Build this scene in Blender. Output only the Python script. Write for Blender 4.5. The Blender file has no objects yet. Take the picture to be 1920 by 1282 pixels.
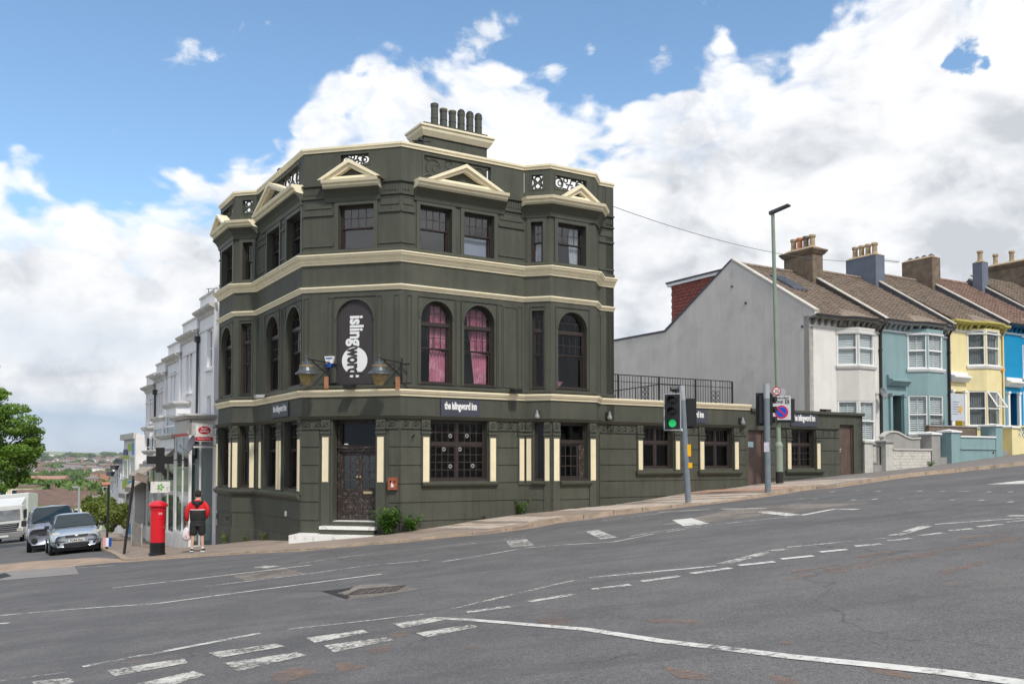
import bpy, bmesh, math, random
from mathutils import Vector, Matrix, noise as mnoise
from mathutils.geometry import tessellate_polygon
random.seed(7)
SC = bpy.context.scene
COL = SC.collection
PI = math.pi

# ------------------------------------------------------------------ camera
FPX, TH, HY, CX, CZ = 1720.0, math.radians(2.0), 867.0, 960.0, 1.6
CY = HY - FPX * math.tan(TH)
cd = bpy.data.cameras.new('camera'); cam = bpy.data.objects.new('camera', cd); COL.objects.link(cam)
cam.location = (0, 0, CZ); cam.rotation_euler = (math.radians(90) + TH, 0, 0)
cd.sensor_width = 36; cd.lens = FPX / 1920 * 36
cd.shift_y = (CY - 641) / 1920
cd.clip_start = 0.1; cd.clip_end = 30000
SC.camera = cam

# ------------------------------------------------------------------ light
SUN_EL = math.radians(50); SUN_DIR = Vector((0.42 * math.cos(SUN_EL), -0.907 * math.cos(SUN_EL), math.sin(SUN_EL)))
sd = bpy.data.lights.new('sun', 'SUN'); sun = bpy.data.objects.new('sun', sd); COL.objects.link(sun)
sd.energy = 2.5; sd.angle = math.radians(5); sd.color = (1.0, 0.95, 0.87)
sun.rotation_euler = SUN_DIR.to_track_quat('Z', 'Y').to_euler(); sun.location = (20, -20, 40)
SC.view_settings.view_transform = 'Standard'; SC.view_settings.look = 'None'
SC.view_settings.gamma = 1; SC.view_settings.exposure = 0.27; SC.view_settings.use_curve_mapping = False
SC.render.engine = 'CYCLES'
SC.cycles.max_bounces = 4; SC.cycles.diffuse_bounces = 3; SC.cycles.glossy_bounces = 2; SC.cycles.transparent_max_bounces = 10; SC.cycles.volume_bounces = 0
SC.cycles.sample_clamp_indirect = 6

def ray(px, py):
    u = (px - CX) / FPX; v = -(py - CY) / FPX
    c, s = math.cos(TH), math.sin(TH)
    return Vector((u, c - s * v, s + c * v))

class NT:
    """small helper to write node trees"""
    def __init__(s, tree): s.t = tree; s.n = tree.nodes; s.l = tree.links
    def node(s, typ, **k):
        n = s.n.new(typ)
        for a, b in k.items():
            if a == 'ins':
                for i, v in b.items():
                    if isinstance(v, bpy.types.NodeSocket): s.l.new(v, n.inputs[i])
                    else: n.inputs[i].default_value = v
            else: setattr(n, a, b)
        return n
    def math(s, op, a, b=None, c=None, clamp=False):
        n = s.node('ShaderNodeMath', operation=op, use_clamp=clamp)
        for i, v in enumerate((a, b, c)):
            if v is None: continue
            if isinstance(v, bpy.types.NodeSocket): s.l.new(v, n.inputs[i])
            else: n.inputs[i].default_value = v
        return n.outputs[0]
    def vmath(s, op, a, b=None, out=0):
        n = s.node('ShaderNodeVectorMath', operation=op)
        for i, v in enumerate((a, b)):
            if v is None: continue
            if isinstance(v, bpy.types.NodeSocket): s.l.new(v, n.inputs[i])
            else: n.inputs[i].default_value = v
        return n.outputs[out]
    def maprange(s, v, a, b, c=0.0, d=1.0, smooth=False):
        n = s.node('ShaderNodeMapRange', interpolation_type='SMOOTHSTEP' if smooth else 'LINEAR')
        s.l.new(v, n.inputs[0])
        for i, x in enumerate((a, b, c, d)): n.inputs[1 + i].default_value = x
        return n.outputs[0]
    def noise(s, vec, scale, detail=4, rough=0.5, dist=0.0):
        n = s.node('ShaderNodeTexNoise')
        s.l.new(vec, n.inputs['Vector']); n.inputs['Scale'].default_value = scale
        n.inputs['Detail'].default_value = detail; n.inputs['Roughness'].default_value = rough
        n.inputs['Distortion'].default_value = dist
        return n.outputs['Fac']
    def mix(s, f, a, b, mode='MIX'):
        n = s.node('ShaderNodeMix', data_type='RGBA', blend_type=mode)
        for i, v in ((0, f), (6, a), (7, b)):
            if isinstance(v, bpy.types.NodeSocket): s.l.new(v, n.inputs[i])
            else: n.inputs[i].default_value = v if i == 0 else (tuple(v) + (1,))[:4]
        return n.outputs[2]

# ------------------------------------------------------------------ sky with clouds
def make_world():
    w = bpy.data.worlds.new('World'); SC.world = w; w.use_nodes = True
    t = w.node_tree; t.nodes.clear(); N = NT(t)
    sky = N.node('ShaderNodeTexSky', sky_type='NISHITA', sun_disc=False, sun_elevation=SUN_EL,
                 sun_rotation=math.atan2(SUN_DIR.x, SUN_DIR.y), altitude=100, air_density=1.0, dust_density=0.6, ozone_density=2.5)
    skyc = N.mix(1.0, sky.outputs[0], (1.02, 1.12, 1.10), 'MULTIPLY')
    bg1 = N.node('ShaderNodeBackground', ins={0: skyc, 1: 0.15})
    D = N.node('ShaderNodeTexCoord').outputs['Generated']
    sep = N.node('ShaderNodeSeparateXYZ', ins={0: D})
    az = N.math('DIVIDE', N.math('ADD', N.math('ARCTAN2', sep.outputs[0], sep.outputs[1]), PI), 2 * PI)
    el = sep.outputs[2]
    # cloud-top elevation along the compass, read off the photograph and carried on round the horizon
    pts = [(0, 322), (90, 328), (180, 340), (260, 345), (330, 325), (420, 308), (520, 290), (550, 240), (580, 160), (680, 118), (780, 100),
           (850, 128), (930, 108), (1000, 104), (1060, 165), (1100, 204), (1180, 197), (1240, 165), (1290, 140), (1370, 84), (1430, 66), (1490, 70),
           (1540, 30), (1590, -25), (1680, -110), (1800, -170), (1920, -200)]
    cv = [(0.0, 0.42)]
    for x, y in pts:
        d = ray(x, y).normalized(); cv.append(((math.atan2(d.x, d.y) + PI) / (2 * PI), d.z))
    cv = [(0.0, 0.50), (0.2, 0.48), (0.36, 0.36)] + cv[1:] + [(0.63, 0.72), (0.75, 0.62), (0.88, 0.55), (1.0, 0.50)]
    fc = N.node('ShaderNodeFloatCurve'); N.l.new(az, fc.inputs[1])
    c = fc.mapping.curves[0]
    c.points[0].location = cv[0]; c.points[1].location = cv[-1]
    for p in cv[1:-1]: c.points.new(*p)
    for p in c.points: p.handle_type = 'VECTOR'
    fc.mapping.update()
    B = fc.outputs[0]
    stretched = N.vmath('MULTIPLY', D, (1, 1, 1.5))
    warp = N.node('ShaderNodeTexNoise', ins={0: stretched, 'Scale': 5.0, 'Detail': 3.0})
    wv = N.vmath('MULTIPLY', N.vmath('SUBTRACT', warp.outputs['Color'], (0.5, 0.5, 0.5)), (0.10, 0.10, 0.10))
    Dw = N.vmath('ADD', stretched, wv)
    n1 = N.noise(Dw, 13.0, 10, 0.58)
    dens = N.math('ADD', N.math('SUBTRACT', B, el), N.math('MULTIPLY', N.math('SUBTRACT', n1, 0.5), 0.13))
    vor = N.node('ShaderNodeTexVoronoi', feature='SMOOTH_F1', ins={'Vector': Dw, 'Scale': 17.0, 'Smoothness': 0.35, 'Detail': 2.0, 'Roughness': 0.45})
    puff = N.math('SUBTRACT', 0.70, vor.outputs['Distance'])
    dens = N.math('ADD', dens, N.math('MULTIPLY', puff, 0.075))
    nw = N.noise(Dw, 30.0, 9, 0.62)
    wisp = None
    def blob(px, py, rpx, amp):
        d = ray(px, py).normalized()
        dot = N.vmath('DOT_PRODUCT', N.vmath('NORMALIZE', N.vmath('ADD', D, N.vmath('MULTIPLY', N.vmath('SUBTRACT', warp2.outputs['Color'], (0.5, 0.5, 0.5)), (0.07, 0.07, 0.07)))), tuple(d), out=1)
        th = N.math('ARCCOSINE', N.math('MINIMUM', dot, 0.999999))
        return N.maprange(th, 0.0, rpx / FPX, amp, 0.0)
    warp2 = N.node('ShaderNodeTexNoise', ins={0: D, 'Scale': 16.0, 'Detail': 4.0})
    def union(lst):
        v = lst[0]
        for q in lst[1:]: v = N.math('MAXIMUM', v, q)
        return v
    holes = union([blob(1812, 112, 42, 1.0), blob(1850, 116, 38, 0.95)])
    holes = N.maprange(N.math('ADD', holes, N.math('MULTIPLY', N.math('SUBTRACT', nw, 0.5), 1.3)), 0.42, 0.70, 0.0, 1.0, True)
    wisps = union([blob(880, 100, 48, 1.0), blob(905, 65, 50, 1.0), blob(940, 30, 45, 0.9), blob(350, 90, 75, 0.72), blob(400, 110, 60, 0.62), blob(450, 70, 40, 0.55), blob(458, 300, 40, 0.95), blob(1090, 98, 28, 0.7), blob(205, 245, 30, 0.55), blob(503, 75, 25, 0.6), blob(1230, 112, 40, 0.5)])
    wisps = N.maprange(N.math('ADD', wisps, N.math('MULTIPLY', N.math('SUBTRACT', nw, 0.5), 2.2)), 0.38, 1.0, 0.0, 0.75, True)
    # high scattered clouds over the rest of the dome, out of the frame
    hi = N.noise(Dw, 3.2, 7, 0.55)
    hi = N.math('MULTIPLY', N.math('SUBTRACT', hi, 0.44), 0.9)
    up = N.maprange(el, 0.50, 0.62, -0.6, 0.0)
    dens = N.math('MAXIMUM', dens, N.math('ADD', hi, up))
    cover = N.maprange(dens, -0.010, 0.020, 0, 1, True)
    wispy = N.maprange(N.noise(Dw, 24.0, 6, 0.6), 0.25, 0.6, 0.55, 1.0)
    edge = N.maprange(dens, 0.0, 0.06, 0, 1, True)
    cover = N.math('MULTIPLY', cover, N.math('MAXIMUM', wispy, edge))
    cover = N.math('MULTIPLY', cover, N.math('SUBTRACT', 1.0, holes))
    cover = N.math('MAXIMUM', cover, wisps)
    # billows: brightness from the difference of the noise towards the sun, greyer bellies deep inside
    sunoff = (0.006, -0.010, 0.026)
    nA = N.noise(Dw, 10.0, 12, 0.60)
    nB = N.noise(N.vmath('ADD', Dw, sunoff), 8.0, 9, 0.55)
    relief = N.math('ADD', N.math('MULTIPLY', N.math('SUBTRACT', nA, nB), 1.9), N.math('MULTIPLY', N.math('SUBTRACT', puff, 0.20), 0.45))
    big = N.noise(N.vmath('ADD', Dw, (3.1, 1.7, 0.4)), 3.6, 4, 0.5)
    deep = N.maprange(dens, 0.02, 0.32, 1.08, 0.52)
    b = N.math('ADD', N.math('ADD', deep, relief), N.math('MULTIPLY', N.math('SUBTRACT', big, 0.5), 0.9))
    ramp = N.node('ShaderNodeValToRGB'); N.l.new(b, ramp.inputs[0])
    R = ramp.color_ramp
    R.elements[0].position = 0.18; R.elements[0].color = (0.56, 0.59, 0.63, 1)
    R.elements[1].position = 1.05 if False else 1.0; R.elements[1].color = (0.98, 0.98, 0.99, 1)
    e = R.elements.new(0.40); e.color = (0.71, 0.73, 0.765, 1)
    e = R.elements.new(0.62); e.color = (0.84, 0.85, 0.87, 1)
    col = ramp.outputs[0]
    # blue-grey rain-coloured band low down between the cloud layers
    lowb = N.math('ADD', el, N.math('MULTIPLY', N.math('SUBTRACT', N.noise(N.vmath('MULTIPLY', D, (1, 1, 4)), 5.0, 5, 0.5), 0.5), 0.05))
    band = N.node('ShaderNodeValToRGB'); N.l.new(N.math('MULTIPLY', lowb, 5.0), band.inputs[0])
    br = band.color_ramp
    br.elements[0].position = 0.0; br.elements[0].color = (0.55, 0.55, 0.55, 1)
    br.elements[1].position = 1.0; br.elements[1].color = (0, 0, 0, 1)
    for p, v in ((0.10, 0.62), (0.20, 0.85), (0.28, 0.15), (0.40, 0.0), (0.52, 0.30), (0.62, 0.38), (0.75, 0.05)):
        e = br.elements.new(p); e.color = (v, v, v, 1)
    col = N.mix(band.outputs[0], col, (0.40, 0.52, 0.66))
    bg2 = N.node('ShaderNodeBackground', ins={0: col, 1: 0.94})
    mx = N.node('ShaderNodeMixShader'); N.l.new(cover, mx.inputs[0]); N.l.new(bg1.outputs[0], mx.inputs[1]); N.l.new(bg2.outputs[0], mx.inputs[2])
    out = N.node('ShaderNodeOutputWorld'); N.l.new(mx.outputs[0], out.inputs[0])
    w.cycles.sampling_method = 'MANUAL'; w.cycles.sample_map_resolution = 1024
make_world()

# ------------------------------------------------------------------ materials
def lin(c): return tuple(((x / 255) / 12.92 if x <= 10 else ((x / 255 + 0.055) / 1.055) ** 2.4) for x in c)
MATS = {}
def mat(name, rgb, rough=0.7, var=0.18, scale=2.0, bump=0.0, bscale=40, spec=0.4, metal=0.0, stain=None, stainamt=0.0, sscale=1.2, streak=0.0, grain=0.0, gscale=60, coat=0.0, emit=0.0):
    """rgb linear base colour; var = tone variation; streak = rain streaks down a wall; stain = second colour in patches"""
    if name in MATS: return MATS[name]
    m = bpy.data.materials.new(name); m.use_nodes = True; t = m.node_tree; N = NT(t)
    p = t.nodes['Principled BSDF']
    pos = N.node('ShaderNodeNewGeometry').outputs['Position']
    col = None
    if var > 0:
        n = N.noise(pos, scale, 6, 0.6)
        lo = tuple(x * (1 - var) for x in rgb); hi = tuple(min(1, x * (1 + var)) for x in rgb)
        col = N.mix(N.maprange(n, 0.3, 0.7), lo, hi)
    else:
        col = N.mix(0.0, rgb, rgb)
    if stain is not None:
        s = N.maprange(N.noise(pos, sscale, 7, 0.65), 0.50, 0.66, 0, stainamt, True)
        col = N.mix(s, col, stain)
    if streak > 0:
        sv = N.noise(N.vmath('MULTIPLY', pos, (3.0, 3.0, 0.25)), 1.6, 5, 0.6)
        f = N.maprange(sv, 0.45, 0.75, 1.0, 1.0 - streak)
        col = N.mix(1.0, col, N.node('ShaderNodeCombineXYZ', ins={0: f, 1: f, 2: f}).outputs[0], 'MULTIPLY')
    if grain > 0:
        g = N.maprange(N.noise(pos, gscale, 3, 0.7), 0.3, 0.7, 1 - grain, 1 + grain)
        col = N.mix(1.0, col, N.node('ShaderNodeCombineXYZ', ins={0: g, 1: g, 2: g}).outputs[0], 'MULTIPLY')
    N.l.new(col, p.inputs['Base Color'])
    p.inputs['Roughness'].default_value = rough; p.inputs['Specular IOR Level'].default_value = spec
    p.inputs['Metallic'].default_value = metal; p.inputs['Coat Weight'].default_value = coat
    p.inputs['Coat Roughness'].default_value = 0.08
    if emit > 0:
        N.l.new(col, p.inputs['Emission Color']); p.inputs['Emission Strength'].default_value = emit
    if bump > 0:
        b = N.node('ShaderNodeBump', ins={0: bump, 1: 0.02, 2 if False else 'Height': N.noise(pos, bscale, 4, 0.6)})
        N.l.new(b.outputs[0], p.inputs['Normal'])
    MATS[name] = m
    return m

def glass_mat(name, tint=(0.9, 0.95, 0.95), dark=0.0, ior=1.5, rough=0.0):
    m = bpy.data.materials.new(name); m.use_nodes = True; t = m.node_tree; t.nodes.clear(); N = NT(t)
    tr = N.node('ShaderNodeBsdfTransparent', ins={0: tuple(math.sqrt(x * (1 - dark)) for x in tint) + (1,)})
    gl = N.node('ShaderNodeBsdfGlossy', ins={0: (1, 1, 1, 1), 'Roughness': rough})
    pos = N.node('ShaderNodeNewGeometry').outputs['Position']
    b = N.node('ShaderNodeBump', ins={0: 0.12, 1: 0.02, 'Height': N.noise(pos, 1.7, 2, 0.5)})
    N.l.new(b.outputs[0], gl.inputs['Normal'])
    fr = N.node('ShaderNodeFresnel', ins={0: ior})
    geo = N.node('ShaderNodeNewGeometry')
    fac = N.math('MULTIPLY', fr.outputs[0], N.math('SUBTRACT', 1.0, geo.outputs['Backfacing']))   # the pane is a thin box: reflect once, on the way in
    mx = N.node('ShaderNodeMixShader'); N.l.new(fac, mx.inputs[0]); N.l.new(tr.outputs[0], mx.inputs[1]); N.l.new(gl.outputs[0], mx.inputs[2])
    o = N.node('ShaderNodeOutputMaterial'); N.l.new(mx.outputs[0], o.inputs[0])
    MATS[name] = m
    return m

def worn_mat(name, rgb, wear, wscale=14, rough=0.7, cut=(0.40, 0.60), bigscale=1.1, amax=1.0):
    """road paint: worn away in flecks and in larger patches"""
    m = bpy.data.materials.new(name); m.use_nodes = True; t = m.node_tree; N = NT(t)
    p = t.nodes['Principled BSDF']; out = t.nodes['Material Output']
    pos = N.node('ShaderNodeNewGeometry').outputs['Position']
    n = N.noise(pos, wscale, 6, 0.75); nb = N.noise(pos, bigscale, 3, 0.6)
    v = N.math('ADD', n, N.math('MULTIPLY', N.math('SUBTRACT', nb, 0.5), 0.6))
    a = N.maprange(v, cut[0] + wear, cut[1] + wear, 0.0, amax)
    d = N.noise(pos, 5.0, 5, 0.6)
    N.l.new(N.mix(N.maprange(d, 0.3, 0.7), tuple(x * 0.75 for x in rgb), rgb), p.inputs['Base Color'])
    p.inputs['Roughness'].default_value = rough
    tr = N.node('ShaderNodeBsdfTransparent')
    mx = N.node('ShaderNodeMixShader'); N.l.new(a, mx.inputs[0]); N.l.new(tr.outputs[0], mx.inputs[1]); N.l.new(p.outputs[0], mx.inputs[2])
    N.l.new(mx.outputs[0], out.inputs[0])
    MATS[name] = m
    return m

# ------------------------------------------------------------------ geometry helpers
class Frame:
    """a wall plane: u along the wall, w out of it, z up"""
    def __init__(s, O, a):
        s.O = Vector((O[0], O[1])); s.deg = a; r = math.radians(a)
        s.d = Vector((math.cos(r), math.sin(r))); s.n = Vector((s.d.y, -s.d.x))
    def P(s, u, w, z): q = s.O + s.d * u + s.n * w; return Vector((q.x, q.y, z))
    def px(s, X, Y, w=0):
        d = ray(X, Y); d2 = Vector((d.x, d.y)); t = (s.O + s.n * w).dot(s.n) / d2.dot(s.n)
        return (d2 * t - s.O).dot(s.d), d.z * t + CZ
    def M(s, u, w, z):        # x along wall, y into wall, z up
        m = Matrix(((s.d.x, -s.n.x, 0), (s.d.y, -s.n.y, 0), (0, 0, 1))).to_4x4(); m.translation = s.P(u, w, z); return m
    def T(s, u, w, z):        # text plane
        m = Matrix(((s.d.x, 0, s.n.x), (s.d.y, 0, s.n.y), (0, 1, 0))).to_4x4(); m.translation = s.P(u, w, z); return m
def at(px, Y): d = ray(px, HY); return Vector((d.x / d.y * Y, Y))
class Idf:   # identity frame around a point: u = x, w = -y
    pass

WL = {}
def wl(o): return WL.get(o.name, Vector((0, 0, 0))) if o else Vector((0, 0, 0))
def setprops(o, label=None, cat=None, group=None, kind=None):
    if label: o['label'] = label
    if cat: o['category'] = cat
    if group: o['group'] = group
    if kind: o['kind'] = kind
    return o
def root(name, label, cat, loc, group=None, kind=None):
    o = bpy.data.objects.new(name, None); COL.objects.link(o); o.empty_display_size = 0.3
    o.location = loc; WL[o.name] = Vector(loc)
    return setprops(o, label, cat, group, kind)

class MB:
    def __init__(s): s.v = []; s.f = []; s.mi = []; s.m = 0
    def add(s, vs, fs):
        b = len(s.v); s.v.extend(Vector(p) for p in vs)
        for f in fs: s.f.append([b + i for i in f]); s.mi.append(s.m)
        return s
    def quad(s, *p): return s.add(p, [range(len(p))])
    def box8(s, p): return s.add(p, [(0, 3, 2, 1), (4, 5, 6, 7), (0, 1, 5, 4), (1, 2, 6, 5), (2, 3, 7, 6), (3, 0, 4, 7)])
    def fb(s, F, u0, u1, w0, w1, z0, z1):
        return s.box8([F.P(u0, w1, z0), F.P(u1, w1, z0), F.P(u1, w0, z0), F.P(u0, w0, z0), F.P(u0, w1, z1), F.P(u1, w1, z1), F.P(u1, w0, z1), F.P(u0, w0, z1)])
    def box(s, x0, x1, y0, y1, z0, z1):
        return s.box8([Vector(c) for c in ((x0, y0, z0), (x1, y0, z0), (x1, y1, z0), (x0, y1, z0), (x0, y0, z1), (x1, y0, z1), (x1, y1, z1), (x0, y1, z1))])
    def panel(s, F, outer, holes, w0, w1):
        loops = [outer] + list(holes); flat = [p for l in loops for p in l]; n = len(flat)
        tris = tessellate_polygon([[Vector((p[0], p[1], 0)) for p in l] for l in loops])
        vs = [F.P(p[0], w1, p[1]) for p in flat] + [F.P(p[0], w0, p[1]) for p in flat]
        fs = [tuple(t) for t in tris] + [tuple(n + i for i in reversed(t)) for t in tris]
        k = 0
        for l in loops:
            m = len(l)
            for i in range(m):
                a, b = k + i, k + (i + 1) % m
                fs.append((a, b, n + b, n + a))
            k += m
        return s.add(vs, fs)
    def ring(s, F, u0, u1, z0, z1, t, w0, w1, tb=None):
        tb = t if tb is None else tb
        return s.panel(F, [(u0, z0), (u1, z0), (u1, z1), (u0, z1)], [[(u0 + t, z0 + tb), (u1 - t, z0 + tb), (u1 - t, z1 - t), (u0 + t, z1 - t)]], w0, w1)
    def sweep(s, path, prof, closed=False, zf=None):
        """profile (w outwards, z) carried along a 2D path with mitred corners"""
        n = len(path); P = [Vector((p[0], p[1])) for p in path]; base = len(s.v); m = len(prof)
        for i in range(n):
            if closed: a, b = P[i] - P[i - 1], P[(i + 1) % n] - P[i]
            else:
                a = P[i] - P[i - 1] if i else P[1] - P[0]; b = P[i + 1] - P[i] if i < n - 1 else P[-1] - P[-2]
            a, b = a.normalized(), b.normalized()
            na, nb = Vector((a.y, -a.x)), Vector((b.y, -b.x)); mt = (na + nb); mt.normalize(); mt /= max(0.3, mt.dot(na))
            for w, z in prof:
                q = P[i] + mt * w; s.v.append(Vector((q.x, q.y, z + (zf(P[i].x, P[i].y) if zf else 0))))
        rng = n if closed else n - 1
        for i in range(rng):
            j = (i + 1) % n
            for k in range(m):
                l = (k + 1) % m
                s.f.append([base + i * m + k, base + j * m + k, base + j * m + l, base + i * m + l]); s.mi.append(s.m)
        if not closed:
            s.f.append([base + k for k in range(m)]); s.mi.append(s.m)
            s.f.append([base + (n - 1) * m + k for k in reversed(range(m))]); s.mi.append(s.m)
        return s
    def tube(s, pts, r, n=6, r2=None, cap=True):
        pts = [Vector(p) for p in pts]; m = len(pts); base = len(s.v); up = Vector((0, 0, 1))
        prev = None
        for i, p in enumerate(pts):
            d = (pts[min(i + 1, m - 1)] - pts[max(i - 1, 0)]).normalized()
            if prev is None:
                x = d.cross(up) if abs(d.z) < 0.95 else d.cross(Vector((1, 0, 0)))
            else: x = prev - d * prev.dot(d)
            x.normalize(); prev = x; y = d.cross(x)
            rr = r if r2 is None else r + (r2 - r) * i / (m - 1)
            if isinstance(r, (list, tuple)): rr = r[i]
            for k in range(n):
                a = 2 * PI * k / n; s.v.append(p + x * rr * math.cos(a) + y * rr * math.sin(a))
        for i in range(m - 1):
            for k in range(n):
                l = (k + 1) % n
                s.f.append([base + i * n + k, base + i * n + l, base + (i + 1) * n + l, base + (i + 1) * n + k]); s.mi.append(s.m)
        if cap:
            s.f.append([base + k for k in reversed(range(n))]); s.mi.append(s.m)
            s.f.append([base + (m - 1) * n + k for k in range(n)]); s.mi.append(s.m)
        return s
    def lathe(s, c, prof, n=16, M=None):
        base = len(s.v); c = Vector(c)
        for r, z in prof:
            for k in range(n):
                a = 2 * PI * k / n; q = Vector((r * math.cos(a), r * math.sin(a), z)); s.v.append(c + (M @ q if M else q))
        for i in range(len(prof) - 1):
            for k in range(n):
                l = (k + 1) % n
                s.f.append([base + i * n + k, base + i * n + l, base + (i + 1) * n + l, base + (i + 1) * n + k]); s.mi.append(s.m)
        s.f.append([base + k for k in reversed(range(n))]); s.mi.append(s.m)
        s.f.append([base + (len(prof) - 1) * n + k for k in range(n)]); s.mi.append(s.m)
        return s
    def mesh(s, name, mats, org=Vector((0, 0, 0)), smooth=False):
        me = bpy.data.meshes.new(name); me.from_pydata([tuple(p - org) for p in s.v], [], [list(f) for f in s.f])
        for m in (mats if isinstance(mats, (list, tuple)) else [mats]): me.materials.append(m)
        if any(s.mi): me.polygons.foreach_set('material_index', s.mi)
        if smooth: me.polygons.foreach_set('use_smooth', [True] * len(me.polygons))
        me.update(); return me
    def part(s, name, m, parent=None, label=None, kind=None, smooth=False, cat=None, group=None, loc=None, bevel=0):
        org = wl(parent) if loc is None else Vector(loc)
        me = s.mesh(name, m, org, smooth)
        o = bpy.data.objects.new(name, me); COL.objects.link(o)
        if parent: o.parent = parent; o.location = org - wl(parent)
        else: o.location = org
        WL[o.name] = org
        if bevel:
            b = o.modifiers.new('bevel', 'BEVEL'); b.width = bevel; b.segments = 2; b.limit_method = 'ANGLE'
        return setprops(o, label, cat, group, kind)
def inst(name, me, parent, M, label=None, **k):
    o = bpy.data.objects.new(name, me); COL.objects.link(o)
    M = M.copy()
    if parent: o.parent = parent; M.translation = M.translation - wl(parent)
    o.matrix_local = M; WL[o.name] = (wl(parent) + M.translation) if parent else M.translation.copy()
    return setprops(o, label, **k)

def text_mesh(s, size, sx=1.0, weight=0.0, ext=0.004, rot=0.0, spacing=1.0):
    c = bpy.data.curves.new('lettering', 'FONT'); c.body = s; c.size = size; c.extrude = ext; c.offset = weight; c.resolution_u = 3
    c.align_x = 'CENTER'; c.align_y = 'CENTER'; c.space_character = spacing
    o = bpy.data.objects.new('lettering', c); COL.objects.link(o)
    me = bpy.data.meshes.new_from_object(o); bpy.data.objects.remove(o)
    me.transform(Matrix.Rotation(rot, 4, 'Z') @ Matrix.Diagonal((sx, 1, 1, 1)))
    me.materials.clear()
    return me
def lettering(s, F, u, w, z, size, m, parent, sx=1.0, weight=0.0, rot=0.0, spacing=1.0, name='lettering'):
    me = text_mesh(s, size, sx, weight, 0.004, rot, spacing); me.name = name; me.materials.append(m)
    return inst(name, me, parent, F.T(u, w, z))
def arc(cu, cz, r, a0, a1, n=10): return [(cu + r * math.cos(a0 + (a1 - a0) * i / n), cz + r * math.sin(a0 + (a1 - a0) * i / n)) for i in range(n + 1)]
def rect(u0, u1, z0, z1): return [(u0, z0), (u1, z0), (u1, z1), (u0, z1)]
def archloop(u0, u1, z0, z1, n=12):
    r = (u1 - u0) / 2; return [(u0, z0), (u1, z0)] + arc((u0 + u1) / 2, z1 - r, r, 0, PI, n)

# ------------------------------------------------------------------ terrain
RD = 31.5
C1 = at(565, 27.0); CH = Frame(C1, RD - 45); C2 = Vector(CH.P(3.075, 0, 0)[:2]); RF = Frame(C2, RD); LF = Frame(C1, RD - 90)
def sst(a, b, x): t = min(1, max(0, (x - a) / (b - a))); return t * t * (3 - 2 * t)
def lerp(a, b, t): return a + (b - a) * t
FAR = [(90, -6.5), (120, -9.2), (160, -12.2), (220, -15), (350, -18), (600, -22), (1000, -24), (1500, -22), (2000, -14), (2600, -2), (3300, 14), (4200, 40), (5000, 60), (7000, 58), (12000, 30)]
def farz(y):
    if y <= FAR[0][0]: return FAR[0][1]
    for (a, za), (b, zb) in zip(FAR, FAR[1:]):
        if y <= b: return lerp(za, zb, (y - a) / (b - a))
    return FAR[-1][1]
def Gz(x, y):
    xs = x if abs(x) < 60 else math.copysign(60 + 25 * (1 - math.exp(-(abs(x) - 60) / 25)), x)
    ys = min(max(y, -80), 90)
    z = 0.097 * xs - 0.0046 * ys
    rx, ry = x - C1.x, y - C1.y
    u = -(rx * LF.d.x + ry * LF.d.y); perp = rx * LF.n.x + ry * LF.n.y
    if u > 0:
        e = -0.0042 * min(u, 11) ** 2 + 0.30 * sst(12, 30, u)
        wt = lerp(1, 0.10, sst(0.6, 4.6, perp))
        z += e * wt
    t = (x - C2.x) * RF.d.x + (y - C2.y) * RF.d.y
    if t > 12: z -= 0.22 * sst(12, 26, t)
    f = sst(70, 110, y) * (1 - sst(30, 80, x))
    if f > 0:
        fz = farz(y)
        if y > 2000:
            fz += (y - 2000) / 2000 * (10 * math.sin(x / 700 + 1) + 6 * math.sin(x / 260))
        z = lerp(z, fz, f)
    return z
def gp(px, py, h=0.0):
    d = ray(px, py); t = 20.0
    for _ in range(60):
        p = Vector((0, 0, CZ)) + d * t; g = Gz(p.x, p.y) + h
        dz = p.z - g
        t += dz / max(0.02, -(d.z) + 0.097 * d.x - 0.0046 * d.y) * 0.8
    return Vector((0, 0, CZ)) + d * t
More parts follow.
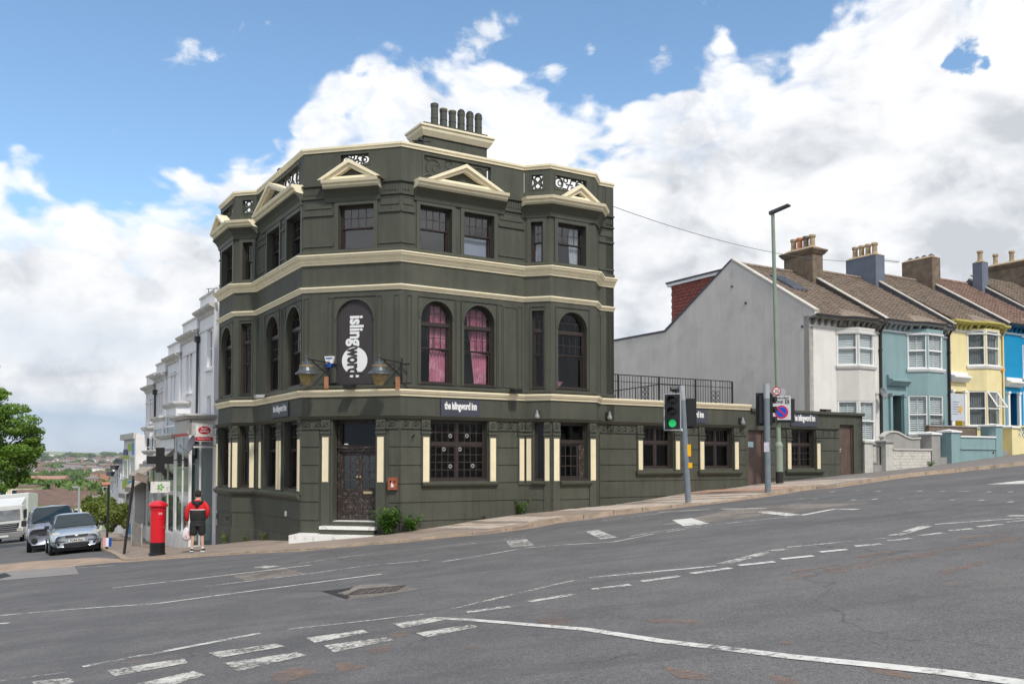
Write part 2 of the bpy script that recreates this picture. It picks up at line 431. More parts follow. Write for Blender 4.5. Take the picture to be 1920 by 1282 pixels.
# ------------------------------------------------------------------ materials used all over
def asphalt_mat():
    m = bpy.data.materials.new('asphalt'); m.use_nodes = True; N = NT(m.node_tree); p = m.node_tree.nodes['Principled BSDF']
    pos = N.node('ShaderNodeNewGeometry').outputs['Position']
    along = N.node('ShaderNodeMapping', ins={0: pos}); along.inputs['Rotation'].default_value = (0, 0, math.radians(-20)); along.inputs['Scale'].default_value = (0.16, 1.0, 1)
    big = N.noise(along.outputs[0], 0.55, 5, 0.6)
    mid = N.noise(pos, 1.3, 6, 0.65)
    fine = N.noise(pos, 70, 2, 0.9)
    fine2 = N.noise(pos, 22, 4, 0.8)
    c = N.mix(N.maprange(big, 0.35, 0.65), (0.090, 0.089, 0.090), (0.124, 0.121, 0.121))
    c = N.mix(N.maprange(mid, 0.42, 0.62, 0, 0.5), c, (0.158, 0.150, 0.146))
    g = N.math('MULTIPLY', N.maprange(fine, 0.38, 0.62, 0.62, 1.42), N.maprange(fine2, 0.38, 0.62, 0.84, 1.18))
    c = N.mix(1.0, c, N.node('ShaderNodeCombineXYZ', ins={0: g, 1: g, 2: g}).outputs[0], 'MULTIPLY')
    tracks = N.noise(N.vmath('MULTIPLY', along.outputs[0], (0.35, 1.9, 1)), 0.9, 3, 0.5)
    c = N.mix(N.maprange(tracks, 0.50, 0.62, 0, 0.42, True), c, (0.088, 0.086, 0.090))
    oil = N.noise(pos, 0.9, 6, 0.7)
    c = N.mix(N.maprange(oil, 0.60, 0.72, 0, 0.5, True), c, (0.070, 0.068, 0.070))
    # pale and reddish scuffs where the top layer is worn through
    sc = N.math('ADD', N.noise(along.outputs[0], 1.6, 8, 0.72), N.math('MULTIPLY', N.noise(pos, 9, 5, 0.7), 0.35))
    c = N.mix(N.maprange(sc, 0.80, 0.90, 0, 0.38, True), c, (0.25, 0.17, 0.135))
    # dark tar cracks
    v = N.node('ShaderNodeTexVoronoi', feature='DISTANCE_TO_EDGE'); wv = N.vmath('ADD', pos, N.vmath('MULTIPLY', N.node('ShaderNodeTexNoise', ins={0: pos, 'Scale': 1.2, 'Detail': 5.0}).outputs['Color'], (1.2, 1.2, 0)))
    N.l.new(wv, v.inputs['Vector']); v.inputs['Scale'].default_value = 0.22
    cr = N.math('MULTIPLY', N.maprange(v.outputs['Distance'], 0.0, 0.006, 0.55, 0), N.maprange(N.noise(pos, 0.4, 2, 0.5), 0.5, 0.6))
    c = N.mix(cr, c, (0.03, 0.03, 0.03))
    N.l.new(c, p.inputs['Base Color'])
    p.inputs['Roughness'].default_value = 0.82; p.inputs['Specular IOR Level'].default_value = 0.35
    b = N.node('ShaderNodeBump', ins={0: 0.5, 1: 0.01, 'Height': fine})
    N.l.new(b.outputs[0], p.inputs['Normal'])
    return m
ASPH = asphalt_mat()
def far_mat():
    m = bpy.data.materials.new('far_land'); m.use_nodes = True; N = NT(m.node_tree); p = m.node_tree.nodes['Principled BSDF']
    pos = N.node('ShaderNodeNewGeometry').outputs['Position']
    f = N.noise(pos, 0.004, 6, 0.6)
    v = N.node('ShaderNodeTexVoronoi'); N.l.new(pos, v.inputs['Vector']); v.inputs['Scale'].default_value = 0.0032
    fields = N.mix(N.maprange(N.node('ShaderNodeSeparateXYZ', ins={0: v.outputs['Color']}).outputs[0], 0.2, 0.8), (0.20, 0.26, 0.12), (0.32, 0.35, 0.19))
    c = N.mix(N.maprange(f, 0.45, 0.6), fields, (0.11, 0.17, 0.07))
    N.l.new(c, p.inputs['Base Color']); p.inputs['Roughness'].default_value = 1
    return m
FARM = far_mat()

def grid_lines(segs):
    out = []
    for a, b, st in segs:
        n = max(1, round((b - a) / st))
        for i in range(n): out.append(a + (b - a) * i / n)
    out.append(segs[-1][1]); return out
def make_ground():
    xs = grid_lines([(-5000, -3000, 400), (-3000, -1000, 120), (-1000, -200, 40), (-200, -60, 10), (-60, -24, 3), (-24, 34, 0.5), (34, 70, 4), (70, 400, 40), (400, 4000, 600)])
    ys = grid_lines([(-200, -20, 30), (-20, 0, 4), (0, 46, 0.5), (46, 90, 2), (90, 300, 10), (300, 1000, 35), (1000, 6400, 120)])
    vs = [(x, y, Gz(x, y)) for y in ys for x in xs]; nx = len(xs); fs = []; mi = []
    for j in range(len(ys) - 1):
        for i in range(nx - 1):
            a = j * nx + i; fs.append((a, a + 1, a + nx + 1, a + nx))
            mi.append(0 if ys[j] < 100 and abs(xs[i]) < 90 else 1)
    me = bpy.data.meshes.new('ground'); me.from_pydata(vs, [], fs); me.materials.append(ASPH); me.materials.append(FARM)
    me.polygons.foreach_set('material_index', mi); me.polygons.foreach_set('use_smooth', [True] * len(fs)); me.update()
    o = bpy.data.objects.new('road', me); COL.objects.link(o)
    setprops(o, kind='structure')
make_ground()

# ------------------------------------------------------------------ pavement and kerb
kp = [(-1.0, None)]
side_dir = -LF.d
K0 = gp(233, 1050)
kerb = []   # (x, y, height)
Ks = gp(186, 1030)
sd2 = Vector((Ks.x - K0.x, Ks.y - K0.y)).normalized()
for s in (62, 45, 32, 24, 18, 12): kerb.append((Ks.x + sd2.x * s, Ks.y + sd2.y * s, 0.11))
kerb.append((Ks.x, Ks.y, 0.11))
q = gp(222, 1045); kerb.append((q.x, q.y, 0.06))
for x, y, h in [(233, 1051, 0.03), (262, 1050, 0.03), (300, 1047, 0.03), (416, 1039.5, 0.03), (491, 1035, 0.03), (597, 1029, 0.03), (668, 1022, 0.035), (760, 1015, 0.035), (831, 1007, 0.04),
                (912, 1000, 0.05), (983, 990, 0.07), (1029, 981, 0.11), (1084, 974, 0.12), (1180, 962, 0.12), (1218, 957, 0.10), (1322, 945, 0.03), (1400, 935, 0.03), (1440, 929, 0.07), (1478, 923, 0.11), (1510, 918.5, 0.11),
                (1560, 914, 0.06), (1600, 908, 0.08), (1640, 902, 0.10), (1700, 894, 0.11), (1800, 884, 0.12), (1920, 872, 0.12)]:
    q = gp(x, y); kerb.append((q.x, q.y, h))
for t in (6, 16, 30, 45): kerb.append((q.x + RF.d.x * t, q.y + RF.d.y * t, 0.12))
def densify(pl, st=0.45):
    out = []
    for a, b in zip(pl, pl[1:]):
        n = max(1, int(math.dist(a[:2], b[:2]) / st))
        for i in range(n): out.append(tuple(lerp(p, q, i / n) for p, q in zip(a, b)))
    out.append(pl[-1]); return out
kd = densify(kerb)
# inner edge of the pavement: just inside the walls
def inner(x, y):
    v = Vector((x, y))
    a, b = LF.P(0, -0.25, 0).to_2d(), RF.P(0, -0.25, 0).to_2d()
    tl = -(v - C1).dot(LF.d); tr = (v - C2).dot(RF.d)
    if tl > 2.0 and v.x < C1.x - 1: q = LF.P(-tl, -0.25, 0)
    elif tr > 0: q = RF.P(tr, -0.3, 0)
    else:
        t = sst(K0.x + 1.0, C2.x + 0.4, x); pl = [LF.P(-2.0, -0.25, 0).to_2d(), LF.P(0, -0.25, 0).to_2d(), CH.P(1.5, -0.25, 0).to_2d(), CH.P(3.1, -0.25, 0).to_2d(), RF.P(0.5, -0.3, 0).to_2d()]
        t = min(0.999, t) * 4; i = int(t); q = pl[i].lerp(pl[i + 1], t - i)
    return q.x, q.y
MPAV = mat('pavement_tarmac', (0.27, 0.215, 0.175), 0.85, 0.18, 1.0, 0.4, 70, stain=(0.35, 0.265, 0.205), stainamt=0.7, sscale=0.5, grain=0.25, gscale=90)
MSLAB = mat('concrete_slab', (0.47, 0.395, 0.33), 0.85, 0.16, 2.0, 0.25, 50, stain=(0.30, 0.26, 0.22), stainamt=0.45, sscale=1.5, grain=0.16, gscale=80)
MRED = mat('red_paving', (0.44, 0.27, 0.20), 0.85, 0.18, 2.0, 0.2, 50, stain=(0.36, 0.27, 0.21), stainamt=0.6, sscale=1.5, grain=0.15)
MDKP = mat('pavement_dark_tarmac', (0.19, 0.17, 0.16), 0.85, 0.15, 1.2, 0.4, 70, grain=0.28, gscale=90)
MKERB = mat('kerb_granite', (0.36, 0.285, 0.215), 0.8, 0.25, 3.0, 0.3, 60, stain=(0.16, 0.13, 0.10), stainamt=0.5, sscale=2.5, grain=0.2)
def pavement():
    mb = MB(); NX = 8; rows = []
    for (x, y, h) in kd:
        ix, iy = inner(x, y); r = []
        for k in range(NX + 1):
            f = k / NX; px_, py_ = lerp(x, ix, f), lerp(y, iy, f)
            r.append(Vector((px_, py_, Gz(px_, py_) + h * lerp(1, 1 if x > 3 else 1.0, f))))
        rows.append(r)
    for i, r in enumerate(rows): mb.v += r
    for i in range(len(rows) - 1):
        for k in range(NX):
            a = i * (NX + 1) + k; c = mb.v[a]
            mb.f.append([a, a + 1, a + NX + 2, a + NX + 1])
            mb.mi.append(1 if kd[i][0] > gp(1500, 920).x else 0)
    for i in range(len(kd)):   # skirt down to the road
        mb.v.append(rows[i][0] - Vector((0, 0, 0.3)))
    b = len(rows) * (NX + 1)
    for i in range(len(rows) - 1): mb.f.append([i * (NX + 1), (i + 1) * (NX + 1), b + i + 1, b + i]); mb.mi.append(0)
    return mb.part('pavement', [MPAV, MDKP], kind='structure')
PAV = pavement()
def pavh(x, y):
    """pavement height above the ground sheet near a point"""
    best = min(kd, key=lambda k: (k[0] - x) ** 2 + (k[1] - y) ** 2)
    # the strip carries the height of its own station across, so look for the station whose rung passes here
    bd = 1e9; h = best[2]
    for k in kd:
        ix, iy = inner(k[0], k[1]); ax, ay = ix - k[0], iy - k[1]; L = ax * ax + ay * ay
        t = max(0, min(1, ((x - k[0]) * ax + (y - k[1]) * ay) / L)); dd = (k[0] + ax * t - x) ** 2 + (k[1] + ay * t - y) ** 2
        if dd < bd: bd = dd; h = k[2]
    return h
def Pz(x, y): return Gz(x, y) + pavh(x, y)
def kerbs():
    parent = root('kerb', None, None, (0, 27, 0), kind='structure')
    # walk the kerb line in 0.9 m steps
    pl = densify(kerb, 0.05); acc = 0; start = 0; vis = [p for p in pl if -26 < p[0] < 30]
    i0 = 0; L = 0.9
    while i0 < len(vis) - 2:
        j = i0; d = 0
        while j < len(vis) - 1 and d < L: d += math.dist(vis[j][:2], vis[j + 1][:2]); j += 1
        a, b = Vector(vis[i0]), Vector(vis[j]); i0 = j
        if d < 0.3: continue
        dv = (b - a).to_2d().normalized(); n = Vector((dv.y, -dv.x)) ; g = 0.010
        mb = MB(); A = a.to_2d() + dv * g; Bp = b.to_2d() - dv * g
        if (b - a).to_2d().length > 0.4 and a.z < 0.055 and a.x > -12:
            top = 0.012
        else: top = 0.010
        wob = random.uniform(-0.004, 0.006)
        P8 = []
        for z0 in (-0.25, None):
            for (q, hh) in ((A + n * 0.03, a.z), (Bp + n * 0.03, b.z), (Bp - n * 0.13, b.z), (A - n * 0.13, a.z)):
                P8.append(Vector((q.x, q.y, Gz(q.x, q.y) + (z0 if z0 else hh + top + wob))))
        mb.box8(P8)
        mb.part('kerb_stone', MKERB, parent)
kerbs()

def drape(pxpts, name, m, h=0.006, kind='structure', pav=False, sub=0.45, parent=None, label=None):
    """a thin painted or patched sheet lying on the road; outline given as points on the ground"""
    P = [gp(x, y, 0.03 if pav else 0.0) for x, y in pxpts]
    return sheet([(p.x, p.y) for p in P], name, m, h, kind, pav, parent)
def sheet(pts, name, m, h=0.006, kind='structure', pav=False, parent=None, thick=0.0):
    tris = tessellate_polygon([[Vector((x, y, 0)) for x, y in pts]])
    bm = bmesh.new(); vs = [bm.verts.new((x, y, 0)) for x, y in pts]
    for t in tris:
        try: bm.faces.new([vs[i] for i in t])
        except ValueError: pass
    for _ in range(6):
        long = [e for e in bm.edges if e.calc_length() > 0.7]
        if not long: break
        bmesh.ops.subdivide_edges(bm, edges=long, cuts=1); bmesh.ops.triangulate(bm, faces=bm.faces)
    for v in bm.verts: v.co.z = (Pz(v.co.x, v.co.y) if pav else Gz(v.co.x, v.co.y)) + h
    bmesh.ops.recalc_face_normals(bm, faces=bm.faces)
    me = bpy.data.meshes.new(name); bm.to_mesh(me); bm.free(); me.materials.append(m)
    o = bpy.data.objects.new(name, me); COL.objects.link(o)
    if kind: o['kind'] = kind
    return o
W1 = worn_mat('line_paint_fresh', (0.68, 0.67, 0.63), -0.10)
W2 = worn_mat('line_paint_worn', (0.62, 0.61, 0.57), -0.025, bigscale=1.8)
W3 = worn_mat('line_paint_faint', (0.60, 0.58, 0.53), 0.05)
def line(pts, w0, w1, m, name='road_marking'):
    """pts: centre line in picture pixels, w = painted width in metres"""
    P = [gp(x, y).to_2d() for x, y in pts]; n = len(P); L, R_ = [], []
    for i, p in enumerate(P):
        d = (P[min(i + 1, n - 1)] - P[max(i - 1, 0)]).normalized(); nn = Vector((d.y, -d.x)); w = lerp(w0, w1, i / (n - 1)) / 2
        L.append(tuple(p + nn * w)); R_.append(tuple(p - nn * w))
    return sheet(L + R_[::-1], name, m)
# long lines in front of the pub
line([(211, 1102), (400, 1081), (583, 1059)], 0.10, 0.10, W1)
line([(370, 1101), (560, 1078)], 0.10, 0.09, W2)
line([(560, 1078), (690, 1060), (806, 1050)], 0.09, 0.08, W2)
line([(560, 1056), (700, 1037)], 0.07, 0.07, W2)
line([(297, 1131), (500, 1104), (716, 1076)], 0.10, 0.10, W1)
line([(0, 1154), (120, 1143), (297, 1131)], 0.09, 0.09, W2)
line([(-30, 1171), (16, 1168)], 0.10, 0.10, W1)
line([(485, 1062), (513, 1063)], 0.30, 0.30, W2)
line([(145, 1064), (215, 1060)], 0.08, 0.08, W2)
line([(715, 1034), (800, 1027), (893, 1018)], 0.07, 0.07, W3)
line([(930, 1014), (1010, 1001), (1030, 1000)], 0.06, 0.06, W3)
line([(830, 1053), (900, 1042), (985, 1027)], 0.09, 0.09, W2)
line([(985, 1027), (1060, 1021), (1150, 1016), (1230, 1000), (1316, 987), (1400, 977), (1489, 968)], 0.08, 0.08, W2)
line([(967, 1012), (980, 1024)], 0.45, 0.45, W3)
line([(1110, 995), (1142, 1009)], 0.30, 0.35, W2)
line([(1278, 973), (1306, 984)], 0.45, 0.55, W1)
line([(1180, 1006), (1230, 997), (1316, 984)], 0.08, 0.08, W2)
line([(1430, 959), (1488, 966)], 0.30, 0.30, W1)
line([(1503, 966), (1565, 954), (1608, 955)], 0.18, 0.18, W1)
line([(1235, 960), (1332, 955)], 0.12, 0.12, W1)
line([(1352, 954), (1436, 953)], 0.12, 0.12, W1)
line([(1240, 962), (1180, 970), (1130, 975)], 0.08, 0.08, W2)
# centre line and give-way flare, right of the picture
line([(1104, 1083), (1345, 1061)], 0.11, 0.11, W2)
line([(1356, 1057), (1466, 1029)], 0.22, 0.22, W2)
line([(1476, 1026), (1670, 1008)], 0.09, 0.09, W2)
line([(1677, 1004), (1738, 986)], 0.22, 0.22, W2)
line([(1752, 983), (1880, 974), (1930, 971)], 0.10, 0.10, W2)
line([(1890, 967), (1960, 967)], 0.12, 0.12, W1)
for a, b in [((875, 1148), (955, 1137)), ((992, 1128), (1077, 1114)), ((1110, 1105), (1182, 1096)), ((1203, 1090), (1275, 1080)), ((1296, 1075), (1370, 1065)), ((1385, 1060), (1452, 1053)), ((1465, 1048), (1525, 1042)),
             ((1537, 1035), (1588, 1030)), ((1603, 1024), (1652, 1020)), ((1667, 1014), (1708, 1009)), ((1725, 1004), (1768, 999)), ((1780, 995), (1823, 991)), ((1832, 988), (1878, 983)), ((1885, 979), (1925, 975))]:
    line([a, b], 0.16, 0.16, W2 if a[0] < 1280 or a[0] > 1560 else W1)
# faint lines nearer the camera
line([(540, 1180), (650, 1168), (800, 1151)], 0.07, 0.07, W3)
line([(840, 1144), (950, 1117), (1080, 1087)], 0.10, 0.10, W3)
line([(155, 1250), (320, 1219), (488, 1187)], 0.12, 0.13, W2)
line([(0, 1277), (120, 1261)], 0.07, 0.07, W3)
def thick(p):
    drape(p, 'road_marking', WTH)
WTH = worn_mat('thick_bar_paint', (0.62, 0.60, 0.55), -0.02, 22, bigscale=2.6)
for poly in [[(200, 1257), (345, 1234), (352, 1243), (215, 1268)], [(390, 1224), (515, 1207), (535, 1212), (412, 1233)], [(574, 1196), (680, 1181), (692, 1186), (590, 1205)], [(736, 1169), (818, 1157), (840, 1161), (755, 1178)],
             [(225, 1290), (362, 1258), (386, 1266), (270, 1300)], [(422, 1243), (556, 1223), (574, 1229), (446, 1259)], [(607, 1210), (722, 1195), (738, 1200), (626, 1223)], [(779, 1187), (880, 1171), (898, 1175), (800, 1195)],
             [(60, 1278), (130, 1271), (140, 1280), (70, 1292)]]:
    thick(poly)
line([(815, 1159), (880, 1162), (980, 1170), (1100, 1180), (1240, 1202), (1360, 1216), (1480, 1231), (1640, 1247), (1780, 1262), (1905, 1279), (1980, 1290)], 0.10, 0.15, W1)
for x, y in [(1560, 922), (1570, 935), (1610, 919), (1640, 936), (1647, 921), (1690, 935), (1725, 921), (1768, 921), (1800, 921), (1811, 921), (1855, 922), (1895, 922), (1740, 936), (1787, 937), (1840, 938), (1895, 941), (1530, 935), (1500, 935), (1600, 937)]:
    line([(x - 5, y + 0.2), (x + 5, y - 0.2)], 0.16, 0.16, W2, 'road_stud')
drape([(1850, 908), (1935, 899), (1935, 907)], 'road_marking', W1)
# repairs: patches of newer or bared surface
MP1 = worn_mat('patch_gravelly', (0.235, 0.205, 0.18), -0.10, 26, 0.9)
MP2 = worn_mat('patch_reddish', (0.30, 0.20, 0.155), 0.01, 9, 0.9, (0.34, 0.70), 2.2, 0.72)
MP3 = worn_mat('patch_grey', (0.185, 0.18, 0.178), -0.35, 30, 0.9)
drape([(432, 1079), (530, 1064), (578, 1075), (463, 1088)], 'road_patch', MP1, 0.003)
drape([(640, 1110), (675, 1096), (725, 1094), (785, 1104), (700, 1119), (655, 1123)], 'road_patch', MP1, 0.004)
drape([(1240, 984), (1370, 955), (1480, 945), (1640, 943), (1540, 953), (1480, 962), (1340, 978)], 'road_patch', MP1, 0.003)
MTAR = mat('fresh_tar', (0.028, 0.027, 0.027), 0.7, 0.3, 9)
drape([(603, 1108), (650, 1103), (662, 1100), (655, 1106), (628, 1111), (656, 1118), (650, 1123)], 'road_patch', MTAR, 0.006)
for pl_ in [[(1545, 1067), (1600, 1056), (1700, 1041), (1800, 1023), (1915, 1005), (1918, 1010), (1800, 1031), (1700, 1050), (1620, 1065), (1560, 1075)], [(1480, 1070), (1570, 1057), (1572, 1060), (1490, 1074)],
            [(1440, 1090), (1520, 1075), (1530, 1077), (1450, 1095)], [(1600, 1042), (1680, 1030), (1682, 1033), (1610, 1046)], [(1790, 1007), (1880, 1000), (1880, 1003), (1800, 1010)], [(1000, 1160), (1080, 1158), (1085, 1165), (1050, 1176), (1030, 1172)],
            [(1030, 1145), (1055, 1142), (1058, 1148), (1034, 1150)], [(725, 1187), (760, 1184), (766, 1193), (740, 1197)], [(690, 1217), (725, 1208), (735, 1217), (700, 1228)], [(1460, 1202), (1490, 1201), (1488, 1207), (1465, 1207)],
            [(1210, 1159), (1308, 1163), (1310, 1169), (1220, 1166)], [(1600, 1240), (1700, 1262), (1720, 1275), (1640, 1262)], [(1240, 1248), (1320, 1262), (1330, 1276), (1270, 1270)], [(500, 1265), (560, 1250), (600, 1260), (530, 1282)],
            [(620, 1235), (690, 1250), (640, 1262)], [(870, 1210), (895, 1213), (890, 1218), (872, 1216)], [(1760, 1071), (1850, 1050), (1855, 1054), (1775, 1078)], [(1440, 1265), (1500, 1275), (1490, 1285), (1450, 1280)]]:
    rj = random.Random(int(pl_[0][0])); out_ = []
    for i_, p_ in enumerate(pl_):
        q_ = pl_[(i_ + 1) % len(pl_)]; n_ = max(2, int(math.dist(p_, q_) / 7))
        for k_ in range(n_): out_.append((lerp(p_[0], q_[0], k_ / n_) + rj.uniform(-3.5, 3.5), lerp(p_[1], q_[1], k_ / n_) + rj.uniform(-1.3, 1.3)))
    drape(out_, 'road_patch', MP2, 0.004)
# strip and worn apron across the mouth of the side street
drape([(-40, 1062), (60, 1052), (177, 1045), (260, 1050), (150, 1060), (0, 1080), (-40, 1083)], 'side_street_threshold', mat('tan_channel', (0.36, 0.27, 0.20), 0.85, 0.2, 2, stain=(0.2, 0.16, 0.13), stainamt=0.6, sscale=1.3, grain=0.2), 0.004)
drape([(-40, 1078), (0, 1072), (140, 1062), (148, 1076), (0, 1088), (-40, 1092)], 'road_patch', mat('pale_apron', (0.235, 0.22, 0.21), 0.85, 0.12, 2, grain=0.25, gscale=90), 0.007)
drape([(-10, 1078), (10, 1074), (22, 1080), (-5, 1086)], 'manhole_cover', MTAR, 0.011)
def channel():   # light gutter of worn sett stones along the kerb
    P = [(k[0], k[1]) for k in densify(kerb[8:-5], 0.5)]; out = []
    for i, p in enumerate(P):
        a = Vector(P[max(0, i - 1)]); b = Vector(P[min(len(P) - 1, i + 1)]); d = (b - a).normalized(); n = Vector((d.y, -d.x)); out.append(Vector(p) + n * (0.34 + 0.06 * math.sin(i * 0.7)))
    mb = MB()
    for i in range(len(P) - 1):
        A, Bq, C, D = Vector(P[i]), Vector(P[i + 1]), out[i + 1], out[i]
        mb.quad(*[Vector((q.x, q.y, Gz(q.x, q.y) + 0.003)) for q in (A, D, C, Bq)])
    mb.part('gutter_strip', mat('tan_gutter', (0.30, 0.225, 0.17), 0.85, 0.3, 1.6, stain=(0.13, 0.115, 0.11), stainamt=0.7, sscale=0.9, grain=0.2), kind='structure')
channel()
# paving slabs on the wide parts of the pavement
def slabs():
    par = root('paving', None, None, (3, 26, 0), kind='structure')
    meshes = {}
    def area(p0x, t0, t1, w0, w1, m, su=0.62, sw=0.62, skip=None):
        nu = int((t1 - t0) / su)
        for i in range(nu):
            wv = w0; j = 0
            while wv + sw * 0.98 <= w1 + 1e-6:
                u = t0 + i * su; g = 0.012
                c = [RF.P(u + g / 2, wv + g / 2, 0), RF.P(u + su - g / 2, wv + g / 2, 0), RF.P(u + su - g / 2, wv + sw - g / 2, 0), RF.P(u + g / 2, wv + sw - g / 2, 0)]
                cc = RF.P(u + su / 2, wv + sw / 2, 0)
                # keep inside the kerb
                if inside(cc.x, cc.y) and all(inside(q.x, q.y) for q in c):
                    k = random.uniform(0.006, 0.014); h = pavh(cc.x, cc.y)
                    mb = MB(); mb.box8([Vector((q.x, q.y, Gz(q.x, q.y) + h - 0.05)) for q in c] + [Vector((q.x, q.y, Gz(q.x, q.y) + h + k)) for q in c])
                    mb.part('paving_slab', m, par)
                wv += sw; j += 1
    kl = [Vector(k[:2]) for k in kd]
    def inside(x, y):
        v = Vector((x, y)); best = min(range(len(kl) - 1), key=lambda i: (kl[i] - v).length)
        a = kl[max(0, best - 1)]; b = kl[min(len(kl) - 1, best + 1)]; d = (b - a).normalized(); n = Vector((-d.y, d.x))
        return (v - kl[best]).dot(n) > 0.16
    area(0, 0.9, 3.9, 0.35, 5.0, MSLAB)
    area(0, 4.8, 7.6, 0.75, 5.0, MSLAB)
    area(0, 7.6, 10.6, 0.1, 5.0, MSLAB)
    area(0, 10.6, 12.6, 0.1, 5.0, MRED, 0.4, 0.4)
    area(0, 12.6, 15.2, 0.1, 5.5, MSLAB)
slabs()
def manhole():
    # square drain in the broken road patch
    p = gp(705, 1107); r = root('drain_cover', 'square iron drain cover sunk in the gravelly repair patch of the road', 'drain cover', (p.x, p.y, Gz(p.x, p.y)))
    F = Frame((p.x, p.y), -8); mi = mat('iron_rusty', (0.06, 0.052, 0.048), 0.75, 0.4, 9, stain=(0.12, 0.07, 0.045), stainamt=0.6, sscale=5)
    z = Gz(p.x, p.y)
    def c(u, w, h): q = F.P(u, w, 0); return Vector((q.x, q.y, Gz(q.x, q.y) + h))
    mb = MB()
    for (a, b, e, f) in ((-0.36, 0.36, -0.30, -0.25), (-0.36, 0.36, 0.25, 0.30), (-0.36, -0.31, -0.25, 0.25), (0.31, 0.36, -0.25, 0.25)):
        mb.box8([c(a, e, -0.03), c(b, e, -0.03), c(b, f, -0.03), c(a, f, -0.03), c(a, e, 0.012), c(b, e, 0.012), c(b, f, 0.012), c(a, f, 0.012)])
    mb.part('frame', mi, r)
    mb = MB()
    for k in range(5):
        a = -0.29 + k * 0.12; mb.box8([c(a, -0.25, -0.03), c(a + 0.09, -0.25, -0.03), c(a + 0.09, 0.25, -0.03), c(a, 0.25, -0.03), c(a, -0.25, 0.008), c(a + 0.09, -0.25, 0.008), c(a + 0.09, 0.25, 0.008), c(a, 0.25, 0.008)])
    mb.part('grate', mi, r)
manhole()
# ------------------------------------------------------------------ the pub
GRN = mat('green_render', (0.067, 0.070, 0.052), 0.66, 0.10, 1.3, 0.25, 30, stain=(0.088, 0.088, 0.068), stainamt=0.55, sscale=0.7, streak=0.30, grain=0.08, gscale=30)
GRN2 = mat('green_render_trim', (0.069, 0.072, 0.054), 0.5, 0.10, 2.0, 0.1, 30, streak=0.12)
CRM = mat('cream_paint', (0.87, 0.78, 0.56), 0.5, 0.06, 2.0, 0.05, 30, stain=(0.62, 0.53, 0.36), stainamt=0.3, sscale=2.0, streak=0.08)
BRN = mat('dark_brown_paint', (0.036, 0.026, 0.023), 0.4, 0.2, 6, 0.1, 30)
BRNW = mat('brown_weathered', (0.036, 0.026, 0.023), 0.45, 0.2, 6, 0.2, 30, stain=(0.30, 0.25, 0.22), stainamt=0.40, sscale=14.0)
WHT = mat('white_paint', (0.76, 0.75, 0.72), 0.55, 0.05, 3, 0.1, 30, stain=(0.36, 0.33, 0.28), stainamt=0.55, sscale=5)
BLK = mat('black_metal', (0.02, 0.02, 0.021), 0.45, 0.15, 5)
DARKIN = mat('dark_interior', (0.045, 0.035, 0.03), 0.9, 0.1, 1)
GLS = glass_mat('pub_glass', (0.85, 0.88, 0.88), 0.0, 1.42); GLU = glass_mat('upper_glass', (0.8, 0.85, 0.88), 0.0, 1.95)
GLD = glass_mat('door_glass', (0.5, 0.55, 0.6), 0.3, 1.9, 0.15)
LEAD = mat('lead_flashing', (0.16, 0.17, 0.18), 0.6, 0.15, 3)

B0 = RF.P(4.208, 0, 0).to_2d(); BS = Frame(B0, RD - 45); B1 = BS.P(0.842, 0, 0).to_2d(); BF = Frame(B1, RD); BW = 1.715
B2 = BF.P(BW, 0, 0).to_2d(); BE = Frame(B2, RD + 45); B3 = BE.P(0.842, 0, 0).to_2d()
L0 = LF.P(-4.747, 0, 0).to_2d(); LS = Frame(L0, RD - 45); L1 = LS.P(-0.861, 0, 0).to_2d(); L2 = Frame(L1, RD - 90); LW = 2.04
L1b = L2.P(-LW, 0, 0).to_2d(); LE = Frame(L1b, RD - 135); L3 = LE.P(-0.861, 0, 0).to_2d()
UE = 7.73; EP = RF.P(UE, 0, 0).to_2d(); LEND = LF.P(-8.9, 0, 0).to_2d()
PATH = [LEND, L3, L1b, L1, L0, C1, C2, B0, B1, B2, B3, EP]
# faces: (frame, u0, u1)
FACES = {'lf0': (LF, -8.9, (L3 - C1).dot(LF.d)), 'le': (LE, -0.861, 0), 'l2': (L2, -LW, 0), 'ls': (LS, -0.861, 0), 'lf': (LF, -4.747, 0), 'ch': (CH, 0, 3.075),
         'rf': (RF, 0, 4.208), 'bs': (BS, 0, 0.842), 'bf': (BF, 0, BW), 'be': (BE, 0, 0.842), 're': (RF, (B3 - C2).dot(RF.d), UE)}
T = 0.32
PUB = root('pub_building', 'three storey corner pub in dark olive green render with cream cornices and pediments', 'pub', (C2.x, C2.y, Gz(C2.x, C2.y)))

